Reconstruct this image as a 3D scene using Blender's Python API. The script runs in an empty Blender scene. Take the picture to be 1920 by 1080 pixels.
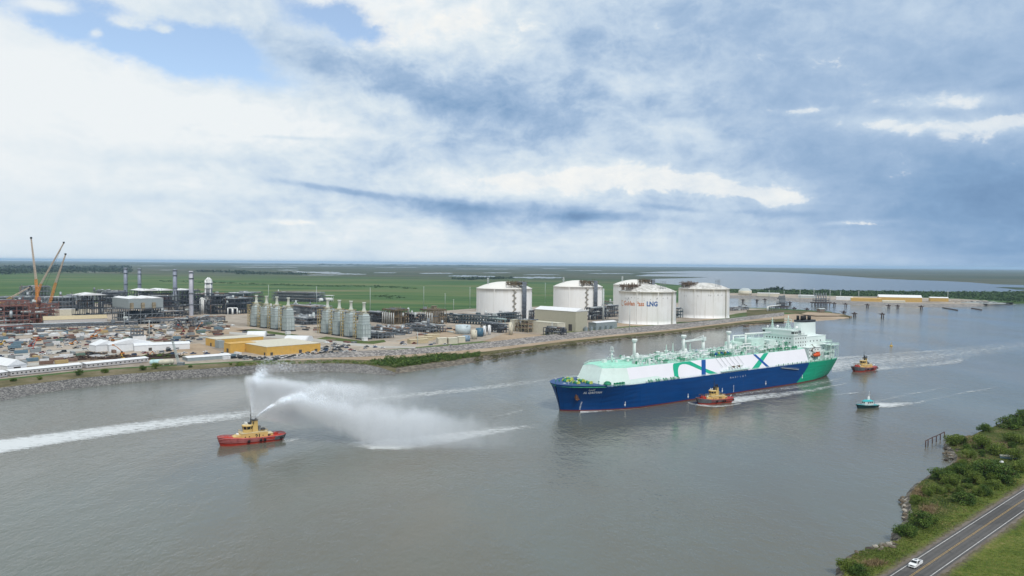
import bpy, bmesh, math, random
import numpy as np
from mathutils import Vector, Matrix, noise as mnoise

R = math.radians
scene = bpy.context.scene
COL = scene.collection

# ------------------------------------------------------------------ camera
FPX = 1440.0                      # focal length in pixels of the 1920 px wide photograph
CAM_H = 92.0
PITCH = math.atan((540 - 494.2) / FPX)
ROLL = 0.0088
cd = bpy.data.cameras.new("camera")
cam = bpy.data.objects.new("camera", cd)
COL.objects.link(cam)
scene.camera = cam
cd.sensor_width = 36.0
cd.lens = 36.0 * FPX / 1920.0
cd.clip_start = 0.5
cd.clip_end = 400000.0
_d = Vector((0, math.cos(PITCH), -math.sin(PITCH)))
_v = Vector((0, math.sin(PITCH), math.cos(PITCH)))
_h = Vector((1, 0, 0))
_r = math.cos(ROLL) * _h + math.sin(ROLL) * _v
_u = -math.sin(ROLL) * _h + math.cos(ROLL) * _v
cam.matrix_world = Matrix(((_r.x, _u.x, -_d.x, 0), (_r.y, _u.y, -_d.y, 0), (_r.z, _u.z, -_d.z, CAM_H), (0, 0, 0, 1)))

# ------------------------------------------------------------------ light and exposure
SUN_EL, SUN_AZ = 50.0, 152.0      # azimuth from +Y, clockwise seen from above
sd = bpy.data.lights.new("sun", 'SUN')
sd.energy = 2.2
sd.angle = R(10)
sd.color = (1.0, 0.95, 0.88)
sun = bpy.data.objects.new("sun", sd)
COL.objects.link(sun)
_sv = Vector((math.sin(R(SUN_AZ)) * math.cos(R(SUN_EL)), math.cos(R(SUN_AZ)) * math.cos(R(SUN_EL)), math.sin(R(SUN_EL))))
sun.rotation_euler = _sv.to_track_quat('Z', 'Y').to_euler()
sun.location = (0, 0, 300)
scene.view_settings.view_transform = 'Standard'
scene.view_settings.look = 'None'
scene.view_settings.exposure = 0.30
scene.view_settings.gamma = 1.0
scene.cycles.max_bounces = 6
scene.cycles.diffuse_bounces = 4
scene.cycles.glossy_bounces = 2
scene.cycles.transparent_max_bounces = 128
scene.cycles.volume_bounces = 4
scene.cycles.use_denoising = True


class E_:
    """tiny expression builder over math nodes"""
    def __init__(s, nt, sock): s.nt, s.s = nt, sock
    def _op(s, op, *o, clamp=False):
        n = s.nt.nodes.new('ShaderNodeMath'); n.operation = op; n.use_clamp = clamp
        for i, a in enumerate((s,) + o):
            if isinstance(a, E_): s.nt.links.new(a.s, n.inputs[i])
            else: n.inputs[i].default_value = a
        return E_(s.nt, n.outputs[0])
    def __add__(s, o): return s._op('ADD', o)
    __radd__ = __add__
    def __sub__(s, o): return s._op('SUBTRACT', o)
    def __rsub__(s, o): return (s * -1.0) + o
    def __mul__(s, o): return s._op('MULTIPLY', o)
    __rmul__ = __mul__
    def __truediv__(s, o): return s._op('DIVIDE', o)
    def max(s, o): return s._op('MAXIMUM', o)
    def min(s, o): return s._op('MINIMUM', o)
    def clamp(s): return s._op('ADD', 0.0, clamp=True)
    def pow(s, o): return s._op('POWER', o)
    def exp(s): return E_(s.nt, s._exp())
    def _exp(s):
        n = s.nt.nodes.new('ShaderNodeMath'); n.operation = 'EXPONENT'; s.nt.links.new(s.s, n.inputs[0]); return n.outputs[0]
    def step(s, a, b):           # smoothstep a..b
        n = s.nt.nodes.new('ShaderNodeMapRange'); n.interpolation_type = 'SMOOTHSTEP'
        s.nt.links.new(s.s, n.inputs[0]); n.inputs[1].default_value = a; n.inputs[2].default_value = b
        return E_(s.nt, n.outputs[0])


def nz(nt, vec, scale, detail=4, rough=0.55, out=0, dist=0.0):
    n = nt.nodes.new('ShaderNodeTexNoise'); n.inputs['Scale'].default_value = scale
    n.inputs['Detail'].default_value = detail; n.inputs['Roughness'].default_value = rough
    n.inputs['Distortion'].default_value = dist
    nt.links.new(vec, n.inputs['Vector'])
    return E_(nt, n.outputs[out])


def comb(nt, x, y, z=0.0):
    n = nt.nodes.new('ShaderNodeCombineXYZ')
    for i, a in enumerate((x, y, z)):
        if isinstance(a, E_): nt.links.new(a.s, n.inputs[i])
        else: n.inputs[i].default_value = a
    return n.outputs[0]


def ramp(nt, fac, stops):
    n = nt.nodes.new('ShaderNodeValToRGB'); cr = n.color_ramp
    while len(cr.elements) < len(stops): cr.elements.new(0.5)
    for e, (p, c) in zip(cr.elements, stops):
        e.position = p; e.color = (*c, 1)
    nt.links.new(fac.s, n.inputs[0])
    return n.outputs[0]


def mixc(nt, fac, a, b, mode='MIX'):
    n = nt.nodes.new('ShaderNodeMix'); n.data_type = 'RGBA'; n.blend_type = mode
    if isinstance(fac, E_): nt.links.new(fac.s, n.inputs[0])
    else: n.inputs[0].default_value = fac
    for i, c in ((6, a), (7, b)):
        if isinstance(c, tuple): n.inputs[i].default_value = (*c, 1) if len(c) == 3 else c
        else: nt.links.new(c, n.inputs[i])
    return n.outputs[2]


# ------------------------------------------------------------------ sky: clouds over a Nishita sky
def build_world():
    w = bpy.data.worlds.new("World"); scene.world = w; w.use_nodes = True
    nt = w.node_tree; nt.nodes.clear()
    out = nt.nodes.new('ShaderNodeOutputWorld'); bg = nt.nodes.new('ShaderNodeBackground')
    nt.links.new(bg.outputs[0], out.inputs[0])
    sky = nt.nodes.new('ShaderNodeTexSky'); sky.sky_type = 'NISHITA'; sky.sun_disc = False
    sky.sun_elevation = R(SUN_EL); sky.sun_rotation = R(SUN_AZ)
    sky.air_density = 1.0; sky.dust_density = 0.6; sky.ozone_density = 1.6
    tc = nt.nodes.new('ShaderNodeTexCoord')
    sep = nt.nodes.new('ShaderNodeSeparateXYZ'); nt.links.new(tc.outputs['Generated'], sep.inputs[0])
    x, y, z = (E_(nt, sep.outputs[i]) for i in range(3))
    A = x._op('ARCTAN2', y) * 1440.0                       # bearing, "pixels" at the view centre
    Ei = z._op('ARCSINE') * 1440.0                         # elevation in the same unit
    zz = z.max(0.0) + 0.10
    pv = comb(nt, x / zz, y / zz, 0.0)                     # cloud-deck plane
    av = comb(nt, A / 300.0, Ei / 200.0, 0.0)              # towering detail
    n1 = nz(nt, pv, 0.75, 6, 0.56) - 0.5
    n2 = nz(nt, av, 1.6, 7, 0.60) - 0.5
    n3 = nz(nt, av, 5.0, 5, 0.62) - 0.5
    wx = (nz(nt, av, 1.1, 8, 0.68, dist=0.0) - 0.5) * 230.0
    av2 = comb(nt, A / 300.0 + 7.3, Ei / 200.0 + 3.1, 2.0)
    wy = (nz(nt, av2, 1.3, 8, 0.68) - 0.5) * 120.0

    def blob(px, py, sx, sy, amt, slope=0.0, warp=1.0, sharp=1.0):
        d = _d + _r * ((px - 960) / FPX) + _u * ((540 - py) / FPX); d.normalize()
        a0 = math.atan2(d.x, d.y) * 1440; e0 = math.asin(d.z) * 1440
        dx = (A + wx * warp - a0)
        dy = (Ei + wy * warp - e0) + dx * slope
        q = (dx / sx) * (dx / sx) + (dy / sy) * (dy / sy)
        if sharp > 1: q = q.pow(sharp)
        return (q * -1.0)._op('EXPONENT') * amt

    nd = nz(nt, av, 3.8, 9, 0.68, dist=0.5) - 0.5                      # ragged small detail
    t = 0.685 - A * 0.00029                                   # bright on the left, dark on the right
    wgt = (A + 700.0).step(-200.0, 450.0) * 0.72 * (1.0 - (A + 0.0).step(100.0, 620.0) * 0.66) + 0.26
    bil = (nz(nt, comb(nt, A / 240.0 + 3.7, Ei / 150.0, 5.0), 2.3, 7, 0.58, dist=0.35) - 0.5)._op('ABSOLUTE') * -1.0 + 0.085   # billows
    t = t + (n1 * 0.62 + n2 * 0.44 + nd * 0.50 + bil * 0.9) * wgt
    for b in (
        (150, 200, 420, 90, 0.10, 0.05, .8), (120, 420, 420, 70, -0.05, 0, .6), (480, 225, 260, 36, 0.10, 0.12, 1.2), (330, 300, 200, 14, -.10, .04, .8), (250, 370, 260, 16, -.07, 0, .8), (470, 300, 160, 14, -.09, .05, .8), (560, 330, 120, 10, -.08, .05, .6), (430, 60, 130, 40, -.06, 0, 1), (560, 110, 160, 40, -0.14, .2, 1),
        (850, 160, 190, 52, -0.36, 0.05, 1.0), (1000, 220, 240, 48, -0.22, 0, 1.1), (700, 225, 60, 20, -.14, 0, 1), (700, 135, 120, 34, -0.10, 0.2, 1.2), (650, 290, 220, 26, -.08, 0, 1.0),
        (760, 25, 170, 70, 0.20, 0, 1.2), (905, 60, 110, 60, 0.10, 0, 1.2), (1130, 60, 260, 60, -0.12, 0, 1),
        (730, 205, 130, 26, 0.16, 0.1, 1.2), (1180, 150, 120, 26, 0.13, 0, 1.2), (1250, 235, 90, 26, 0.10, 0.2, 1.2),
        (1160, 322, 100, 24, 0.30, 0, .6), (1040, 352, 160, 18, 0.24, 0, .7), (1330, 352, 130, 20, 0.26, 0, .7), (1460, 372, 40, 13, 0.32, 0, .3),
        (985, 330, 150, 16, 0.16, 0, .8), (1310, 262, 120, 22, 0.14, 0.25, 1.0),
        (730, 370, 170, 15, -0.24, 0.11, .24, 1.5), (930, 400, 200, 26, -0.30, 0.03, .30, 1.6), (1110, 407, 95, 9, -0.26, 0, .16, 1.4), (640, 356, 140, 6, -0.26, 0.11, .14, 1.4), (1262, 392, 50, 6, -0.22, .1, .25), (540, 258, 80, 4, -0.18, 0, .14), (1480, 402, 50, 5, -.14, 0, .2), (1410, 398, 40, 5, -.1, 0, .2),
        (550, 416, 56, 5, 0.16, 0.03, .14, 1.4),
        (1000, 462, 700, 34, 0.10, 0, .3), (250, 470, 420, 40, -0.07, 0, .2),
        (1880, 440, 240, 110, -0.30, 0, .8), (1560, 130, 280, 110, -0.12, 0, 1.2), (1700, 330, 230, 60, -0.14, 0, 1), (1450, 300, 200, 50, -.08, 0, 1),
        (1790, 188, 70, 12, 0.26, 0.05, .4), (1720, 238, 120, 14, 0.26, 0.09, .45), (1880, 252, 110, 26, 0.20, 0.1, .5), (1520, 208, 60, 8, 0.15, 0, .4), (1600, 415, 55, 4, 0.16, -.05, .2),
        (1750, 30, 260, 60, 0.14, 0, 1),
    ):
        t = t + blob(*b)
    # beyond the picture: a bright broken overcast
    hi = Ei.step(480.0, 900.0)
    t = t * (1.0 - hi) + (0.80 + n1 * 0.8) * hi
    lo = (1.0 - Ei.step(0.0, 70.0)) * (1.0 - (A + 0.0).step(200.0, 900.0) * 0.7)
    t = t * (1.0 - lo * 0.55) + (0.82) * lo * 0.55
    t = t + n3 * 0.10
    cloud = ramp(nt, t.clamp(), [(0.0, (0.155, 0.265, 0.44)), (0.22, (0.225, 0.36, 0.555)), (0.45, (0.355, 0.485, 0.665)), (0.63, (0.52, 0.635, 0.765)), (0.82, (0.67, 0.755, 0.82)), (1.0, (0.81, 0.85, 0.87))])
    cu = nd * 1.45 + bil * 1.6 + n2 * 0.35 - 0.05
    for c in ((1160, 324, 80, 24), (1050, 347, 120, 18), (975, 334, 90, 12), (1330, 352, 85, 18), (1405, 364, 55, 12), (1460, 373, 36, 14), (1250, 345, 70, 14)):
        cu = cu + blob(*c, 0.60, 0, .5)
    for c in ((1790, 188, 62, 13), (1700, 237, 95, 10), (1850, 250, 85, 17), (1890, 232, 50, 12), (1600, 414, 45, 3), (1510, 208, 50, 6), (548, 416, 52, 4), (700, 60, 60, 40), (860, 40, 110, 36)):
        cu = cu + blob(*c, 0.46, 0.03, .5)
    cu = cu.step(0.22, 0.52)
    cush = ramp(nt, (n3 * 0.9 + nd * 0.6 + 0.55).clamp(), [(0.2, (0.60, 0.69, 0.78)), (0.5, (0.80, 0.83, 0.84)), (0.8, (0.92, 0.91, 0.87))])
    cloud = mixc(nt, cu * ((1250.0 - A).step(0.0, 1300.0) * .5 + .40), cloud, cush)
    skyc = mixc(nt, 1.0, sky.outputs[0], (0.15, 0.15, 0.15), 'MULTIPLY')
    skyc = mixc(nt, 0.22, skyc, (0.62, 0.74, 0.90))
    # gaps of clear sky
    g = blob(190, 45, 300, 42, 1.15, 0.20, .8) + blob(610, 40, 110, 34, 0.95, 0.1, 1) + blob(370, 95, 110, 28, 0.8, .15, .8) + blob(680, 60, 40, 40, .5, 0, 1) + blob(300, 60, 240, 20, .3, 0, 1)
    for c in ((85, 10, 50, 14), (240, 45, 42, 14), (185, 60, 14, 10), (310, 58, 18, 10)):
        g = g + blob(*c, -1.0, 0, .25)
    g = (g + n3 * 0.5 + n2 * 0.5 - 0.22).step(0.0, 0.75)
    col = mixc(nt, g, cloud, skyc)
    below = Ei.step(-6.0, 0.0)
    col = mixc(nt, below, (0.25, 0.30, 0.33), col)
    nt.links.new(col, bg.inputs[0]); bg.inputs[1].default_value = 0.86
    w.cycles.sampling_method = 'MANUAL'; w.cycles.sample_map_resolution = 512


build_world()

# ------------------------------------------------------------------ helpers
def ground(px, py, z=3.5):
    """the point of the level z that the photograph shows at pixel (px, py)"""
    w = _d + _r * ((px - 960) / FPX) + _u * ((540 - py) / FPX)
    t = (z - CAM_H) / w.z
    return w.x * t, w.y * t
G = ground
def mpp(px, py, z=3.5): return G(px, py, z)[1] / FPX     # metres per photo pixel there


class MB:
    def __init__(s): s.v, s.f, s.m, s.sm = [], [], [], []
    def add(s, vs, fs, mi=0, smooth=False):
        o = len(s.v); s.v.extend([tuple(p) for p in vs])
        for f in fs: s.f.append(tuple(i + o for i in f)); s.m.append(mi); s.sm.append(smooth)
        return s
    def box(s, c, d, rot=0.0, mi=0, taper=0.0):          # c = centre of the base, d = sizes
        x, y, z = c; a, b, h = d[0] / 2, d[1] / 2, d[2]; co, si = math.cos(rot), math.sin(rot); vs = []
        for zz, k in ((0, 1), (h, 1 - taper)):
            for i, j in ((-1, -1), (1, -1), (1, 1), (-1, 1)):
                u, w = i * a * k, j * b * k
                vs.append((x + u * co - w * si, y + u * si + w * co, z + zz))
        return s.add(vs, [(0, 3, 2, 1), (4, 5, 6, 7), (0, 1, 5, 4), (1, 2, 6, 5), (2, 3, 7, 6), (3, 0, 4, 7)], mi)
    def bar(s, p, q, w, mi=0, h=None):                   # square bar between two points
        p, q = Vector(p), Vector(q); d = q - p
        if d.length < 1e-6: return s
        t = d.normalized(); a = t.cross(Vector((0, 0, 1)))
        if a.length < 1e-3: a = Vector((1, 0, 0))
        a.normalize(); b = a.cross(t); a *= w / 2; b *= (h or w) / 2
        vs = [p - a - b, p + a - b, p + a + b, p - a + b, q - a - b, q + a - b, q + a + b, q - a + b]
        return s.add(vs, [(0, 3, 2, 1), (4, 5, 6, 7), (0, 1, 5, 4), (1, 2, 6, 5), (2, 3, 7, 6), (3, 0, 4, 7)], mi)
    def cyl(s, p, q, r0, r1=None, n=12, mi=0, caps=True, smooth=True):
        r1 = r0 if r1 is None else r1; p, q = Vector(p), Vector(q); t = (q - p).normalized()
        a = t.cross(Vector((0, 0, 1)))
        if a.length < 1e-3: a = Vector((1, 0, 0))
        a.normalize(); b = t.cross(a); vs = []
        for c, r in ((p, r0), (q, r1)):
            for i in range(n):
                w = 2 * math.pi * i / n; vs.append(c + a * (r * math.cos(w)) + b * (r * math.sin(w)))
        s.add(vs, [(i, (i + 1) % n, n + (i + 1) % n, n + i) for i in range(n)], mi, smooth)
        if caps:
            o = len(s.v) - 2 * n
            s.f.append(tuple(o + i for i in reversed(range(n)))); s.f.append(tuple(o + n + i for i in range(n))); s.m += [mi, mi]; s.sm += [False, False]
        return s
    def tube(s, pts, r, n=8, mi=0):
        for a, b in zip(pts, pts[1:]): s.cyl(a, b, r, n=n, mi=mi)
        return s
    def lathe(s, prof, c=(0, 0, 0), n=24, mi=0, smooth=True, a0=0.0, a1=2 * math.pi):
        full = abs(a1 - a0 - 2 * math.pi) < 1e-6; k = n if full else n + 1; vs = []
        for r, z in prof:
            for i in range(k):
                w = a0 + (a1 - a0) * i / n; vs.append((c[0] + r * math.cos(w), c[1] + r * math.sin(w), c[2] + z))
        fs = []
        for j in range(len(prof) - 1):
            for i in range(n):
                i2 = (i + 1) % k; fs.append((j * k + i, j * k + i2, (j + 1) * k + i2, (j + 1) * k + i))
        return s.add(vs, fs, mi, smooth)
    def ball(s, c, r, n=10, mi=0, sz=1.0):
        pr = [(max(r * math.sin(math.pi * i / (n // 2)), 1e-3), -r * sz * math.cos(math.pi * i / (n // 2))) for i in range(n // 2 + 1)]
        return s.lathe(pr, c, n, mi)
    def prism(s, pts, z0, z1, mi=0):
        n = len(pts); vs = [(p[0], p[1], z0) for p in pts] + [(p[0], p[1], z1) for p in pts]
        return s.add(vs, [tuple(reversed(range(n))), tuple(range(n, 2 * n))] + [(i, (i + 1) % n, n + (i + 1) % n, n + i) for i in range(n)], mi)
    def loft(s, rings, mi=0, smooth=False, closed=True, caps=False):
        n = len(rings[0]); vs = [p for r in rings for p in r]; fs = []
        for j in range(len(rings) - 1):
            for i in range(n if closed else n - 1):
                i2 = (i + 1) % n; fs.append((j * n + i, j * n + i2, (j + 1) * n + i2, (j + 1) * n + i))
        if caps: fs += [tuple(reversed(range(n))), tuple(range((len(rings) - 1) * n, len(rings) * n))]
        return s.add(vs, fs, mi, smooth)
    def gable(s, c, d, rh, rot=0.0, mi=0, over=0.4):      # gable roof solid, ridge along local x
        x, y, z = c; a, b = d[0] / 2 + over, d[1] / 2 + over; co, si = math.cos(rot), math.sin(rot)
        L = [(-a, -b, 0), (a, -b, 0), (a, b, 0), (-a, b, 0), (-a, 0, rh), (a, 0, rh)]
        return s.add([(x + u * co - w * si, y + u * si + w * co, z + k) for u, w, k in L], [(0, 3, 2, 1), (0, 1, 5, 4), (2, 3, 4, 5), (1, 2, 5), (3, 0, 4)], mi)
    def build(s, name, mats, parent=None, loc=None, rotz=None, attr=None):
        me = bpy.data.meshes.new(name); me.from_pydata(s.v, [], s.f)
        for m in (mats if isinstance(mats, (list, tuple)) else [mats]): me.materials.append(m)
        me.polygons.foreach_set('material_index', s.m); me.polygons.foreach_set('use_smooth', s.sm)
        if attr:
            for k, vals in attr.items():
                at = me.attributes.new(k, 'FLOAT', 'POINT'); at.data.foreach_set('value', vals)
        me.update()
        o = bpy.data.objects.new(name, me); COL.objects.link(o)
        if parent: o.parent = parent
        if loc is not None: o.location = loc
        if rotz is not None: o.rotation_euler = (0, 0, rotz)
        return o


def tag(o, label=None, cat=None, group=None, kind=None):
    if label: o['label'] = label
    if cat: o['category'] = cat
    if group: o['group'] = group
    if kind: o['kind'] = kind
    return o
def empty(name, loc, rotz=0.0):
    o = bpy.data.objects.new(name, None); COL.objects.link(o); o.location = loc; o.rotation_euler = (0, 0, rotz); o.empty_display_size = 1.0
    return o
def thing(name, label, cat, loc=(0, 0, 0), rotz=0.0, group=None): return tag(empty(name, loc, rotz), label, cat, group)
def dup(root, loc, rotz, label=None, group=None, scale=None):
    c = root.copy(); COL.objects.link(c); c.location = loc; c.rotation_euler = (0, 0, rotz)
    if label: c['label'] = label
    if group: c['group'] = group
    if scale: c.scale = (scale,) * 3 if isinstance(scale, (int, float)) else scale
    for ch in list(root.children):
        k = ch.copy(); COL.objects.link(k); k.parent = c
        for g in list(ch.children):
            q = g.copy(); COL.objects.link(q); q.parent = k
    return c
def struct(mb, name, mats, **k): return tag(mb.build(name, mats, **k), kind='structure')
def stuff(mb, name, mats, label, cat, **k): return tag(mb.build(name, mats, **k), label, cat, kind='stuff')

# ------------------------------------------------------------------ materials
def new_mat(name):
    m = bpy.data.materials.new(name); m.use_nodes = True; nt = m.node_tree
    return m, nt, nt.nodes['Principled BSDF']
def pos(nt): return nt.nodes.new('ShaderNodeNewGeometry').outputs['Position']
def ocoord(nt): return nt.nodes.new('ShaderNodeTexCoord').outputs['Object']
def vscale(nt, v, sx, sy, sz):
    n = nt.nodes.new('ShaderNodeMapping'); n.inputs['Scale'].default_value = (sx, sy, sz); nt.links.new(v, n.inputs['Vector']); return n.outputs[0]
MATS = {}
def M(name, col, rough=0.55, metal=0.0, var=0.12, sc=0.35, spec=0.4):
    if name in MATS: return MATS[name]
    m, nt, b = new_mat(name); n = nz(nt, pos(nt), sc, 5, 0.6)
    lo = tuple(c * (1 - var) for c in col); hi = tuple(min(1, c * (1 + var)) for c in col)
    nt.links.new(ramp(nt, n, [(0.3, lo), (0.7, hi)]), b.inputs['Base Color'])
    b.inputs['Roughness'].default_value = rough; b.inputs['Metallic'].default_value = metal; b.inputs['Specular IOR Level'].default_value = spec
    MATS[name] = m; return m
def bump(nt, b, h, strength, dist):
    n = nt.nodes.new('ShaderNodeBump'); n.inputs['Strength'].default_value = strength; n.inputs['Distance'].default_value = dist
    nt.links.new(h.s if isinstance(h, E_) else h, n.inputs['Height']); nt.links.new(n.outputs[0], b.inputs['Normal'])

WHITE = M('white_paint', (0.74, 0.76, 0.76), 0.45, var=0.05)
STEEL = M('grey_steel', (0.20, 0.22, 0.24), 0.5, 0.3, 0.3, 0.3)
DARK = M('dark_steel', (0.035, 0.04, 0.045), 0.6, var=0.4)
GLASS = M('dark_glass', (0.015, 0.02, 0.022), 0.12, var=0.1)
BLACK = M('black_rubber', (0.012, 0.012, 0.013), 0.7)
PALE = M('pale_steel', (0.42, 0.46, 0.46), 0.5, 0.1, 0.15, 0.4)
YEL = M('safety_yellow', (0.42, 0.30, 0.09), 0.6, var=0.25)
BROWN = M('brown_steel', (0.14, 0.10, 0.07), 0.7, var=0.35)
# ------------------------------------------------------------------ water
def water_mat():
    m, nt, b = new_mat('river_water'); P = pos(nt)
    big = nz(nt, vscale(nt, P, .006, .003, 1), 1.0, 5, 0.6)
    nt.links.new(ramp(nt, big, [(0.38, (0.112, 0.102, 0.074)), (0.62, (0.112, 0.128, 0.112))]), b.inputs['Base Color'])
    b.inputs['Roughness'].default_value = 0.10; b.inputs['IOR'].default_value = 1.333
    v1 = vscale(nt, P, 0.62, 0.36, 1); v2 = vscale(nt, P, 0.16, 0.10, 1)
    r = nt.nodes.new('ShaderNodeMapping'); r.inputs['Rotation'].default_value = (0, 0, R(25)); nt.links.new(v1, r.inputs['Vector'])
    calm = nz(nt, vscale(nt, P, 0.009, 0.004, 1), 1.0, 4, 0.55).step(0.36, 0.64) * 1.0 + 0.28
    h = (nz(nt, r.outputs[0], 1.0, 3, 0.6) + nz(nt, v2, 1.0, 2, 0.5) * 1.4) * calm
    bump(nt, b, h, 0.75, 0.46)
    return m
WATER = water_mat()
w = MB(); w.add([(-90000, -3000, 0), (90000, -3000, 0), (90000, 140000, 0), (-90000, 140000, 0)], [(0, 1, 2, 3)])
struct(w, 'water', WATER)

# ------------------------------------------------------------------ land
def land_mat():
    m, nt, b = new_mat('marsh_land'); P = pos(nt)
    sep = nt.nodes.new('ShaderNodeSeparateXYZ'); nt.links.new(P, sep.inputs[0]); X, Y = E_(nt, sep.outputs[0]), E_(nt, sep.outputs[1])
    n1 = nz(nt, P, 0.0016, 6, 0.6); n2 = nz(nt, P, 0.012, 5, 0.65); n3 = nz(nt, P, 0.0005, 4, 0.55)
    n4 = nz(nt, vscale(nt, P, .0011, .006, 1), 1.0, 6, .62); n5 = nz(nt, vscale(nt, P, .004, .016, 1), 1.0, 5, .65)
    green = ramp(nt, n1 * 0.25 + n4 * .5 + n5 * 0.25, [(0.36, (0.024, 0.044, 0.018)), (0.44, (0.042, 0.098, 0.028)), (0.51, (0.075, 0.130, 0.040)), (0.57, (0.115, 0.140, 0.055)), (0.64, (0.19, 0.16, 0.095))])
    olive = ramp(nt, n3 * 0.4 + n4 * 0.4 + n5 * 0.2, [(0.36, (0.022, 0.038, 0.020)), (0.48, (0.055, 0.07, 0.038)), (0.58, (0.105, 0.10, 0.068)), (0.68, (0.14, 0.12, 0.085))])
    far = (Y + (n1 - 0.5) * 2500.0 + X * 0.25).step(3000.0, 5200.0)
    far = far.max((X + (n1 - .5) * 800.0 - Y * 0.09).step(260.0, 900.0) * (Y - X * .0).step(2300.0, 2900.0) * 0.9)
    nt.links.new(mixc(nt, far, green, olive), b.inputs['Base Color']); b.inputs['Roughness'].default_value = 0.9; b.inputs['Specular IOR Level'].default_value = 0.1
    return m
LAND = land_mat()
ZL = 3.5
# shore bands, as photo columns: waterline / vegetation top / sand top / stone-levee top
SX = [690, 740, 790, 840, 900, 960, 1060, 1160, 1260, 1340, 1400, 1470]
SW = [700, 702, 694, 688, 678, 667, 651.5, 639, 628, 619, 609, 604.5]
SV = [690, 690, 683, 677, 668, 658, 645, 634, 624, 615, 606.5, 603]
SS = [676, 671, 669.5, 665.5, 660, 653, 640, 629.5, 620, 610, 603, 597]
SB = [668.5, 666, 663, 659.5, 654, 648, 636, 626.5, 617.5, 608, 600, 592]
ST = [657.5, 655.5, 652, 648, 643, 636, 624, 615.5, 607.5, 600, 593, 585.5]
LX = [-260, -120, 0, 74, 148, 240, 320, 400, 457, 520, 600, 640, 690, 716, 742]
LW = [800, 772, 752, 737.5, 728, 717, 710.5, 706, 701, 697.5, 696, 697.5, 700, 702, 703]
LR = [776, 746, 727, 718, 709, 701, 695, 690.5, 686, 683, 681.5, 681.5, 684, 690, 698.5]
LG = [760, 732, 713.5, 705.5, 698, 690.5, 686, 682, 679, 676.5, 674, 673.5, 675, 682, 691]
def line(xs, ys, z):
    zs = z if isinstance(z, (list, tuple)) else [z] * len(xs); return [(*G(a, b, c), c) for a, b, c in zip(xs, ys, zs)]
def dense(pts, k=6):
    o = []
    for a, b in zip(pts, pts[1:]):
        for i in range(k): t = i / k; o.append(tuple(a[j] + (b[j] - a[j]) * t for j in range(3)))
    return o + [pts[-1]]
def band(name, lines, mat, jit=0.0, seed=1, k=6):
    rnd = random.Random(seed); mb = MB(); rows = [dense(l, k) for l in lines]
    rows2 = []
    for a, b in zip(rows, rows[1:]):
        for t in (0, .25, .5, .75): rows2.append([tuple(p[j] + (q[j] - p[j]) * t for j in range(3)) for p, q in zip(a, b)])
    rows2.append(rows[-1])
    if jit:
        for i in range(1, len(rows2) - 1): rows2[i] = [(p[0] + rnd.uniform(-jit, jit), p[1] + rnd.uniform(-jit, jit), p[2] + rnd.uniform(-jit, jit) * .35) for p in rows2[i]]
        rows2[0] = [(p[0] + rnd.uniform(-jit, jit), p[1] + rnd.uniform(-jit, jit), p[2]) for p in rows2[0]]
    mb.loft(rows2, closed=False); return struct(mb, name, mat)
def rock_mat(name, cols, sc=0.9, bs=1.0):
    m, nt, b = new_mat(name); P = pos(nt)
    v = nt.nodes.new('ShaderNodeTexVoronoi'); v.inputs['Scale'].default_value = sc; nt.links.new(P, v.inputs['Vector'])
    n = nz(nt, P, 0.03, 4, .6); s = nt.nodes.new('ShaderNodeSeparateColor'); nt.links.new(v.outputs['Color'], s.inputs[0])
    f = E_(nt, s.outputs[0]) * 0.7 + n * 0.3
    nt.links.new(ramp(nt, f, [(0.12, cols[0]), (0.5, cols[1]), (0.85, cols[2])]), b.inputs['Base Color'])
    b.inputs['Roughness'].default_value = 0.9; bump(nt, b, E_(nt, v.outputs['Distance']) * -1.0, bs, 0.6); return m
RIP = rock_mat('riprap_stone', ((0.05, 0.05, 0.05), (0.135, 0.13, 0.125), (0.27, 0.26, 0.245)), 1.15)
LEV = rock_mat('levee_stone', ((0.07, 0.065, 0.065), (0.19, 0.175, 0.165), (0.38, 0.35, 0.32)), 0.55)
def soil(name, stops, s1=0.02, s2=0.25):
    m, nt, b = new_mat(name); P = pos(nt); f = nz(nt, P, s1, 5, .6) * .6 + nz(nt, P, s2, 5, .65) * .4
    nt.links.new(ramp(nt, f, stops), b.inputs['Base Color']); b.inputs['Roughness'].default_value = .95; b.inputs['Specular IOR Level'].default_value = .1; return m
SAND = soil('sandy_track', [(0.35, (0.27, 0.20, 0.135)), (0.6, (0.40, 0.315, 0.23))])
SCRUB = soil('scrub_soil', [(0.34, (0.04, 0.055, 0.018)), (0.5, (0.10, 0.09, 0.04)), (0.65, (0.19, 0.155, 0.09))], 0.05, 0.5)
BANKG = soil('bank_grass', [(0.34, (0.06, 0.055, 0.03)), (0.5, (0.13, 0.115, 0.06)), (0.62, (0.20, 0.165, 0.11))], 0.04, 0.3)
YARD = soil('yard_gravel', [(0.34, (0.20, 0.165, 0.13)), (0.47, (0.30, 0.26, 0.215)), (0.56, (0.40, 0.35, 0.29)), (0.68, (0.44, 0.32, 0.22))], 0.012, 0.12)
CONC = soil('concrete_road', [(0.3, (0.34, 0.33, 0.30)), (0.7, (0.46, 0.45, 0.42))], 0.03, 0.4)
ZD = -2.0
def down(l, d=10.0): return [(x, y - d * .0, ZD) for x, y, z in l]
# left bank: stone slope, grass shoulder
lw, lr, lg = line(LX, LW, 0), line(LX, LR, [5.2] * 12 + [4.6, 3.6, 1.6]), line(LX, LG, [5.6] * 12 + [5.0, 4.0, 2.6])
band('riprap', [[(x, y - 5, -1.6) for x, y, z in lw], lw, lr], RIP, .28, 3, 14)
band('bank_grass', [lr, lg], BANKG, .2, 4)
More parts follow.
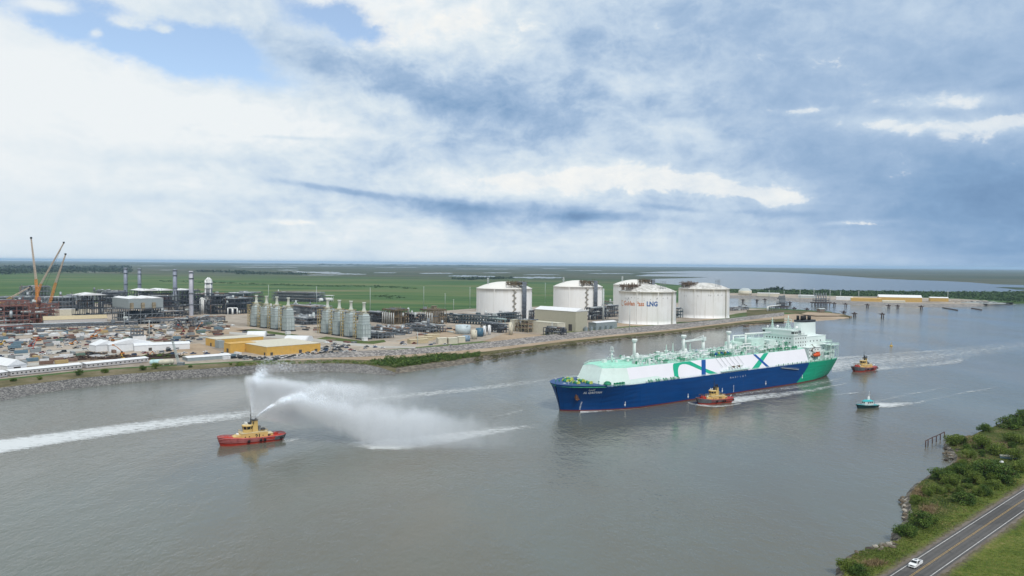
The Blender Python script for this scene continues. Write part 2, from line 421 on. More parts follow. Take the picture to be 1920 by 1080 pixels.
# right bank: rocky scrub, sand track, stone levee
sw, sv, ss, sb, st = line(SX, SW, 0), line(SX, SV, 2.0), line(SX, SS, 2.6), line(SX, SB, 2.7), line(SX, ST, 6.2)
XA = [520, 560, 620]
ssa = line(XA, [675.5, 675, 674.8], [5.6, 5.2, 4.4]) + ss; sba = line(XA, [675, 672.8, 670.5], [5.6, 5.2, 4.4]) + sb; sta = line(XA, [674, 667.5, 661.5], [5.7, 6.0, 6.2]) + st
band('bank', [[(x + 2, y - 5, -1.6) for x, y, z in sw], sw, sv], rock_mat('bank_rock', ((0.05, 0.045, 0.035), (0.12, 0.10, 0.075), (0.22, 0.19, 0.15)), .5), .6, 5, 10)
band('scrub_ground', [sv, ss], SCRUB, .25, 6)
band('sand_track', [ssa, sba], SAND, .1, 7)
band('levee', [sba, sta], LEV, .35, 8, 12)

def poly_sheet(name, pts, z, mat, kind='structure', rim=None):
    mb = MB()
    p3 = [(x, y, z) for x, y in pts]
    from mathutils.geometry import tessellate_polygon
    tri = tessellate_polygon([[Vector(p) for p in p3]])
    fs = []
    for a, b, c in tri:
        n = (Vector(p3[b]) - Vector(p3[a])).cross(Vector(p3[c]) - Vector(p3[a]))
        fs.append((a, b, c) if n.z > 0 else (a, c, b))
    mb.add(p3, fs)
    if rim is not None:
        n = len(p3); lo = [(x, y, rim) for x, y, _ in p3]
        mb.loft([lo, p3])
    return struct(mb, name, mat)
def pxs(lst, z=ZL): return [G(a, b, z) for a, b in lst]
front = [(x, y) for x, y, z in lg[:9]] + [(x, y) for x, y, z in sta]
tip = pxs([(1500, 584), (1540, 587), (1582, 590.5)], 1.0)
back = pxs([(1560, 584.5), (1500, 580.5), (1440, 577.5), (1400, 577), (1352, 576), (1346, 556.5), (1366, 553), (1440, 555), (1500, 559.5), (1570, 563), (1640, 566.5), (1740, 569), (1790, 570), (1830, 569.5), (1862, 567), (1900, 566.3), (1930, 566), (2100, 563), (2500, 561)], ZL)
land_pts = front + back + [(60000, 5000), (60000, 33000), (-60000, 41000), (-60000, 300)]
land = poly_sheet('land', land_pts, ZL, LAND, rim=-2)
# tip of the spit: sand and grass in front of the jetty
tipx = [1400, 1470, 1520, 1560, 1590, 1597]
band('spit_beach', [line(tipx, [611, 606.5, 604, 601, 598, 595], -1), line(tipx, [608.5, 604, 601.5, 599, 596.5, 594.5], .5), line(tipx, [600, 594, 595, 594.5, 593.5, 593], 2.0), line(tipx, [592, 586, 590, 591.5, 592.5, 592.5], 2.8)], SAND, .5, 9)
poly_sheet('spit_ground', pxs([(1400, 593), (1470, 586), (1520, 590), (1560, 592), (1594, 593), (1575, 588), (1545, 585), (1500, 583), (1440, 580), (1400, 582)], 3.2), 3.62, SCRUB, rim=-1)
poly_sheet('sand_patch', pxs([(1500, 590), (1530, 592.5), (1570, 592.5), (1585, 591), (1555, 587), (1515, 585.5)], 3.2), 3.75, SAND)
# plant ground
plant = pxs([(-260, 757), (0, 711), (74, 703), (148, 695.5), (240, 688.5), (320, 684), (457, 677), (600, 672), (690, 659), (790, 650), (900, 640), (1060, 622), (1160, 613), (1260, 605), (1340, 598), (1400, 591), (1440, 586), (1440, 579), (1352, 577), (1340, 566), (1100, 572), (880, 579), (830, 583), (700, 588), (560, 580), (400, 574), (100, 566), (-300, 566)], ZL)
poly_sheet('yard_ground', plant, ZL + 0.05, YARD)
gr = MB()
def patch(name, pts, mat, z): return poly_sheet(name, pxs(pts, z), z, mat)
GRASS2 = soil('mown_grass', [(0.35, (0.045, 0.075, 0.018)), (0.6, (0.10, 0.125, 0.04))])
patch('grass_patch', [(440, 619), (475, 617), (560, 628), (556, 631)], GRASS2, ZL + .1)
patch('grass_patch', [(590, 636), (612, 631), (690, 640), (720, 637), (724, 641), (700, 645), (660, 643)], GRASS2, ZL + .1)
patch('road', [(430, 622), (520, 628), (640, 640), (700, 648), (780, 650), (778, 653), (700, 652), (630, 644), (500, 632), (430, 626)], CONC, ZL + .12)
patch('road', [(0, 664), (60, 661), (130, 655), (210, 650), (215, 653), (130, 660), (60, 667), (0, 671)], CONC, ZL + .12)
patch('road', [(0, 684), (70, 680), (110, 677), (200, 662), (240, 655), (246, 658), (200, 667), (110, 683), (0, 690)], CONC, ZL + .13)
patch('road', [(870, 588), (900, 583), (1000, 576), (1000, 578.5), (905, 586)], CONC, ZL + .12)
patch('sand_patch', [(300, 621), (420, 611), (470, 618), (440, 626), (330, 632)], SAND, ZL + .1)
patch('sand_patch', [(330, 645), (375, 644), (420, 662), (340, 668), (300, 655)], SAND, ZL + .1)
patch('sand_patch', [(740, 640), (850, 612), (900, 622), (800, 640)], SAND, ZL + .1)
patch('sand_patch', [(905, 640), (950, 624), (1040, 629), (1010, 634), (940, 641)], SAND, ZL + .1)
patch('sand_patch', [(1140, 612), (1160, 606), (1265, 606), (1330, 597), (1370, 595), (1330, 600), (1200, 611)], SAND, ZL + .1)
patch('grass_patch', [(1340, 597), (1380, 588), (1430, 582), (1440, 585), (1390, 592)], GRASS2, ZL + .1)

# far waters of the marsh
def lake(px0, px1, y, h, seed, n=22, skew=0.0):
    rnd = random.Random(seed); up, lo = [], []
    for i in range(n + 1):
        t = i / n; x = px0 + (px1 - px0) * t; e = math.sin(math.pi * t) ** .35 * h
        c = y + skew * (t - .5)
        up.append((x, c - e * rnd.uniform(.15, .6))); lo.append((x, c + e * rnd.uniform(.15, .6)))
    poly_sheet('lake', pxs(up + lo[::-1], ZL), ZL + .3, LAKE)
def lake_mat():
    m, nt, b = new_mat('lake_water'); b.inputs['Base Color'].default_value = (.07, .075, .07, 1); b.inputs['Roughness'].default_value = .18; b.inputs['IOR'].default_value = 1.333
    bump(nt, b, nz(nt, pos(nt), 0.3, 2, .6), .35, .6); return m
LAKE = lake_mat()
for i, a in enumerate([(430, 690, 498.6, 1.2), (440, 560, 501.6, 1.0), (520, 560, 506.5, 1.6), (545, 640, 510.5, 3.2, 0, 22, 1.5), (600, 688, 513.5, 2.4, 0, 22, 1.6), (700, 745, 511.5, 1.4), (700, 790, 501.5, .8), (785, 850, 512.5, 2.2), (840, 900, 517.5, 3.0), (740, 840, 497.5, .7), (848, 980, 504.5, 1.1), (905, 960, 511.5, 1.4), (960, 1055, 520.5, 3.4), (890, 930, 518.5, 3), (915, 1010, 500.2, .8), (1015, 1065, 503.5, 1.0), (1060, 1130, 507.5, 1.2), (980, 1050, 515, 1.3), (240, 330, 498.5, .8), (115, 140, 496.8, .8), (165, 185, 510.2, 1.2), (300, 322, 506.5, .8), (560, 640, 515.8, 1.2), (455, 520, 494.9, .6), (560, 760, 495.6, .7), (1100, 1190, 513, 1.4)]):
    lake(*a[:4], seed=i + 5, skew=a[6] if len(a) > 6 else 0)
bay = [(1196, 511.5), (1240, 509.5), (1300, 508), (1400, 508.5), (1470, 511), (1520, 513.5), (1580, 517.5), (1640, 521.8), (1700, 524.6), (1770, 527), (1820, 529.5), (1862, 533), (1920, 534.5), (1980, 537), (1960, 541), (1905, 546), (1890, 547.5), (1780, 547), (1640, 545.5), (1500, 543.5), (1440, 542.5), (1366, 541.5), (1300, 537), (1250, 532.5), (1200, 527), (1225, 523), (1290, 521.5), (1330, 519.8), (1250, 518.5), (1190, 517.5), (1215, 514.5), (1300, 513.8), (1250, 512.5)]
poly_sheet('bay', pxs(bay, ZL), ZL + .3, LAKE)
patch('mudflat', [(1865, 539), (1885, 538.2), (1960, 540.5), (1960, 543), (1905, 543), (1890, 541)], LAND, ZL + .4)
# ------------------------------------------------------------------ writing
def text_polys(body, size=1.0, bold=0.0):
    cu = bpy.data.curves.new("writing", 'FONT'); cu.body = body; cu.size = size; cu.offset = bold; cu.resolution_u = 2
    o = bpy.data.objects.new("writing", cu); COL.objects.link(o)
    dg = bpy.context.evaluated_depsgraph_get(); me = bpy.data.meshes.new_from_object(o.evaluated_get(dg))
    vs = [tuple(v.co) for v in me.vertices]; fs = [tuple(p.vertices) for p in me.polygons]
    bpy.data.objects.remove(o); bpy.data.curves.remove(cu); bpy.data.meshes.remove(me)
    return vs, fs

# ------------------------------------------------------------------ gas carrier (x forward, y port, z up)
ST_ = [(147, .2, 151.5, .5, 17.2), (145.6, 2.4, 149.9, 6, 17.2), (143, 4.6, 146.6, 11, 17.2), (139, 7.6, 141, 15.4, 17.1), (133, 11.2, 133.5, 18.8, 16.9), (127, 14.2, 127, 20.8, 16.8),
       (126, 14.7, 126, 21, 15.7), (112, 19.6, 112, 22.7, 15.6), (98, 22.3, 98, 23, 15.5), (80, 23, 80, 23, 15.5), (40, 23, 40, 23, 15.4), (0, 23, 0, 23, 15.4), (-40, 23, -40, 23, 15.4), (-80, 23, -80, 23, 15.3),
       (-105, 20.8, -105, 23, 15.2), (-122, 17, -123, 22.6, 15.2), (-134, 13.4, -136, 21.2, 15.1), (-141, 11.3, -143, 19.4, 15.1), (-142.5, 10.2, -145.5, 17.0, 15.1)]
def hull_xy(st, z):
    xw, yw, xd, yd, zd = st; k = max(0.0, min(1.0, z / zd))
    return xw + (xd - xw) * k ** 1.25, yw + (yd - yw) * (k ** 1.5 if xd > 100 else k ** 0.75)
def hull_y(x, z):
    prev = None
    for st in ST_:
        px_, py_ = hull_xy(st, z)
        if prev and prev[0] >= x >= px_:
            t = (prev[0] - x) / max(prev[0] - px_, 1e-6); return prev[1] + (py_ - prev[1]) * t
        prev = (px_, py_)
    return 23.0
def hull_mat():
    m, nt, b = new_mat('hull_paint'); P = ocoord(nt)
    sep = nt.nodes.new('ShaderNodeSeparateXYZ'); nt.links.new(P, sep.inputs[0]); X, Z = E_(nt, sep.outputs[0]), E_(nt, sep.outputs[2])
    xb = (1.0 - Z / 15.4).max(0.0).pow(1.5) * 19.0 - 95.0
    n = nz(nt, vscale(nt, P, .05, .05, .6), 1.0, 4, .6)
    blue = ramp(nt, n, [(.3, (.0, .036, .150)), (.7, (.0, .052, .200))]); grn = ramp(nt, n, [(.3, (.004, .29, .16)), (.7, (.007, .35, .20))])
    c = mixc(nt, (X - xb)._op('LESS_THAN', 0.0), blue, grn)
    c = mixc(nt, (Z + (n - .5) * .3)._op('LESS_THAN', 0.75), c, (.13, .028, .022))
    seam = ((X / 11.6)._op('FRACT')._op('LESS_THAN', .018)).max((Z / 3.1)._op('FRACT')._op('LESS_THAN', .03)) * .16
    c = mixc(nt, seam, c, (.02, .03, .05))
    rust = nz(nt, vscale(nt, P, .9, .9, .04), 1.0, 3, .6).step(.60, .78) * .20
    c = mixc(nt, rust, c, (.10, .08, .06))
    nt.links.new(c, b.inputs['Base Color']); b.inputs['Roughness'].default_value = .42; b.inputs['Specular IOR Level'].default_value = .25; return m
HULL = hull_mat()
MINT = M('mint_white', (.55, .71, .65), .5, var=.07); MINTD = M('mint_deck', (.30, .64, .50), .6, var=.15); SHIPW = M('ship_white', (.76, .755, .80), .45, var=.03, sc=.05); MINTF = M('front_mint', (.60, .72, .68), .5, var=.06)
GRN = M('deck_green', (.02, .24, .12), .6, var=.4, sc=.6); LOGOG = M('logo_green', (.008, .37, .22), .5, var=.05); LOGOB = M('logo_blue', (.004, .075, .30), .5, var=.05)
YG = M('lime_yellow', (.45, .52, .10), .6, var=.3); ORANGE = M('lifeboat_orange', (.60, .09, .02), .45); PIPEW = M('pipe_white', (.66, .72, .70), .45, var=.08); RUST = M('rust_brown', (.16, .075, .04), .8, var=.4)
a_ = R(37.5); fwd = Vector((-math.cos(a_), -math.sin(a_), 0)); bx, by = G(1050, 770, 0)
SC_ = Vector((bx, by, 0)) - fwd * 147
ship = thing('gas_carrier', 'huge blue and green gas carrier with white tank cover under way on the river', 'ship', SC_, math.atan2(fwd.y, fwd.x))
def hull_part():
    mb = MB(); zs = (-3, 0, .04, .12, .3, .5, .7, .85, 1); rings = []
    for st in ST_:
        L = []
        for k in zs:
            z = k if k < 0 else k * st[4]; x, y = hull_xy(st, max(z, 0)); L.append((x, y, z))
        rings.append(L + [(x, -y, z) for x, y, z in reversed(L)])
    mb.loft(rings, closed=False, smooth=False)
    n = len(rings[0]); o = len(mb.v) - n; mb.f.append(tuple(range(o, o + n))); mb.m.append(0); mb.sm.append(False)
    h = mb.build('hull', HULL, ship)
    def put(name, body, x0, z0, size, mat, rev=False, bold=.02, sxx=1.0):
        vs, fs = text_polys(body, size, bold); mb = MB(); wmax = max(v[0] for v in vs)
        mb.add([(x0 - v[0] * sxx, hull_y(x0 - v[0] * sxx, z0 + v[1]) + .07, z0 + v[1]) for v in vs], fs)
        mb.build(name, mat, h); mb = MB()
        mb.add([(x0 - wmax * sxx + v[0] * sxx, -hull_y(x0 - (wmax - v[0]) * sxx, z0 + v[1]) - .07, z0 + v[1]) for v in vs], [tuple(reversed(f)) for f in fs])
        mb.build(name, mat, h)
    put('ship_name', 'AL QAIYYAH', 139.2, 11.6, 1.9, WHITE, sxx=1.0, bold=.04)
    put('arabic_name', '\uFE94\uFEF4\uFECC\uFED8\uFEDF\u0627', 137.0, 13.6, 1.6, WHITE)
    for i, ch in enumerate('NAKILAT'): put('operator_letter', ch, 6.3 - i * 2.9, 11.3, 1.5, WHITE, sxx=1.1, bold=.015)
    for x, z in ((110, 3.2), (52, 3), (15, 3.4), (-37, 4), (-86, 4.6)):
        t = MB(); t.add([(x - .3, hull_y(x, z) + .08, z), (x + .3, hull_y(x, z) + .08, z), (x + .25, hull_y(x, z + 1.8) + .08, z + 1.8), (x - .25, hull_y(x, z + 1.8) + .08, z + 1.8)], [(0, 3, 2, 1)])
        t.add([(x - .8, hull_y(x, z) + .08, z), (x + .8, hull_y(x, z) + .08, z), (x, hull_y(x, z) + .08, z - 1.4)], [(0, 1, 2)])
        t.build('tug_mark', WHITE, h)
    an = MB(); y0 = hull_y(141.5, 9.5)
    an.box((141.5, y0 - .3, 8.6), (2.6, 1.4, 2.6)); an.bar((141.5, y0 + .5, 10.6), (141.5, y0 + .3, 7.2), .5); an.bar((140, y0 + .4, 8.0), (143, y0 + .5, 8.0), .6); an.build('anchor', RUST, h)
    ib = MB(); top = [(st[2] - .25, st[3] - .2 if st[3] > 1 else .3, st[4] - .02) for st in ST_[:6]]; top = [(x, y, z) for x, y, z in reversed(top)] + [(x, -y, z) for x, y, z in top]
    ib.loft([[(x - .1, y * .985, z - 1.3) for x, y, z in top], top], closed=False)
    ib.build('bulwark', GRN, ship)
    d = MB(); rnd = []
    for st in ST_: rnd.append((st[2] - (.3 if st[2] > 126.5 else 0), max(.1, st[3] - .15), st[4] - (1.2 if st[2] > 126.5 else .12)))
    vs = [p for p in rnd] + [(x, -y, z) for x, y, z in rnd]; n = len(rnd)
    d.add(vs, [(i, i + 1, n + i + 1, n + i) for i in range(n - 1)]); d.build('main_deck', MINTD, ship)
hull_part()
def railing(name, pts, mat, parent, h=1.1, step=3.0, w=.11):
    mb = MB()
    for a, b in zip(pts, pts[1:]):
        a, b = Vector(a), Vector(b); L = (b - a).length; k = max(1, int(L / step))
        for hh in (h, h * .55): mb.bar(a + Vector((0, 0, hh)), b + Vector((0, 0, hh)), w)
        for i in range(k + 1): p = a.lerp(b, i / k); mb.bar(p, p + Vector((0, 0, h)), w)
    return mb.build(name, mat, parent)
for s in (1, -1): railing('deck_railing', [(st[2], s * (st[3] - .3), st[4]) for st in ST_[6:]], MINT, ship)
# tank cover
def sect(x, k=1.0, lift=0.0):
    ys = [(21.5, 15.4), (17.42, 25.8), (9.5, 26.8), (0, 27.3)]; half = [(x, y * k, z + (lift if z > 16 else 0)) for y, z in ys]
    return half + [(a, -b, c) for a, b, c in reversed(half[:-1])]
tk = MB(); rr = [sect(-97), sect(106)]
vs = [p for r in rr for p in r]; n = 7
tk.add(vs, [(i, i + 1, n + i + 1, n + i) for i in (0, 5)], 0); tk.add(vs, [(i, i + 1, n + i + 1, n + i) for i in (1, 2, 3, 4)], 1)
fr = [(124.5, 10.5, 15.4), (119.5, 9.0, 25.6), (119.2, 4.5, 26.6), (119, 0, 27.0)]; fr = fr + [(a, -b, c) for a, b, c in reversed(fr[:-1])]
vs = rr[1] + fr; tk.add(vs, [(i, i + 1, n + i + 1, n + i) for i in (0, 5)], 2); tk.add(vs, [(i, i + 1, n + i + 1, n + i) for i in (1, 2, 3, 4)], 1)
tk.add(fr, [tuple(range(7))], 2); tk.add(rr[0], [tuple(reversed(range(7)))], 0)
trunk = tk.build('tank_cover', [SHIPW, MINTD, MINTF], ship)
def decal(name, pts, mat, off=.06):
    from mathutils.geometry import tessellate_polygon
    tri = tessellate_polygon([[Vector((x, z, 0)) for x, z in pts]])
    for s in (1, -1): mb = MB(); mb.add([(x, s * (21.5 - (z - 15.4) * 4.08 / 10.4 + off), z) for x, z in pts], [tuple(t) for t in tri]); mb.build(name, mat, trunk)
decal('green_ribbon', [(64.1, 15.6), (63.4, 19.2), (62.9, 22.3), (62.0, 24.6), (60.8, 25.5), (52, 25.75), (43.7, 25.7), (31.3, 20.3), (18.0, 15.7), (26.3, 15.6), (37.2, 20.0), (45.5, 23.3), (49, 24.2), (52.5, 24.4), (55.3, 23.9), (57.2, 22.6), (58.5, 20.8), (59.2, 18.6), (59.6, 15.6)], LOGOG)
decal('blue_stripe', [(31.6, 25.72), (27.0, 25.72), (31.6, 15.55), (36.2, 15.55)], LOGOB, .10)
decal('green_cross_stroke', [(-42, 25.72), (-48.1, 25.72), (-29.7, 15.6), (-21.1, 15.6)], LOGOG, .06)
decal('blue_cross_stroke', [(-28.2, 25.72), (-31.4, 25.72), (-43.9, 15.6), (-40.3, 15.6)], LOGOB, .10)
decal('green_panel', [(106, 18.6), (80, 18.9), (71, 15.5), (106, 15.5)], MINTF, .05)
for s in (1, -1): railing('edge_railing', [(106, s * 17.2, 25.9), (-96, s * 17.2, 25.9)], MINT, trunk, 1.2, 3.0)
railing('front_railing', [(106, 17.2, 25.9), (119, 8.8, 25.8), (119, -8.8, 25.8), (106, -17.2, 25.9)], MINT, trunk, 1.2, 2.5)
# deck gear on top of the tank cover
rs = random.Random(11)
for y in (-4.2, -2.8, -1.2, .4, 2.0, 3.4):
    mb = MB(); mb.cyl((96 - abs(y) * 3, y, 28.6 + .15 * y), (-70, y, 28.6 + .15 * y), .42 if y < 1 else .3, n=8); mb.build('cargo_pipe', PIPEW, ship)
for i, x in enumerate(range(-66, 96, 9)):
    mb = MB()
    for y in (-5.2, 5): mb.bar((x, y, 26.8), (x, y, 29.6), .35)
    mb.bar((x, -5.2, 28.0), (x, 5, 28.0), .35); mb.bar((x, -5.2, 29.6), (x, 5, 29.6), .3); mb.build('pipe_support', PIPEW, ship)
cat = MB()
for x0 in range(-70, 90, 8): cat.box((x0 + 4, 8.2, 28.2), (8, 1.5, .12)); cat.bar((x0, 8.2, 26.6), (x0, 8.2, 28.2), .2)
for y in (7.5, 8.9):
    for z in (28.9, 29.4): cat.bar((-70, y, z), (90, y, z), .1)
cat.build('catwalk', MINT, ship)
for i in range(230):                                        # valves, boxes and stub pipes along the port and starboard edges
    x = rs.uniform(-92, 92); s = 1 if i % 3 else -1; y = s * rs.uniform(9.8, 16.6); z = 26.75 - max(0, abs(y) - 9.5) * .12; mb = MB(); h = rs.uniform(.8, 2.4)
    if i % 2: mb.box((x, y, z), (rs.uniform(.6, 2.8), rs.uniform(.5, 1.4), h)); mb.box((x, y, z + h), (.4, .4, .5))
    else: mb.cyl((x, y, z), (x, y, z + h), .22, n=6); mb.cyl((x - .9, y, z + h), (x + 1.6, y, z + h), .2, n=6); mb.cyl((x, y, z + h), (x, y, z + h + .5), .45, n=8)
    mb.build('valve' if i % 2 == 0 else 'deck_box', (GRN, PIPEW, PIPEW, MINT, SHIPW, PIPEW, PALE)[i % 7], ship)
for k, x in enumerate((-88, -78, -68, -58, -46, -4, 6, 48, 66)):          # dark green pipe clusters
    mb = MB()
    for j in range(7): mb.cyl((x + j * 1.1, 16.2, 26), (x + j * 1.1, 16.2, 28.3 + .3 * (j % 3)), .25, n=6); mb.bar((x + j * 1.1, 16.2, 28), (x + j * 1.1, 12, 27.4), .3)
    mb.bar((x - .5, 16.2, 27.3), (x + 7.4, 16.2, 27.3), .4); mb.build('branch_pipes', GRN, ship)
def dome(x, r=3.0):
    mb = MB(); mb.cyl((x, -6.8, 26.5), (x, -6.8, 29.2), r, n=16); mb.cyl((x, -6.8, 29.2), (x, -6.8, 29.8), r * .8, n=16); mb.cyl((x + 1, -6.8, 29.8), (x + 1, -6.8, 31.2), .35, n=6); mb.cyl((x - 1, -6.4, 29.8), (x - 1, -6.4, 30.9), .5, n=6)
    mb.build('tank_dome', PIPEW, ship)
    b = MB(); b.cyl((x + 7, 1, 26.8), (x + 7, 1, 30.6), 1.5, n=12); b.ball((x + 7, 1, 30.6), 1.5, 10); b.build('vapour_drum', PIPEW, ship)
for x in (72, 22, -30): dome(x)
def mast(x, base, top, r=1.0):
    mb = MB(); mb.cyl((x, 0, base), (x, 0, top - 1.4), r, r * .85, n=12); mb.cyl((x, 0, top - 1.4), (x, 0, top), r * 2.0, r * 1.8, n=12); mb.cyl((x, 0, top - 2.3), (x, 0, top - 1.4), r, r * 2.0, n=12)
    mb.box((x - 2, 0, base), (3.5, 3, 2.6)); mb.cyl((x - 1.8, .8, base), (x - 1.8, .8, base + 5), .4, n=6); mb.bar((x + r + .3, .4, base), (x + r + .3, .4, top - 1.5), .12); mb.bar((x + r + .3, -.4, base), (x + r + .3, -.4, top - 1.5), .12)
    mb.build('vent_mast', PIPEW, ship)
mast(80.5, 27, 41.6); mast(29.8, 27, 41.8); mast(-22.3, 28, 42)
fm = MB(); fm.cyl((102, 0, 26.8), (102, 0, 35), .8, .55, n=10); fm.box((102, 0, 32), (1.2, 3.6, .25)); fm.box((102, 0, 34.6), (1.6, 3.0, .25))
for y in (-1.4, 0, 1.4): fm.bar((102, y, 34.8), (102, y * .8, 37.6), .2); 
fm.bar((102, -1.5, 36.6), (102, 1.5, 36.6), .2); fm.cyl((102, 0, 35), (102, 0, 38), .22, n=6); fm.box((106, -3, 26.8), (2.4, 2.4, 2.2)); fm.box((99.5, 1.6, 26.8), (1.5, 1.5, 1.8)); fm.build('foremast', PIPEW, ship)
for x, y in ((90, 3), (48, -8), (38, -9), (50, 5.5)):
    mb = MB(); mb.cyl((x, y, 26.6), (x, y, 29.4), 1.0, n=10); mb.cyl((x, y, 29.4), (x, y, 30.4), 1.5, n=10); mb.build('vent_head', PIPEW, ship)
for x in (43, 36, 22, 17):                                  # pale lattice posts near the crane
    mb = MB()
    for p in ((-.9, 0), (.9, 0), (0, 1.4)): mb.bar((x + p[0], -5 + p[1], 26.8), (x, -4.6, 36.5 - abs(x - 30) * .1), .22)
    for z in (29, 31, 33): mb.bar((x - .7, -5, z), (x + .7, -5, z), .15)
    mb.build('lattice_post', MINT, ship)
cr = MB(); cr.cyl((4, -3, 27), (4, -3, 36), 1.3, 1.1, n=12); cr.box((4, -3, 36), (3.2, 2.8, 2.8)); cr.bar((3, -3, 37.4), (28, -3, 36.6), 1.0, h=1.3); cr.bar((4, -3, 40), (16, -3, 37.6), .2); cr.bar((4, -3, 38.6), (4, -3, 40.2), .4); cr.build('hose_crane', PIPEW, ship)
for x, y, w, m_ in ((12.5, 15, 2.6, LOGOB), (9, 15, 1.0, YG), (6, 15, 2.6, LOGOB), (1.5, 15, .9, YEL), (-1, 15, 2.4, LOGOB), (22, -2, 2, LOGOB), (8, -6, 2, LOGOB)):
    mb = MB(); mb.box((x, y, 26.2), (w, 1.4, 2.6)); mb.cyl((x, y, 28.8), (x, y, 29.6), .4, n=8); mb.build('manifold_valve', m_, ship)
mf = MB(); mf.box((-1, 21.8, 16.6), (32, 2.6, .3))
for i in range(9): mf.bar((-16 + i * 3.8, 21, 15.2), (-16 + i * 3.8, 21, 16.6), .3); mf.bar((-16 + i * 3.8, 22.9, 16.9), (-16 + i * 3.8, 22.9, 18.1), .12)
mf.bar((-17, 22.9, 18.1), (15, 22.9, 18.1), .12); mf.bar((-17, 22.9, 17.5), (15, 22.9, 17.5), .12); mf.build('manifold_platform', MINT, ship)
for i in range(5):
    x = -8.5 + i * 3.2; mb = MB(); mb.cyl((x, 17.5, 19.2), (x, 22.4, 19.2), .45, n=8); mb.cyl((x, 22.1, 19.2), (x, 22.5, 19.2), .8, n=10); mb.bar((x, 20.5, 16.9), (x, 20.5, 19.2), .4); mb.build('manifold_flange', BROWN if i % 2 else PIPEW, ship)
for i in range(6):
    x = -12 + i * 5; mb = MB(); mb.cyl((x + 3, 17.3, 26.4), (x - 1, 20.9, 19.6), .12, n=6); mb.build('riser_pipe', PALE, ship)
# machinery houses between the manifold and the bridge
for x, y, d, z, m_ in ((-48, 0, (17, 16, 8.5), 26.8, MINT), (-34, -4, (9, 10, 6), 26.8, MINT), (-63, 2, (9, 18, 7), 26.8, MINTF), (-44, 10.5, (10, 4, 4.5), 26.6, MINT), (-58, 11, (8, 4, 3.2), 26.6, PIPEW), (-27, 4, (6, 6, 4), 26.8, PIPEW), (-68, 11.5, (7, 8, 3.6), 26.5, PIPEW)):
    mb = MB(); mb.box((x, y, z), d); mb.box((x, y, z + d[2]), (d[0] * .96, d[1] * .96, .25)); mb.box((x + d[0] * .2, y, z + d[2] + .25), (1.6, 1.6, 1.4)); h = mb.build('machinery_house', m_, ship)
    railing('roof_railing', [(x + d[0] * .48, y + d[1] * .48, z + d[2]), (x - d[0] * .48, y + d[1] * .48, z + d[2]), (x - d[0] * .48, y - d[1] * .48, z + d[2])], MINT, h, 1.1, 2)
for i, (x0, x1, y, z, r_) in enumerate(((-38.5, -71, 3.5, 39.4, .75), (-30, -70, 7.5, 32.5, .5), (-26, -70, 9, 30.6, .45), (-36, -66, -6, 37.4, .5), (-20, -60, 6, 31.2, .35))):
    mb = MB(); mb.tube([(x0, y, 27), (x0, y, z), (x1, y, z - .4)], r_, 8); mb.ball((x0, y, z), r_ * 1.25, 8)
    for k in range(3): mb.bar((x0 - 8 - k * 9, y, 27), (x0 - 8 - k * 9, y, z), .3)
    mb.build('gas_pipe', PIPEW, ship)
for i in range(190):
    x = rs.uniform(-86, -20) if i < 90 else rs.uniform(-20, 84); y = rs.uniform(4, 16); z = 26.9; mb = MB(); k = i % 4; h = rs.uniform(1.5, 5)
    if k == 0: mb.cyl((x, y, z), (x, y, z + h), .3, n=6); mb.cyl((x, y, z + h), (x - rs.uniform(2, 6), y, z + h), .3, n=6)
    elif k == 1: mb.box((x, y, z), (rs.uniform(1, 3), rs.uniform(1, 2), h * .6))
    elif k == 2: mb.cyl((x, y, z + 1.2), (x - rs.uniform(3, 6), y, z + 1.2), .7, n=10); mb.box((x - 1.5, y, z), (.5, 1.2, 1.2))
    else:
        for q in range(4): mb.bar((x + (q % 2) * 2, y + (q // 2) * 1.6, z), (x + (q % 2) * 2, y + (q // 2) * 1.6, z + h), .18)
        mb.box((x + 1, y + .8, z + h), (2.4, 2, .2))
    mb.build('process_gear', (PIPEW, MINT, PIPEW, PIPEW, SHIPW, PALE, PIPEW, GRN)[i % 8], ship)
# accommodation and bridge
def tier(name, x0, x1, hy, z0, z1, mat=None):
    mb = MB(); mb.box(((x0 + x1) / 2, 0, z0), (x0 - x1, 2 * hy, z1 - z0)); mb.box(((x0 + x1) / 2, 0, z1 - .18), (x0 - x1 + .9, 2 * hy + .9, .25))
    return mb.build(name, mat, ship)
HW = M('house_white', (.70, .775, .755), .45, var=.04, sc=.1)
acc = tier('accommodation', -87, -106, 14, 15.2, 36.4, HW); mb = MB()
def windows(par, xf, hy, z, n, side=True):
    for i in range(n):
        y = -hy + (i + .5) * 2 * hy / n; m_ = MB(); m_.box((xf + .02, y, z), (.12, .9, 1.0)); m_.build('window', GLASS, par)
    if side:
        for i in range(5):
            x = xf - 3 - i * 3.4; m_ = MB(); m_.box((x, 14.02, z), (.9, .12, 1.0)); m_.build('window', GLASS, par)
windows(acc, -87, 12, 30.2, 8); windows(acc, -87, 12, 33.4, 9)
windows(acc, -87, 11, 27.6, 6)
lo = tier('lower_house', -100, -118, 19.5, 15.2, 26.5, HW)
for x in (-101, -105, -109, -113):
    for z in (18, 21, 24): m_ = MB(); m_.box((x, 19.52, z), (.9, .12, 1)); m_.build('window', GLASS, lo)
br = MB(); br.box((-93, 0, 36.4), (13, 24, 3.8)); br.box((-89.5, 0, 36.6), (5.5, 29, 3.2)); br.box((-89.5, 0, 39.9), (6.6, 30, .4)); br.box((-93, 0, 40.3), (13.6, 25, .3)); bridge = br.build('bridge', HW, ship)
for i in range(13):
    y = -13.4 + i * 26.8 / 12; m_ = MB(); m_.box((-86.72, y, 38.0), (.14, 2.1, 1.3)); m_.build('bridge_window', GLASS, bridge)
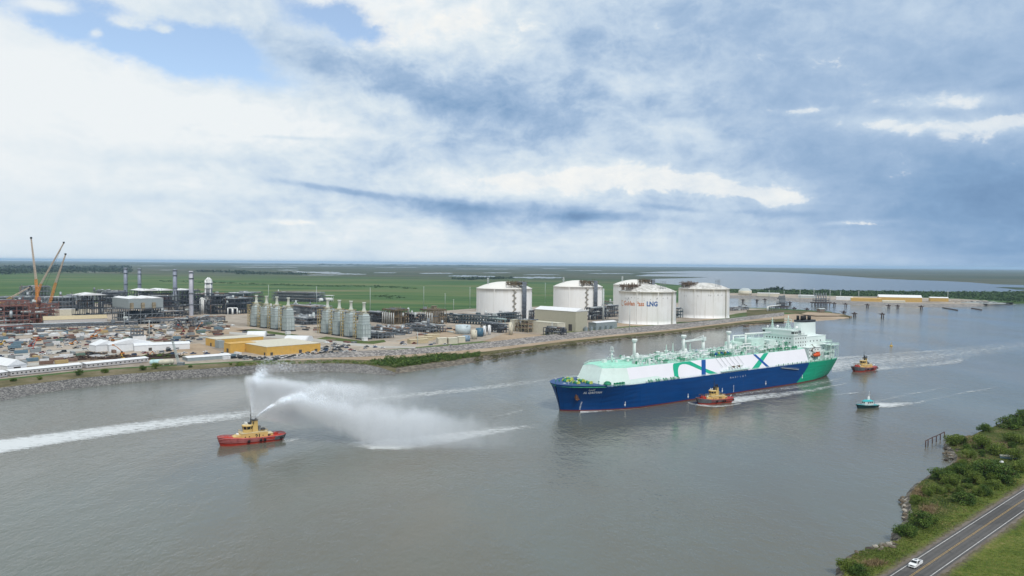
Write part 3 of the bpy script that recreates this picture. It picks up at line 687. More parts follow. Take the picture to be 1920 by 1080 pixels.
for x in (-88.2, -90.6): m_ = MB(); m_.box((x, 14.53, 38), (1.8, .12, 1.2)); m_.build('bridge_window', GLASS, bridge)
railing('bridge_railing', [(-86.6, -14.5, 40.3), (-86.6, 14.5, 40.3), (-99, 12.2, 40.5), (-99, -12.2, 40.5)], MINT, bridge, 1.2, 2.0, .14)
def lattice(mb, x, y, z0, z1, w, top=.3, n=4):
    for i in range(4):
        a = math.pi / 4 + i * math.pi / 2; p = (x + w * math.cos(a), y + w * math.sin(a), z0); q = (x + top * math.cos(a), y + top * math.sin(a), z1); mb.bar(p, q, .3)
        for k in range(n):
            a2 = a + math.pi / 2; t = k / n; t2 = (k + 1) / n; ww = w + (top - w) * t; w2 = w + (top - w) * t2
            mb.bar((x + ww * math.cos(a), y + ww * math.sin(a), z0 + (z1 - z0) * t), (x + w2 * math.cos(a2), y + w2 * math.sin(a2), z0 + (z1 - z0) * t2), .18)
rm = MB(); lattice(rm, -89, -7, 40.6, 47, 1.3, .2); rm.cyl((-89, -7, 46), (-89, -7, 49.5), .2, n=6); rm.bar((-89, -8.6, 47), (-89, -5.4, 47), .3); rm.build('radar_mast', MINT, ship)
rm = MB(); lattice(rm, -96, 3, 40.6, 48, 2.3, .5); rm.box((-96, 3, 46.6), (1.6, 6.5, .3)); rm.box((-96, 3, 48.6), (1.2, 4.4, .4)); rm.cyl((-96, 3, 48), (-96, 3, 51.6), .3, n=6); rm.bar((-96, 0, 48), (-96, 0, 49.8), .25); rm.bar((-96, 6, 47), (-96, 6, 49), .25); rm.build('signal_mast', MINT, ship)
for x, y, r_ in ((-97, 10, 1.3), (-98, -8, 1.0), (-90, -12, .8)): mb = MB(); mb.cyl((x, y, 36.4), (x, y, 41.5), .3, n=6); mb.ball((x, y, 42.2), r_, 12); mb.build('radome', WHITE, ship)
mb = MB(); mb.box((-101, 2, 36.4), (9, 16, 3.0)); mb.box((-100, 12, 36.6), (5, 4, 1.8)); mb.build('deckhouse', DARK if False else HW, ship)
mb = MB(); mb.box((-95.5, 12, 38.4), (3, 4.2, 1.6)); mb.build('cooling_grille', STEEL, ship)
# casing and funnel
ca = MB(); ca.box((-121, 0, 15.2), (32, 24, 19)); ca.box((-121, 0, 34.2), (32.6, 24.6, .3)); ca.box((-126, 0, 15.2), (26, 30, 12)); casing = ca.build('engine_casing', HW, ship)
for i in range(5):
    for z in (19, 23.5, 30): m_ = MB(); m_.box((-109 - i * 5, 12.03 if z > 27.3 else 15.03, z), (1.0, .12, 1.1)); m_.build('window', GLASS, casing)
fu = MB(); el = lambda z, k=1.0: [(-125 + 11.2 * k * math.copysign(abs(math.cos(w)) ** .75, math.cos(w)), 6.4 * k * math.copysign(abs(math.sin(w)) ** .75, math.sin(w)), z) for w in [2 * math.pi * i / 28 for i in range(28)]]
fu.loft([el(34.3), el(45.4, .96)], 0, True); fu.loft([el(45.4, .985), el(46.9, .985)], 1, True); fu.add(el(46.9, .985), [tuple(range(28))], 1); fun = fu.build('funnel', [HW, DARK], ship)
for x, y in ((-118, 1.5), (-118, -2.2), (-123, 0), (-127.5, 2), (-128, -2), (-132, 0)): m_ = MB(); m_.cyl((x, y, 46.9), (x, y, 49.8 + (x % 3) * .4), 1.15, n=10); m_.build('exhaust_pipe', BLACK, fun)
# aft working decks
for x, y, z, d in ((-139, 6, 15.2, (10, 16, 10)), (-141, -6, 15.2, (8, 14, 7)), (-133, 15.5, 21, (14, 7, .5)), (-137, 16, 26.5, (13, 9, .5)), (-128, 17.5, 29.5, (9, 6, .5)), (-143, 12, 23.2, (5, 12, .5)), (-138, 15, 15.2, (5, 5, 11))):
    mb = MB(); mb.box((x, y, z), d)
    if d[2] < 1:
        for i in (-1, 1): mb.bar((x + i * d[0] * .45, y + d[1] * .45, 15.2), (x + i * d[0] * .45, y + d[1] * .45, z), .3)
    p = mb.build('aft_platform' if d[2] < 1 else 'aft_house', MINT if d[2] < 1 else HW, ship)
    railing('platform_railing', [(x + d[0] / 2, y + d[1] / 2, z + d[2]), (x - d[0] / 2, y + d[1] / 2, z + d[2]), (x - d[0] / 2, y - d[1] / 2, z + d[2])], MINT, p, 1.2, 1.5, .14)
for i in range(14):
    x = -104 - rs.uniform(0, 38); y = rs.uniform(17, 21.5); mb = MB(); h = rs.uniform(2, 9); mb.bar((x, y, 15.2), (x, y, 15.2 + h), .3); mb.bar((x, y, 15.2 + h), (x - rs.uniform(2, 5), y, 15.2 + h), .3); mb.bar((x - 2, y, 15.2), (x - 2, y, 15.2 + h), .25); mb.build('davit_frame', (MINT, PIPEW, PALE)[i % 3], ship)
st = MB()
for k in range(6): st.bar((-103 - (k % 2) * 4, 19.9, 15.4 + k * 2.3), (-107 + (k % 2) * 4, 19.9, 17.7 + k * 2.3), .5, h=.2); st.box((-103 - ((k + 1) % 2) * 4.6, 20, 17.6 + k * 2.3), (1.6, 1.4, .15))
st.build('outside_stair', BROWN, ship)
def lifeboat(s):
    mb = MB(); pr = [(.05, -4.6), (.9, -4.2), (1.4, -3), (1.55, 0), (1.4, 2.8), (.8, 4.2), (.05, 4.7)]; rings = []
    for r_, xx in pr: rings.append([(-109 + xx, s * 21 + r_ * math.cos(w), 20.4 + r_ * 1.05 * math.sin(w)) for w in [2 * math.pi * i / 12 for i in range(12)]])
    mb.loft(rings, smooth=True); mb.box((-110.5, s * 21, 21.6), (3, 1.8, 1.2)); lb = mb.build('lifeboat', ORANGE, ship)
    dv = MB()
    for xx in (-112.5, -105.5): dv.bar((xx, s * 19.8, 15.3), (xx, s * 19.8, 22.4), .5); dv.bar((xx, s * 19.8, 22.4), (xx, s * 22.4, 23.6), .45)
    dv.build('boat_davit', PIPEW, ship)
lifeboat(1); lifeboat(-1)
for i in range(4): mb = MB(); mb.cyl((-123 - i * 2.2, 20, 15.2), (-123 - i * 2.2, 20, 19), .45, n=8); mb.build('vent_post', PIPEW, ship)
gw = MB(); gw.bar((-56, 23.5, 14.3), (-79, 23.6, 11.2), 1.0, h=.35); gw.bar((-56, 23.9, 15.2), (-79, 24.0, 12.1), .12); gw.build('gangway', PALE, ship)
dm = MB()
for x in (138, 2, -128):
    for k in range(6): z = 1.2 + k * .9; dm.add([(x - .35, hull_y(x - .35, z) + .08, z), (x + .35, hull_y(x + .35, z) + .08, z), (x + .35, hull_y(x + .35, z + .4) + .08, z + .4), (x - .35, hull_y(x - .35, z + .4) + .08, z + .4)], [(0, 1, 2, 3)])
dm.build('draught_marks', WHITE, ship)
# forecastle gear
fk = random.Random(4); zf = 15.75
for x, y in ((138, 5), (138, -5), (131, 9), (131, -9), (130, 1)):
    mb = MB(); mb.box((x, y, zf), (3.4, 4.4, .5)); mb.cyl((x, y - 1.9, zf + 1.5), (x, y + 1.9, zf + 1.5), 1.1, n=12); w_ = mb.build('mooring_winch', GRN, ship)
    m_ = MB(); m_.cyl((x, y - 2.2, zf + 1.5), (x, y - 1.95, zf + 1.5), 1.5, n=12); m_.cyl((x, y + 1.95, zf + 1.5), (x, y + 2.2, zf + 1.5), 1.5, n=12); m_.build('winch_drum', YG, w_)
for i in range(34):
    x = fk.uniform(122, 147); lim = hull_y(x, 15) * .85; y = fk.uniform(-lim, lim); mb = MB(); k = i % 4
    if k == 0: mb.cyl((x - .5, y, zf), (x - .5, y, zf + 1.3), .35, n=8); mb.cyl((x + .7, y, zf), (x + .7, y, zf + 1.3), .35, n=8); nm = 'bollard'
    elif k == 1: mb.cyl((x, y, zf), (x, y, zf + 2.2), .3, n=6); mb.cyl((x, y, zf + 2.2), (x, y, zf + 2.8), .6, n=8); nm = 'vent_head'
    elif k == 2: mb.box((x, y, zf), (1.6, 1.2, 1.6)); nm = 'deck_locker'
    else: mb.bar((x, y, zf), (x, y, zf + 3.2), .25); mb.bar((x, y - .9, zf + 2.6), (x, y + .9, zf + 2.6), .2); nm = 'rope_guide'
    mb.build(nm, (GRN, YG, GRN, PIPEW, GRN)[i % 5], ship)
mb = MB(); mb.cyl((121, 15.5, 15.7), (121, 15.5, 17.4), 2.4, n=16); mb.cyl((121, 15.5, 17.4), (121, 15.5, 18.2), 2.0, 1.2, n=16); mb.build('store_hatch', GRN, ship)
for x in (116, 118.5, 113.5, 111): mb = MB(); mb.box((x, 19.6, 15.5), (1.2, 1.4, 2.0)); mb.build('deck_locker', GRN, ship)
for k in range(14): mb = MB(); x = 92 - k * 2.4; mb.cyl((x, 21.4, 15.4), (x, 21.4, 17.2), .4, n=6); mb.box((x - .8, 21.5, 15.4), (.9, .9, 1.2)); mb.build('deck_vent', GRN if k % 3 else PIPEW, ship)
for k in range(26): mb = MB(); x = -52 - k * 3.1; mb.cyl((x, 21.9, 15.3), (x, 21.9, 16.9), .3, n=6); mb.build('deck_vent', GRN if k % 2 else MINT, ship)
# ------------------------------------------------------------------ tugs
TRED = M('tug_red', (.40, .035, .02), .45, var=.15); TPINK = M('rubbing_strake', (.42, .16, .16), .6); TYEL = M('tug_cream', (.56, .40, .15), .5, var=.06); TTOP = M('tug_top', (.60, .52, .33), .5, var=.06)
FEND = M('grey_fender', (.13, .14, .15), .7, var=.25); TDECK = M('tug_deck', (.17, .035, .03), .7, var=.2); TYRE = BLACK
TS = [(17, 15.6, .3, 4.6), (16.3, 14.6, 2.2, 4.5), (14.6, 12.8, 3.9, 4.3), (12, 10.6, 5.0, 4.0), (8, 7.5, 5.4, 3.5), (2, 2, 5.5, 3.0), (-4, -4, 5.5, 2.8), (-10, -10, 5.4, 2.8), (-14, -13.5, 4.9, 2.9), (-16.2, -15.2, 3.4, 3.0), (-17, -15.8, 1.2, 3.0)]
def tug(label, loc, rz, kind, number):
    t = thing('tugboat', label, 'tugboat', loc, rz, 'tugboats working on the river')
    mb = MB(); rings = []
    for xd, xw, yd, zd in TS:
        L = []
        for k in (-.6, 0, .35, .62, 1):
            kk = max(k, 0); L.append((xw + (xd - xw) * kk, max(.05, yd * (.80 + .20 * kk)), zd * k))
        rings.append(L + [(x, -y, z) for x, y, z in reversed(L)])
    mb.loft(rings, closed=False, smooth=True); hull = mb.build('hull', TRED, t)
    ib = MB(); top = [(xd * .985, max(.05, yd - .25), zd - .01) for xd, xw, yd, zd in TS]; lo = [(x, y, z - 1.1) for x, y, z in top]
    ib.loft([lo, top], closed=False); ib.loft([[(x, -y, z) for x, y, z in top], [(x, -y, z) for x, y, z in lo]], closed=False); ib.build('bulwark', TRED, t)
    cap = MB()
    for s in (1, -1): cap.tube([(xd, s * yd, zd) for xd, xw, yd, zd in TS], .17, 6)
    cap.build('gunwale', TPINK if kind == 'A' else FEND, t)
    dk = MB(); n = len(lo); dk.add(lo + [(x, -y, z) for x, y, z in lo], [(i, i + 1, n + i + 1, n + i) for i in range(n - 1)]); dk.build('deck', TDECK, t)
    for f in (.80, .62, .44):
        for s in (1, -1):
            rb = MB(); rb.tube([(xw + (xd - xw) * f + .12, s * (yd * (.80 + .20 * f) + .1), zd * f) for xd, xw, yd, zd in (TS[:7] if f > .5 else TS)], .15, 6); rb.build('rubbing_strake', TPINK if kind == 'A' else FEND, hull)
    fp = TS[7:] if kind == 'A' else TS[:5]
    for s in (1, -1):
        fr = MB(); A = [(xd + (-.18 if xd < 0 else .18), s * (yd + .16), zd - .1) for xd, xw, yd, zd in fp]; B = [(xw + (xd - xw) * .25 + (-.18 if xd < 0 else .18), s * (yd * .85 + .25), zd * .28) for xd, xw, yd, zd in fp]; fr.loft([A, B], closed=False, smooth=True); fr.build('fender', FEND, t)
    for x, y in ((-13.4, 5.3), (-3, 5.65), (-5, 5.65), (3, 5.65)):
        for s in (1, -1):
            m_ = MB(); m_.lathe([(.3, -.25), (.65, -.25), (.75, 0), (.65, .25), (.3, .25)], n=12)
            q = m_.build('tyre_fender', TYRE, t); q.location = (x, s * y, 1.7); q.rotation_euler = (R(90), 0, 0)
    # deckhouse
    h = MB(); h.prism([(6, 3.4), (-7, 3.6), (-7, -3.6), (6, -3.4)], 1.8, 5.3); h.add([(6, 3.2, 1.9), (6, -3.2, 1.9), (10, -2.4, 2.6), (10, 2.4, 2.6), (6, 3.2, 4.7), (6, -3.2, 4.7), (9.4, -2.2, 3.9), (9.4, 2.2, 3.9)], [(4, 7, 6, 5), (2, 6, 7, 3), (1, 5, 6, 2), (0, 3, 7, 4)])
    h.prism([(-7, 2.9), (-10, 2.6), (-10, -2.6), (-7, -2.9)], 1.8, 4.0); house = h.build('deckhouse', TYEL, t)
    tp = MB(); tp.box((-.5, 0, 5.3), (13.2, 7.1, .12)); tp.box((-8.5, 0, 4.0), (3.2, 5.6, .1)); tp.build('boat_deck', TTOP, t)
    railing('hand_rail', [(5.8, 3.3, 5.4), (-7, 3.5, 5.4), (-7, -3.5, 5.4), (5.8, -3.3, 5.4), (5.8, 3.3, 5.4)], TYEL, t, .95, 1.5, .07)
    for x in (-8.2, -4.6, 2.2, 4.2):
        for s in (1, -1): m_ = MB(); m_.cyl((x, s * 3.4, 3.6), (x, s * 3.62, 3.6), .28, n=10); m_.build('porthole', GLASS, house)
    for s in (1, -1): m_ = MB(); m_.box((-7.6, s * 2.82, 1.9), (.9, .2, 1.9)); m_.build('door', DARK, house)
    if number:
        vs, fs = text_polys(number, 2.7, .10)
        for s in (1, -1):
            m_ = MB(); w_ = max(v[0] for v in vs)
            if s > 0: m_.add([(-.7 - v[0], 3.62 + .0, 2.6 + v[1]) for v in vs], fs)
            else: m_.add([(-.7 - w_ + v[0], -3.62, 2.6 + v[1]) for v in vs], fs)
            m_.build('hull_number', BLACK, house)
    # wheelhouse: eight sided with outward leaning windows
    def octo(z, r, k=0.0): return [(2.2 + r * 1.02 * math.cos(a) + k, r * math.sin(a), z) for a in [math.pi / 8 + i * math.pi / 4 for i in range(8)]]
    wh = MB(); wh.loft([octo(5.4, 2.35), octo(7.0, 2.35)], 0); wh.loft([octo(7.0, 2.36), octo(8.5, 2.62)], 1); wh.loft([octo(8.5, 2.85), octo(8.9, 2.9), octo(9.3, 2.5)], 0); wh.add(octo(9.3, 2.5), [tuple(range(8))], 2); wh.add(octo(8.5, 2.85), [tuple(reversed(range(8)))], 0)
    whl = wh.build('wheelhouse', [TYEL, GLASS, TTOP], t)
    for a in [math.pi / 8 + i * math.pi / 4 for i in range(8)]:
        m_ = MB(); m_.bar((2.2 + 2.40 * math.cos(a), 2.38 * math.sin(a), 7.0), (2.2 + 2.68 * math.cos(a), 2.66 * math.sin(a), 8.5), .22); m_.build('window_post', TYEL, whl)
    fb = MB(); fb.box((-1.4, 0, 5.4), (2.6, 2.6, 5.6), taper=.06); fun = fb.build('funnel', TYEL, t)
    m_ = MB(); m_.box((-1.4, 0, 11.0), (2.7, 2.7, .5)); m_.build('funnel_cap', DARK, fun)
    for y in (-.7, .7): m_ = MB(); m_.cyl((-1.7, y, 11.5), (-2.0, y, 13.0), .38, n=8); m_.build('exhaust_pipe', BLACK, fun)
    ms = MB(); ms.cyl((.6, 0, 9.3), (.6, 0, 14.5), .28, .16, n=8); ms.cyl((.6, 0, 14.5), (.6, 0, 18.2), .1, n=6); ms.bar((.6, -1.2, 11.4), (.6, 1.2, 11.4), .18); ms.bar((.6, -.8, 13.4), (.6, .8, 13.4), .15); ms.box((1.3, 0, 9.3), (1.0, 1.6, .9)); ms.ball((.6, 0, 13.9), .35, 8); ms.box((.9, .9, 9.3), (.6, .6, 1.5)); ms.build('mast', DARK, t)
    for x, y in ((3.2, .9), (3.2, -.9), (2.6, 0)): m_ = MB(); m_.cyl((x, y, 9.3), (x, y, 10.2), .2, n=6); m_.ball((x, y, 10.3), .3, 8); m_.build('searchlight', WHITE, t)
    for s in (1, -1): m_ = MB(); m_.cyl((-.4, s * 1.8, 9.6), (-.4, s * 1.8, 10.8), .22, n=8); m_.cyl((-.4, s * 1.8, 10.8), (-.9, s * 1.9, 11.7), .16, n=8); m_.bar((-.4, s * 1.2, 9.8), (-.4, s * 1.8, 9.8), .2); m_.build('water_cannon', DARK, t)
    m_ = MB(); m_.box((-3.6, 0, 5.42), (1.2, 2.2, 2.6)); m_.build('vent_house', FEND, t)
    m_ = MB(); m_.lathe([(.1, 0), (1.1, .1), (1.25, .6), (.9, 1.2), (.1, 1.5)], (-5.4, .6, 5.5), 12); m_.build('life_raft', DARK, t)
    m_ = MB(); m_.box((7.2, 0, 4.6), (1.2, 1.0, .7)); m_.build('deck_box', WHITE, t)
    if kind == 'A':
        wn = MB(); wn.cyl((-12, -1.5, 2.9), (-12, 1.5, 2.9), .9, n=12); wn.box((-12, 0, 1.8), (2.2, 3.6, .6)); wn.build('towing_winch', TRED, t)
        for y in (-2.6, 2.6): m_ = MB(); m_.cyl((-14, y, 1.8), (-14, y, 3.2), .3, n=8); m_.build('bitt', TRED, t)
    else:
        wn = MB(); wn.cyl((11.2, -1.8, 4.4), (11.2, 1.8, 4.4), 1.35, n=14); wn.box((11, 0, 2.8), (3.0, 4.4, .8)); wn.build('towing_winch', TRED, t)
        gf = MB()
        for s in (1, -1): gf.bar((13.4, s * 1.8, 3.2), (13.4, s * 1.8, 6.6), .22); gf.bar((10, s * 2.6, 3.2), (10, s * 2.6, 6.6), .22); gf.bar((13.4, s * 1.8, 6.6), (10, s * 2.6, 6.6), .22)
        gf.bar((13.4, 1.8, 6.6), (13.4, -1.8, 6.6), .22); gf.bar((10, 2.6, 6.6), (10, -2.6, 6.6), .22); gf.build('winch_frame', BROWN, t)
        m_ = MB(); m_.bar((-14.5, 0, 2), (-16.5, 0, 4.6), .12); m_.add([(-15.7, 0, 3.6), (-16.5, 0, 4.6), (-15.9, .9, 4.3), (-15.3, .9, 3.5)], [(0, 1, 2, 3)]); m_.build('stern_flag', WHITE, t)
    for x in (13.2, 12): m_ = MB(); m_.cyl((x, 0, 3.2), (x, 0, 4.5), .35, n=8); m_.build('bitt', TRED, t)
    return t
g1 = G(397, 841, 0); g2 = G(533, 824.5, 0)
c1 = ((g1[0] + g2[0]) / 2, (g1[1] + g2[1]) / 2 + 4.5); rz1 = math.atan2(g1[1] - g2[1], g1[0] - g2[0])
TUG = tug('red and cream tugboat numbered 21 spraying water from its cannons', (c1[0], c1[1], 0), rz1, 'A', '21')
g = G(1340, 754, 0); tg2 = tug('red tugboat with grey bow fender pushing along the blue ship side', (g[0] - .5, g[1] - 1.5, 0), R(180 + 30), 'B', '22'); tg2.scale = (.93, .93, .93)
g = G(1620, 694.5, 0); tg3 = tug('red tugboat with grey bow following in the foaming wake behind the green stern', (g[0], g[1], 0), R(180 + 36), 'B', None)

# pilot boat
TEAL = M('teal_paint', (.02, .36, .38), .4, var=.1); TEALD = M('dark_hull', (.012, .045, .05), .4, var=.2)
g = G(1625, 764.5, 0); pb = thing('pilot_boat', 'small teal pilot boat with a white cabin running beside the ship', 'boat', (g[0], g[1], 0), R(180 + 22))
ps = [(8.2, 7.0, .2, 2.5), (7.2, 6.0, 1.1, 2.35), (5, 4.4, 1.95, 2.1), (1, 1, 2.3, 1.75), (-4, -4, 2.35, 1.5), (-7.6, -7.4, 2.2, 1.45)]
mb = MB(); rings = []
for xd, xw, yd, zd in ps:
    L = [(xw + (xd - xw) * max(k, 0), max(.04, yd * (.72 + .28 * max(k, 0))), zd * k) for k in (-.4, 0, .5, 1)]; rings.append(L + [(x, -y, z) for x, y, z in reversed(L)])
mb.loft(rings, closed=False, smooth=True, caps=False); n = 8; o = len(mb.v) - n; mb.f.append(tuple(range(o, o + n))); mb.m.append(0); mb.sm.append(False); mb.build('hull', TEALD, pb)
mb = MB(); n = len(ps); mb.add([(a, c - .05, z + .02) for a, b, c, z in ps] + [(a, -c + .05, z + .02) for a, b, c, z in ps], [(i, i + 1, n + i + 1, n + i) for i in range(n - 1)]); mb.build('deck', TEAL, pb)
for s in (1, -1): mb = MB(); mb.tube([(a, s * (c + .08), z - .1) for a, b, c, z in ps], .16, 6); mb.build('fender', BLACK, pb)
mb = MB(); mb.prism([(2.6, 1.1), (1.6, 1.6), (-3.6, 1.6), (-3.6, -1.6), (1.6, -1.6), (2.6, -1.1)], 1.6, 3.9); cab = mb.build('cabin', WHITE, pb)
for s in (1, -1):
    for x in (-2.6, -1.2, .3): m_ = MB(); m_.box((x, s * 1.61, 2.8), (1.0, .06, .7)); m_.build('window', GLASS, cab)
for y in (-.6, .6): m_ = MB(); m_.box((2.62, y, 2.9), (.08, .8, .7)); m_.build('window', GLASS, cab)
mb = MB(); mb.loft([[(3.0, 1.3, 3.9), (1.6, 1.9, 3.9), (-3.9, 1.9, 3.9), (-3.9, -1.9, 3.9), (1.6, -1.9, 3.9), (3.0, -1.3, 3.9)], [(1.2, .6, 4.7), (.8, .8, 4.7), (-2.4, .8, 4.7), (-2.4, -.8, 4.7), (.8, -.8, 4.7), (1.2, -.6, 4.7)]], caps=True); mb.build('roof', TEAL, pb)
mb = MB(); mb.add([(-.6, 0, 4.7), (-2.0, 0, 4.7), (-1.9, 0, 7.2), (-1.4, 0, 7.2)], [(0, 1, 2, 3)]); mb.prism([(-.6, .25), (-2, .25), (-2, -.25), (-.6, -.25)], 4.7, 6.4); mb.bar((-1.7, 0, 6.4), (-1.8, 0, 9.6), .12); mb.bar((-1.7, -1, 7.6), (-1.7, 1, 7.6), .12); mb.build('mast', WHITE, pb)
railing('hand_rail', [(7.0, 1.0, 2.4), (4.8, 1.8, 2.1), (-7, 2.1, 1.5), (-7, -2.1, 1.5), (4.8, -1.8, 2.1), (7, -1, 2.4)], PALE, pb, .9, 1.6, .05)
pb.scale = (1.12, 1.12, 1.12)
# channel buoy
g = G(1671, 649, 0); bu = thing('channel_buoy', 'small yellow channel buoy floating beyond the following tug', 'buoy', (g[0], g[1], 0))
mb = MB(); mb.lathe([(.1, -.5), (1.6, -.4), (1.6, .7), (1.2, 1.1), (.1, 1.2)], n=14); mb.build('float', M('buoy_yellow', (.55, .36, .05), .5), bu)
mb = MB()
for i in range(4): a = i * math.pi / 2; mb.bar((math.cos(a), math.sin(a), 1.0), (.3 * math.cos(a), .3 * math.sin(a), 3.8), .14)
mb.cyl((0, 0, 3.7), (0, 0, 4.4), .35, n=8); mb.build('cage', YEL, bu)

# ------------------------------------------------------------------ spray thrown by the tug's cannons
def spray_mat():
    m, nt, b = new_mat('water_spray'); nt.nodes.remove(b); out = nt.nodes['Material Output']
    at = nt.nodes.new('ShaderNodeAttribute'); at.attribute_name = 'dens'
    df = nt.nodes.new('ShaderNodeBsdfDiffuse'); df.inputs[0].default_value = (.66, .68, .70, 1)
    tl = nt.nodes.new('ShaderNodeBsdfTranslucent'); tl.inputs[0].default_value = (.66, .68, .70, 1)
    ad = nt.nodes.new('ShaderNodeAddShader'); nt.links.new(df.outputs[0], ad.inputs[0]); nt.links.new(tl.outputs[0], ad.inputs[1])
    tr = nt.nodes.new('ShaderNodeBsdfTransparent'); mx = nt.nodes.new('ShaderNodeMixShader')
    nt.links.new(at.outputs['Fac'], mx.inputs[0]); nt.links.new(tr.outputs[0], mx.inputs[1]); nt.links.new(ad.outputs[0], mx.inputs[2]); nt.links.new(mx.outputs[0], out.inputs[0]); return m
SPRAY = spray_mat()
def blobs(name, P, S, D, label):
    """many small four-sided drops and puffs: positions, sizes, opacities"""
    rng = np.random.default_rng(5); n = len(P)
    base = np.array([(1, 1, 1), (1, -1, -1), (-1, 1, -1), (-1, -1, 1)]) / 1.3
    q = rng.normal(size=(n, 4)); q /= np.linalg.norm(q, axis=1)[:, None]; w, x, y, z = q.T
    Rm = np.stack([1 - 2 * (y * y + z * z), 2 * (x * y - z * w), 2 * (x * z + y * w), 2 * (x * y + z * w), 1 - 2 * (x * x + z * z), 2 * (y * z - x * w), 2 * (x * z - y * w), 2 * (y * z + x * w), 1 - 2 * (x * x + y * y)], -1).reshape(n, 3, 3)
    V = np.einsum('nij,kj->nki', Rm, base) * S[:, None, None] * rng.uniform(.7, 1.3, (n, 4, 1)) + P[:, None, :]
    V = V.reshape(-1, 3); o = (np.arange(n) * 4)[:, None, None]; F = (np.array([(0, 1, 2), (0, 3, 1), (0, 2, 3), (1, 3, 2)])[None] + o).reshape(-1, 3)
    me = bpy.data.meshes.new(name); me.vertices.add(len(V)); me.vertices.foreach_set('co', V.ravel()); me.loops.add(F.size); me.polygons.add(len(F)); me.loops.foreach_set('vertex_index', F.ravel()); me.polygons.foreach_set('loop_start', np.arange(len(F)) * 3); me.polygons.foreach_set('loop_total', np.full(len(F), 3)); me.update()
    at = me.attributes.new('dens', 'FLOAT', 'POINT'); at.data.foreach_set('value', np.repeat(D, 4)); me.materials.append(SPRAY)
    ob = bpy.data.objects.new(name, me); COL.objects.link(ob); return tag(ob, label, 'water spray', kind='stuff')
def jet(name, label, o, v0, wind, T, n, spread, tau, sink, d0, seed):
    rng = np.random.default_rng(seed); t = T * rng.uniform(0, 1, n) ** .8
    v = np.array(v0)[None] * (1 + rng.normal(0, spread * .55, (n, 1))) + rng.normal(0, spread, (n, 3)) * np.linalg.norm(v0) * .42
    ta = tau * rng.uniform(.82, 1.16, n); W = np.array(wind)[None] * rng.uniform(.75, 1.25, (n, 1)) + np.array((0, 0, -1.0)) * (sink * rng.uniform(.12, 1.3, n))[:, None]
    g_ = np.array((0, 0, -9.81))[None] * 0
    # linear drag towards wind + fall speed, with an early ballistic stretch
    e = np.exp(-t / ta)[:, None]; P = np.array(o)[None] + W * t[:, None] + (v - W) * (ta[:, None] * (1 - e)) + g_
    gust = np.stack([np.sin(t * 2.1 + rng.uniform(0, .8, n)), np.cos(t * 1.7 + rng.uniform(0, .8, n)), np.sin(t * 3.1)], 1) * (t / T)[:, None] * 1.2
    P = P + gust + rng.normal(0, 1, (n, 3)) * (t / T)[:, None] ** 1.2 * np.array((3.2, 3.2, 1.6))[None]
    clump = np.array([max(.15, 1 + 1.5 * mnoise.noise(Vector((a * .16 + seed, b * .16, c_ * .22)))) for a, b, c_ in P]); k = t / T; S = .12 + .30 * k; D = d0 * (1 - k) ** 1.5 * (.30 + .70 * np.exp(-k * 4)) * clump + .0065
    ok = (P[:, 2] > .15) & (rng.uniform(0, 1, n) < .10 + .90 * np.exp(-k * 5));  return blobs(name, P[ok], S[ok], D[ok], label)
nz0 = Vector((c1[0], c1[1], 11.5)) + Vector((math.cos(rz1), math.sin(rz1), 0)) * (-.6)
J1 = jet('vertical_spray', 'white spray jet rising nearly straight up beside the tug mast and drifting off', tuple(nz0), (-3.6, -.5, 25.0), (9.0, 3.0, 0), 8.5, 60000, .055, 1.45, 7.2, .30, 1)
J2 = jet('arching_spray', 'white spray jet arching away behind the tug and falling as a veil of drops', tuple(nz0), (17.5, -3.0, 15.5), (10.5, -.3, 0), 9.0, 60000, .055, 1.6, 7.0, .30, 2)
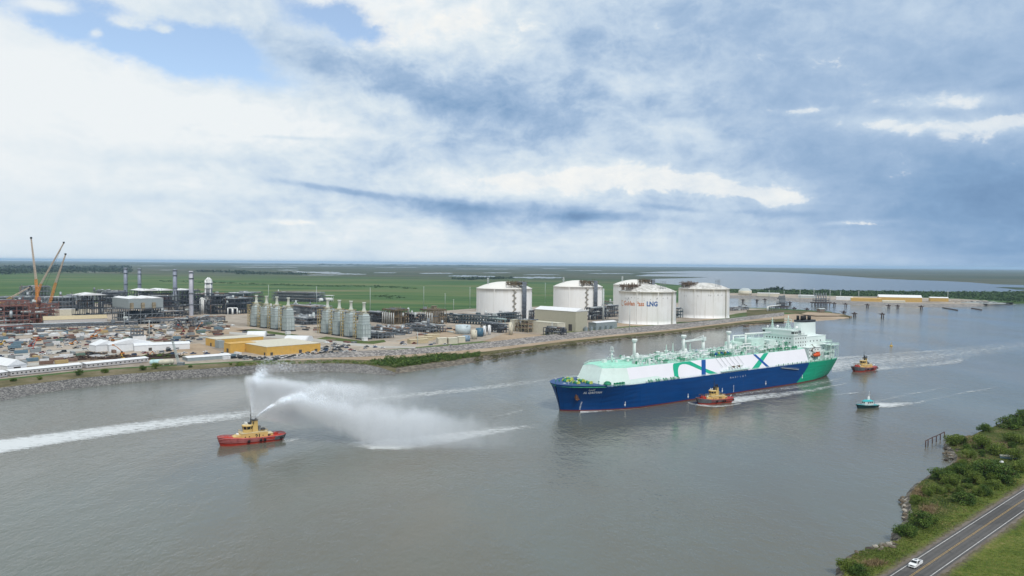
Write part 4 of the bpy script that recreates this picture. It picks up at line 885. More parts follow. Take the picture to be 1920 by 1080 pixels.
def veil(name, par, which):
    NX, NY, NZ = nz0; m = bpy.data.materials.new(name + '_mist'); m.use_nodes = True; nt = m.node_tree; nt.nodes.clear(); out = nt.nodes.new('ShaderNodeOutputMaterial')
    P = pos(nt); sep = nt.nodes.new('ShaderNodeSeparateXYZ'); nt.links.new(P, sep.inputs[0]); U, V, Z = E_(nt, sep.outputs[0]) - NX, E_(nt, sep.outputs[1]) - NY, E_(nt, sep.outputs[2])
    n = nz(nt, vscale(nt, P, .22, .22, .10), 1.0, 4, .6); n2 = nz(nt, vscale(nt, P, .07, .07, .045), 1.0, 3, .55)
    if which == 1:
        cv, kv, sg0, sgk, u0, u1 = 0.0, .30, 2.2, .075, -6.0, 92.0
        zu = lambda u: 33.5 - .085 * max(u, 0) if not isinstance(u, E_) else (u.max(0.0) * -.085 + 33.5)
        zl = lambda u: max(0.05, 12 - abs(u) * .25)
        H = Z - NZ; e = (U + H * .17 + (n - .5) * 2.2).step(-.6, 1.8); top = (zu(U) + (n2 - .5) * 9.0 - Z).step(0.0, 5.0)
        fall = ((zu(U) - Z) * (-1 / 17.0)).exp(); D = e * top * fall * ((U.max(0.0) * (-1 / 34.0)).exp()) * 1.3 * (1.0 - U.step(45.0, 91.0)) * (Z - 8.0 + U * .2).step(0.0, 8.0)
    else:
        cv, kv, sg0, sgk, u0, u1 = 0.0, -.06, .9, .085, 1.0, 150.0
        zu = lambda u: (12 + 11.8 * (1 - ((u - 24) / 24) ** 2) + 2.0) if u < 24 else 26 - (u - 24) * .08
        zl = lambda u: max(.05, (9.5 + 10 * (1 - ((u - 24) / 24) ** 2) - u * .22)) if u < 24 else max(.05, 14.0 - (u - 24) * .42)
        ua = U.min(24.0); zue = (1.0 - ((ua - 24.0) / 24.0).pow(2.0)) * 11.8 + 12.6 - (U - 24.0).max(0.0) * .13; q = (1.0 - ((ua - 24.0) / 24.0)._op('ABSOLUTE').pow(2.0)); zue = q * 11.8 + 12.6 - (U - 24.0).max(0.0) * .10
        zle = q * 10.0 + 10.5 - ua * .22 - (U - 24.0).max(0.0) * .42
        D = (zue + (n - .5) * 3.0 + (n2 - .5) * U * .16 - Z).step(-1.0, 5.0) * (Z - zle + (n - .5) * 5.0).step(-1.0, 4.0) * (((U - 14.0).max(0.0) * (-1 / 58.0)).exp()) * .58 * (1.0 - U.step(60.0, 148.0)) * U.step(.5, 4.0)
    sg = U.max(0.0) * sgk + sg0; vv = (V - U * kv) / sg; D = D * (vv * vv * -1.0).exp() * ((n - .5) * 2.2 + (n2 - .5) * 1.6 + .9).max(.08)
    pv = nt.nodes.new('ShaderNodeVolumePrincipled'); pv.inputs['Color'].default_value = (.97, .985, 1, 1); pv.inputs['Anisotropy'].default_value = .2; nt.links.new(D.s, pv.inputs['Density']); nt.links.new(pv.outputs[0], out.inputs['Volume'])
    m.cycles.volume_step_rate = .16; mb = MB(); rings = []
    for i in range(27):
        u = u0 + (u1 - u0) * i / 26; w = 1.9 * (sg0 + sgk * max(u, 0)); a, b = zl(u), zu(u) + 1.0; v0 = kv * u; rings.append([(NX + u, NY + v0 - w, a), (NX + u, NY + v0 + w, a), (NX + u, NY + v0 + w, b - 1), (NX + u, NY + v0, b), (NX + u, NY + v0 - w, b - 1)])
    mb.loft(rings, caps=True); o = mb.build('mist_veil', m, par); o['kind'] = 'stuff'; return o
veil('vertical', J1, 1); veil('arching', J2, 2)
# ------------------------------------------------------------------ foam on the water
def foam_mat():
    m, nt, b = new_mat('foam'); P = pos(nt)
    at = nt.nodes.new('ShaderNodeAttribute'); at.attribute_name = 'dens'; d = E_(nt, at.outputs['Fac'])
    n = nz(nt, vscale(nt, P, .20, .42, 1), 1.0, 6, .68, dist=.6); n2 = nz(nt, P, 1.5, 4, .7)
    f = (n * .7 + n2 * .3 + d * .44 - .68).step(0.0, .32)
    tr = nt.nodes.new('ShaderNodeBsdfTransparent'); mx = nt.nodes.new('ShaderNodeMixShader'); out = nt.nodes['Material Output']
    nt.links.new((f * (d * 2.2).clamp() * .85).s, mx.inputs[0]); nt.links.new(tr.outputs[0], mx.inputs[1]); nt.links.new(b.outputs[0], mx.inputs[2]); nt.links.new(mx.outputs[0], out.inputs[0])
    b.inputs['Base Color'].default_value = (.66, .69, .70, 1); b.inputs['Roughness'].default_value = .8; return m
FOAM = foam_mat(); FZ = [.05]
def wake(label, pts, dens, edge=1.0):
    """pts: (px, y_upper, y_lower) across the streak; dens along it"""
    FZ[0] += .006; mb = MB(); A = []; rows = [[] for _ in range(5)]
    if not isinstance(dens, (list, tuple)): dens = [dens] * len(pts)
    xs = np.arange(len(pts)); K = (len(pts) - 1) * 6 + 1; tt = np.linspace(0, len(pts) - 1, K)
    X = np.interp(tt, xs, [p[0] for p in pts]); U = np.interp(tt, xs, [p[1] for p in pts]); L = np.interp(tt, xs, [p[2] for p in pts]); Dn = np.interp(tt, xs, dens)
    for j, (q, e) in enumerate(((0, 0), (.25, .8), (.5, 1), (.75, .8), (1, 0))):
        for i in range(K):
            y = U[i] + (L[i] - U[i]) * q; x, yy = G(X[i], y, FZ[0]); rows[j].append((x, yy, FZ[0])); A.append(float(Dn[i] * (e if edge else (1 - q * .8 if q < 1 else 0) if edge == 0 else e)))
    mb.loft(rows[::-1], closed=False); A2 = []
    for j in range(5)[::-1]: A2 += A[j * K:(j + 1) * K]
    return stuff(mb, 'wake', FOAM, label, 'foam', attr={'dens': A2})
wake('broad white wake streak crossing the river from the left edge to the tug', [(-160, 852, 892), (0, 818, 856), (120, 803, 836), (240, 788, 818), (360, 774, 802), (450, 766, 790), (520, 757, 779)], [1.3, 1.3, 1.15, 1.05, .95, .85, .5])
wake('faint pale wake streak running on toward the ship bow', [(520, 757, 778), (640, 744, 762), (760, 734, 750), (880, 723, 738), (980, 712, 725), (1060, 702, 713)], [.60, .68, .74, .74, .66, .45])
wake('splashing foam where the arching spray falls on the river', [(560, 812, 822), (640, 818, 838), (700, 820, 848), (760, 815, 848), (840, 806, 837), (920, 797, 820), (1000, 792, 806), (1060, 788, 797)], [.2, .55, 1.15, 1.2, 1.0, .85, .6, 0])
wake('thin tug wake behind the red tug stern', [(530, 822, 832), (580, 815, 825), (640, 811, 818), (720, 808, 813)], [.75, .6, .5, .1])
wake('patch of loose foam ahead of the ship bow', [(890, 785, 792), (940, 775, 783), (975, 767, 775), (1010, 752, 764)], [.3, .55, .6, 0])
wake('white bow water along the ship side', [(1088, 763, 777), (1120, 766.5, 774), (1180, 764, 770), (1240, 759, 764)], [1.2, .8, .55, .3])
wake('white bow wave curling round the pushing tug', [(1290, 752, 758), (1310, 756, 762), (1340, 760, 764.5), (1372, 757, 762), (1390, 754, 759)], [.6, .9, .8, .75, .6])
wake('long white tug wake along the ship side', [(1372, 741, 760), (1410, 737, 755), (1460, 733, 748), (1520, 726, 738), (1580, 716, 724), (1610, 708, 713)], [1.1, .9, .8, .7, .62, .3])
wake('foam along the green stern waterline', [(1380, 735, 744), (1440, 727, 737), (1500, 719, 731), (1560, 706, 722), (1600, 696, 712)], [.6, .62, .6, .62, .4])
wake('churned propeller wake behind the ship stern', [(1560, 664, 708), (1600, 660, 702), (1660, 655, 697), (1740, 650, 690), (1830, 640, 676), (1930, 628, 664)], [.85, .76, .70, .66, .60, .55])
wake('upper foam streak of the ship wake', [(1560, 668, 676), (1620, 664, 671), (1700, 658, 664), (1760, 655, 660), (1820, 649, 655)], [.9, .62, .6, .7, .2])
wake('foam streak behind the following tug', [(1640, 684, 698), (1690, 683, 694), (1760, 676, 688), (1800, 668, 684), (1830, 660, 670)], [.9, .62, .7, .75, .1])
wake('bright stern wave of the teal pilot boat', [(1640, 753, 766), (1665, 752, 767), (1700, 752, 763), (1735, 751, 756)], [1.2, 1.0, .8, .55])
wake('lower streak of the pilot boat wake', [(1725, 750, 756), (1760, 744, 749), (1810, 733, 738), (1850, 727, 733), (1890, 714, 724)], [.6, .5, .62, .6, .3])
wake('upper streak of the pilot boat wake', [(1640, 750, 757), (1690, 738, 746), (1730, 731, 738), (1770, 724, 730), (1810, 721, 725)], [.62, .55, .58, .5, .15])
wake('short foam streak ahead of the pilot boat', [(1540, 741, 744), (1600, 735, 739), (1625, 733, 736)], [.3, .8, .5])
# ------------------------------------------------------------------ storage tanks
def tank_mat(name, stain):
    m, nt, b = new_mat(name); P = ocoord(nt)
    s = nz(nt, vscale(nt, P, .35, .35, .012), 1.0, 5, .65); n = nz(nt, P, .06, 5, .6)
    c = mixc(nt, (s.step(.50, .72)) * stain, (.80, .80, .79), (.56, .54, .49)); c = mixc(nt, n.step(.45, .75) * stain * .5, c, (.60, .58, .52))
    sep = nt.nodes.new('ShaderNodeSeparateXYZ'); nt.links.new(P, sep.inputs[0]); Z = E_(nt, sep.outputs[2])
    c = mixc(nt, (Z + (s - .5) * 16.0).step(40.0, 49.0) * stain, c, (.46, .40, .27))
    nt.links.new(c, b.inputs['Base Color']); b.inputs['Roughness'].default_value = .6; return m
TANKN = tank_mat('tank_white', .25); TANKO = tank_mat('tank_weathered', .55)
DOMEO = rock_mat('weathered_dome', ((.36, .35, .32), (.55, .54, .51), (.66, .65, .63)), .25, .1)
LATT = M('platform_brown', (.11, .085, .05), .8, var=.5, sc=.5); PIPEB = M('blue_steel', (.13, .15, .18), .55, .2, .4, .4)
def lattice_deck(mb, a0, a1, r0, r1, z0, z1, rnd, n=34, w=.5):
    for z in (z0, z1):
        for i in range(9):
            a = a0 + (a1 - a0) * i / 8; mb.bar((r0 * math.cos(a), r0 * math.sin(a), z), (r1 * math.cos(a), r1 * math.sin(a), z), w)
        for r_ in (r0, (r0 + r1) / 2, r1):
            for i in range(8):
                b0, b1 = a0 + (a1 - a0) * i / 8, a0 + (a1 - a0) * (i + 1) / 8; mb.bar((r_ * math.cos(b0), r_ * math.sin(b0), z), (r_ * math.cos(b1), r_ * math.sin(b1), z), w, h=1.0)
    for i in range(n):
        a = rnd.uniform(a0, a1); r_ = rnd.uniform(r0, r1); h = rnd.uniform(.4, 1.1) * (z1 - z0 + 3); mb.bar((r_ * math.cos(a), r_ * math.sin(a), z0 - 5), (r_ * math.cos(a), r_ * math.sin(a), z0 + h), rnd.uniform(.4, .9))
        if i % 3 == 0: mb.box((r_ * math.cos(a), r_ * math.sin(a), z0 + .3), (rnd.uniform(1.5, 4), rnd.uniform(1.5, 3), rnd.uniform(1, 3)), a)
def tank(label, px, py, r, h, rise, old, view):
    x, y = G(px, py); t = thing('storage_tank', label, 'storage tank', (x, y, ZL), 0, 'gas storage tanks'); rnd = random.Random(int(px))
    mt = TANKO if old else TANKN
    mb = MB(); prof = [(r + .8, -.5), (r + .8, .6), (r, .7)] + [(r, h * k / 8) for k in range(1, 9)] + [(r + .35, h + .05), (r + .35, h + 1.0), (r - .8, h + 1.0)]; mb.lathe(prof, n=96); mb.build('shell', mt, t)
    mb = MB(); Rs = (r * r + rise * rise) / (2 * rise); pr = []
    for i in range(15): a = math.asin((r - .9) / Rs) * (1 - i / 14); pr.append((max(Rs * math.sin(a), .01), h + .6 + Rs * math.cos(a) - (Rs - rise)))
    mb.lathe(pr, n=96); mb.build('dome', DOMEO if old else TANKN, t)
    va = math.atan2(-y, -x)                                   # towards the river
    mb = MB()
    for k in range(4): a = va + (-1.1, -.35, .38, 1.15)[k]; mb.box(((r + .15) * math.cos(a), (r + .15) * math.sin(a), .7), (.5, 1.4, h - .6), a)
    mb.build('buttress', mt, t)
    p0, p1 = (va + .12, va + .98) if not old else (va - 1.35, va - .55)
    if view == 'b': p0, p1 = va + .25, va + 1.15
    mb = MB(); lattice_deck(mb, p0, p1, r * .42, r * 1.0, h + 7.5, h + 10.5, rnd, 46, .55); mb.build('roof_platform', LATT if not old else BROWN, t)
    mb = MB()
    if not old:
        for q in range(6):
            a = p1 - .16 - q * .032; rr_ = r + 2.2; mb.tube([(rr_ * math.cos(a), rr_ * math.sin(a), 1), (rr_ * math.cos(a), rr_ * math.sin(a), h + 11), ((r * .7) * math.cos(a), (r * .7) * math.sin(a), h + 11)], .5 if q % 2 else .8, 6)
        for k in range(7):
            z = 4 + k * h / 7; mb.bar(((r + 2.6) * math.cos(p1 - .34), (r + 2.6) * math.sin(p1 - .34), z), ((r + 2.6) * math.cos(p1 - .14), (r + 2.6) * math.sin(p1 - .14), z), .6, h=1.2)
        mb.build('pipe_riser', PIPEB, t)
        mb = MB(); a = va + .36
        def sp(k, o): aa = a + o; return ((r + 1.2) * math.cos(aa), (r + 1.2) * math.sin(aa), 2 + k * (h - 2) / 11)
        for k in range(11): mb.bar(sp(k, -.07 if k % 2 else .07), sp(k + 1, .07 if k % 2 else -.07), .8, h=.5)
        for k in range(12): q = sp(k, 0); mb.bar((r * math.cos(a), r * math.sin(a), q[2]), ((r + 2) * math.cos(a), (r + 2) * math.sin(a), q[2]), 2.0, h=.4)
        mb.build('zigzag_stair', M('stair_tan', (.24, .20, .13), .7), t)
    else:
        mb = MB()
        for k in range(16): a = va + rnd.uniform(-.9, .8); mb.box(((r + .05) * math.cos(a), (r + .05) * math.sin(a), h * rnd.uniform(.74, .82)), (.3, .5, rnd.uniform(.6, 1.8)), a)
        mb.build('shell_bracket', DARK, t)
        mb = MB(); a = va + .98
        for k in range(24): mb.box(((r + .9) * math.cos(a), (r + .9) * math.sin(a), 1 + k * h / 24), (1.8, 1.6, .5), a)
        for q in (-.02, .02): mb.bar(((r + 1.6) * math.cos(a + q), (r + 1.6) * math.sin(a + q), 0), ((r + 1.6) * math.cos(a + q), (r + 1.6) * math.sin(a + q), h + 1), .35)
        mb.build('caged_ladder', M('ladder_cream', (.45, .42, .33), .7), t)
    a0 = va + (math.pi * .55 if not old else .75)
    if not old: a0 = va - 1.25
    for k in range(4):
        m_ = MB(); a = a0 + (k - 1.5) * .09; rr_ = r * (.62 if not old else .78); m_.bar((rr_ * math.cos(a), rr_ * math.sin(a), h + 2), (rr_ * math.cos(a), rr_ * math.sin(a), h + 17), .55); m_.bar((rr_ * math.cos(a) - 1, rr_ * math.sin(a), h + 13), (rr_ * math.cos(a) + 1, rr_ * math.sin(a), h + 13), .3); m_.build('relief_stack', STEEL if old else PALE, t)
    return t, va
tank('clean white domed tank behind the pipe racks, leftmost of the five', 945, 599, 43.8, 49, 10.5, False, 'a')
tank('clean white domed tank behind the tall beige compressor building', 1083, 587.5, 44.0, 48, 11, False, 'a')
tank('white domed tank half hidden behind the tank with the lettering', 1190, 580, 42.5, 48.5, 10, False, 'b')
TF, va = tank('stained white domed tank with orange and blue lettering on its side', 1213, 605, 43.2, 47.5, 10.5, True, 'a')
tank('stained white domed tank beside the jetty, rightmost of the five', 1319, 594, 42.6, 48, 10, True, 'a')
def curved(body, size, a_left, z, mat, par, r=43.2, bold=.035, k=1.0):
    vs, fs = text_polys(body, size, bold); mb = MB(); rr_ = r + .12
    mb.add([(rr_ * math.cos(a_left + v[0] * k / rr_), rr_ * math.sin(a_left + v[0] * k / rr_), z + v[1]) for v in vs], fs); mb.build('lettering', mat, par); return max(v[0] for v in vs) * k / rr_
aL = va - math.asin(43.5 / 53.0) * .985 + .03
w1 = curved('Golden Pass', 9.6, aL, 27.6, M('sign_orange', (.56, .20, .085), .6), TF, k=.74, bold=.22)
curved('LNG', 9.6, aL + w1 + .08, 27.6, M('sign_blue', (.03, .11, .32), .6), TF, k=.86, bold=.36)
mb = MB()
for k in range(10):
    a = aL - .10; t0, t1 = k * .55, (k + 1) * .55
    mb.add([(43.4 * math.cos(a + math.cos(q) * rr_ / 43.4), 43.4 * math.sin(a + math.cos(q) * rr_ / 43.4), 31.2 + math.sin(q) * rr_ * 1.3) for q, rr_ in ((t0, 1.6 + t0 * .3), (t1, 1.6 + t1 * .3), (t1, 2.4 + t1 * .35), (t0, 2.4 + t0 * .35))], [(0, 1, 2, 3)])
mb.build('swirl_emblem', M('sign_faded', (.62, .40, .26), .7), TF)

# ------------------------------------------------------------------ buildings
A45 = R(45)
def at(px, py, z=ZL): x, y = G(px, py, z); return (x, y, z)
BEIGE = M('beige_cladding', (.42, .40, .31), .6, var=.05); BEIGED = M('tan_cladding', (.46, .39, .25), .6, var=.08); ROOFW = M('white_roof', (.70, .71, .72), .5, var=.06); YELB = M('yellow_cladding', (.56, .34, .075), .6, var=.08); GREYC = M('grey_cladding', (.26, .30, .31), .55, var=.08); CREAM = M('cream_cladding', (.55, .52, .42), .6, var=.1); WTENT = M('white_fabric', (.66, .68, .70), .6, var=.06)
TRIM = M('dark_trim', (.06, .055, .05), .7)
def shed(name, label, cat, corner, ll, lr, h, wall, roof, rh=0.0, ridge='L', ang=A45, group=None, doors=(), wins=0, flat_over=.4, parapet=False):
    """corner = nearest corner on the ground; ll runs away to the left, lr away to the right"""
    dl = Vector((-math.sin(ang), math.cos(ang), 0)); dr = Vector((math.cos(ang), math.sin(ang), 0)); c = Vector(corner); mid = c + dl * ll / 2 + dr * lr / 2
    t = thing(name, label, cat, tuple(mid), ang, group)           # local x = right axis, y = left axis
    mb = MB(); mb.box((0, 0, 0), (lr, ll, h)); wl = mb.build('wall', wall, t); mb = MB()
    if rh:
        if ridge == 'L': mb.gable((0, 0, h), (ll, lr), rh, math.pi / 2)
        else: mb.gable((0, 0, h), (lr, ll), rh, 0)
    else: mb.box((0, 0, h), (lr + flat_over, ll + flat_over, .35))
    rf = mb.build('roof', roof, t)
    for f, pos_, w, hh in doors:                                  # f: 'l' left face (y runs), 'r' right face
        m_ = MB()
        if f == 'l': m_.box((-lr / 2 - .06, -ll / 2 + pos_, 0), (.3, w, hh))
        else: m_.box((-lr / 2 + pos_, -ll / 2 - .06, 0), (w, .3, hh))
        m_.build('door', TRIM, wl)
    for i in range(wins):
        m_ = MB(); m_.box((-lr / 2 - .04, -ll / 2 + (i + .5) * ll / wins, h * .42), (.2, 1.2, 1.0)); m_.build('window', GLASS, wl)
    return t
shed('compressor_building', 'tall beige windowless building with a white gable roof between two tanks', 'building', at(1079, 621.5), 74, 24, 26, BEIGE, ROOFW, 4.0, 'L', doors=(('l', 9, 6, 9),))
shed('annex_building', 'long low beige annex in front of the tall beige building', 'building', at(1045, 627.5), 84, 15, 14, CREAM, M('beige_roof', (.50, .48, .38), .6), 0, doors=(('r', 6, 3, 4),))
t = shed('electrical_building', 'low pale grey electrical building below the lettered tank', 'building', at(1118, 618), 14, 46, 9, GREYC, ROOFW, 1.5, 'R')
for i in range(6):
    x, y = G(1098 + i * 10, 620.5 - i * .75); mb = MB(); mb.box((0, 0, 0), (4.6, 3.4, 4.8)); mb.box((0, 2.2, .6), (3.6, .8, 3.4))
    for k in (-1.2, 0, 1.2): mb.cyl((k, 0, 4.8), (k, 0, 6.4), .25, n=6)
    tag(mb.build('transformer', M('transformer_grey', (.24, .28, .31), .5), loc=(x, y, ZL), rotz=A45), 'grey power transformer in the row before the low electrical building', 'transformer', 'transformers by the electrical building')
shed('warehouse', 'large yellow flat-roofed warehouse beside the car park', 'warehouse', at(500, 667.5), 62, 57, 8.2, YELB, CREAM, doors=(('l', 45, 3, 3), ('l', 4, 2.5, 3), ('r', 5, 2.5, 3), ('r', 35, 3, 3.4), ('r', 52, 3, 3)))
shed('warehouse', 'smaller yellow warehouse with a grey end wall, farthest back of the yellow ones', 'warehouse', at(405, 651), 25, 52, 7.8, YELB, CREAM, doors=(('l', 12, 3, 3.5),))
shed('warehouse', 'narrow yellow shed squeezed between the two yellow warehouses', 'warehouse', at(432, 662), 14, 26, 8.6, YELB, YELB, doors=(('l', 6, 4, 4),))
mb = MB(); mb.box((0, 0, 0), (6, 9, 7.6)); tag(mb.build('stair_block', GREYC, loc=at(412, 652), rotz=A45), 'grey stair block on the corner of the small yellow warehouse', 'stair block')
def arch_tent(label, px, py, length, span, h, rot, mat=WTENT):
    x, y = G(px, py); t = thing('storage_tent', label, 'tent', (x, y, ZL), rot); mb = MB(); rings = []
    for i in range(9):
        u = -length / 2 + length * i / 8; rings.append([(u, -span / 2 * math.cos(math.pi * k / 12), h * math.sin(math.pi * k / 12) ** .8 + .02 * (i % 2)) for k in range(13)])
    mb.loft(rings, closed=False, smooth=True); o = len(mb.v) - 13; mb.f += [tuple(range(13)), tuple(reversed(range(o, o + 13)))]; mb.m += [0, 0]; mb.sm += [False, False]; mb.build('canopy', mat, t)
    m_ = MB(); m_.box((-length / 2 - .05, 0, 0), (.3, span * .34, h * .6)); m_.build('door', TRIM, t)
arch_tent('white arched storage tent behind the yellow warehouse roof', 482, 630.5, 21, 16, 6.2, R(10))
arch_tent('white arched storage tent at the right end of the yellow warehouse', 560, 640, 27, 18, 6.5, R(-8))
shed('tent_hall', 'white gabled tent hall with a dark doorway at the left frame edge', 'tent', at(14, 701), 40, 14, 6, WTENT, WTENT, 4.5, 'L', R(58), doors=(('r', 7, 5, 4.8),))
shed('tent_hall', 'white gabled tent hall with grey roller door in the middle of the yard', 'tent', at(180, 660), 16, 22, 6.2, WTENT, WTENT, 4.2, 'L', R(50), doors=(('r', 14, 6, 4),))
shed('tent_hall', 'wide white gabled tent hall behind the one with the roller door', 'tent', at(205, 660), 14, 40, 6.8, WTENT, WTENT, 4.6, 'L', R(40))
shed('tent_hall', 'long low white tent shed below the grey scaffold tower', 'tent', at(252, 659), 12, 50, 5.5, WTENT, WTENT, 2.0, 'R', R(30), doors=(('r', 14, 3, 3), ('r', 30, 3, 3)))
def longhouse(label, l, r_, depth, h, wins):
    A = Vector(at(*l)); B = Vector(at(*r_)); d = B - A; L = d.length; ang = math.atan2(d.y, d.x); mid = A + d / 2 + Vector((-math.sin(ang), math.cos(ang), 0)) * depth / 2
    t = thing('site_office', label, 'site office', tuple(mid), ang, 'long white site offices along the bank'); mb = MB(); mb.box((0, 0, .5), (L, depth, h)); w_ = mb.build('wall', M('office_wall', (.44, .43, .43), .6, var=.15, sc=1.0), t)
    mb = MB(); mb.gable((0, 0, h + .5), (L, depth), 1.0, 0, over=.5); mb.build('roof', ROOFW, t)
    for i in range(wins): m_ = MB(); m_.box((-L / 2 + (i + .5) * L / wins, -depth / 2 - .02, 1.7), (1.1, .14, .9)); m_.build('window', GLASS, w_)
    for i in range(3): m_ = MB(); m_.box((-L / 2 + L * (i + .5) / 3 + 1.4, -depth / 2 - .5, 0), (1.6, 1.1, .7)); m_.build('step', STEEL, t)
longhouse('white site office cut off by the left frame edge', (-25, 712), (14, 706.5), 12, 3.4, 5)
longhouse('long white site office between the cut off office and the farther one', (20, 706), (154, 692), 13, 3.4, 17)
longhouse('long white site office ending beside the chemical tanks', (162, 691), (278, 679), 12, 3.2, 14)
shed('yard_building', 'flat white roofed building by the leaning grey lattice boom', 'building', at(352, 678), 15, 38, 3.2, GREYC, ROOFW, 1.0, 'R', R(40), wins=3)
shed('long_building', 'long tan roofed building on white posts beside the red steel modules', 'building', at(82, 608), 12, 78, 5.5, M('office_wall', (.44, .43, .43)), BEIGED, 5, 'R', R(38))
shed('yard_building', 'pale building behind the tan roofed one', 'building', at(100, 594), 14, 50, 11, CREAM, ROOFW, 0, 'R', R(38))
for i, (x, y, w, d, h, m_, l) in enumerate(((770, 645, 22, 5, 4.2, BEIGED, 'tan shed, nearest the road bend of three tan sheds in a row'), (786, 640, 18, 5, 4.2, BEIGED, 'tan shed, middle of three tan sheds in a row'), (802, 636.5, 16, 5, 5, BEIGED, 'tan shed, last of three tan sheds next to the cream sheds'), (822, 645, 10, 20, 6, CREAM, 'cream shed with a flat roof beside the tan sheds'), (842, 645, 10, 20, 6, CREAM, 'streaked cream shed between the flat cream shed and the blue tank'), (860, 642.5, 8, 16, 6, CREAM, 'narrow streaked cream shed next to the blue tank'))):
    shed('field_shed', l, 'shed', at(x, y), 8, w, h, m_, m_, .8, 'R', R(36) if i < 3 else R(25))
for i, (px, py, r_, h, col, l) in enumerate(((868, 626, 9.5, 11, M('tank_pale_blue', (.44, .52, .55), .5), 'pale blue white flat tank with a diagonal stair behind the sheds'), (874, 639.5, 4.6, 6, M('tank_blue', (.18, .27, .36), .5), 'squat blue tank at the end of the cream sheds'), (889, 636, 3.4, 10.5, CREAM, 'cream upright tank beside the dark blue tank'), (899, 631, 4.6, 10, M('tank_dark_blue', (.05, .13, .20), .5), 'dark blue upright tank among the white columns'), (908.5, 630, 2.0, 12, ROOFW, 'white slim column tank right of the dark blue tank'), (917.5, 628.5, 2.0, 12, ROOFW, 'white slim column tank, last before the pipe rack'), (957.5, 628, 2.6, 15, CREAM, 'pale yellow column tank at the edge of the sand patch'), (752, 622, 5, 7, PALE, 'grey rounded tank in the low piping by the brown exchangers'), (133.5, 566, 4.2, 16, ROOFW, 'white upright tank above the grey pipe blocks on the left'))):
    x, y = G(px, py); t = thing('small_tank', l, 'tank', (x, y, ZL)); mb = MB(); mb.cyl((0, 0, 0), (0, 0, h), r_, n=20); mb.lathe([(r_, h), (r_ * .6, h + .5), (.01, h + .8)], n=20); mb.build('shell', col, t)
    mb = MB(); mb.bar((-r_ * .7, -r_ * .85, 0), (r_ * .7, -r_ * .85, h), .7, h=.4); mb.bar((r_ * .7, -r_ * .85, h), (r_ * .7, -r_ * .85, h + 1.2), .3); mb.build('stair', STEEL, t)
for px, l in ((295, 'teal and white chemical tank lying beside the long site office'), (312, 'cream dome tank between the teal tank and the leaning boom')):
    x, y = G(px, 684); mb = MB(); mb.cyl((-4, 0, 2.4), (4, 0, 2.4), 2.3, n=14); mb.ball((-4, 0, 2.4), 2.3, 12); mb.ball((4, 0, 2.4), 2.3, 12); mb.box((-2.5, 0, 0), (1, 3, 1)); mb.box((2.5, 0, 0), (1, 3, 1)); tag(mb.build('chemical_tank', M('tank_teal', (.42, .60, .62), .5) if px < 300 else CREAM, loc=(x, y, ZL), rotz=R(30)), l, 'tank')

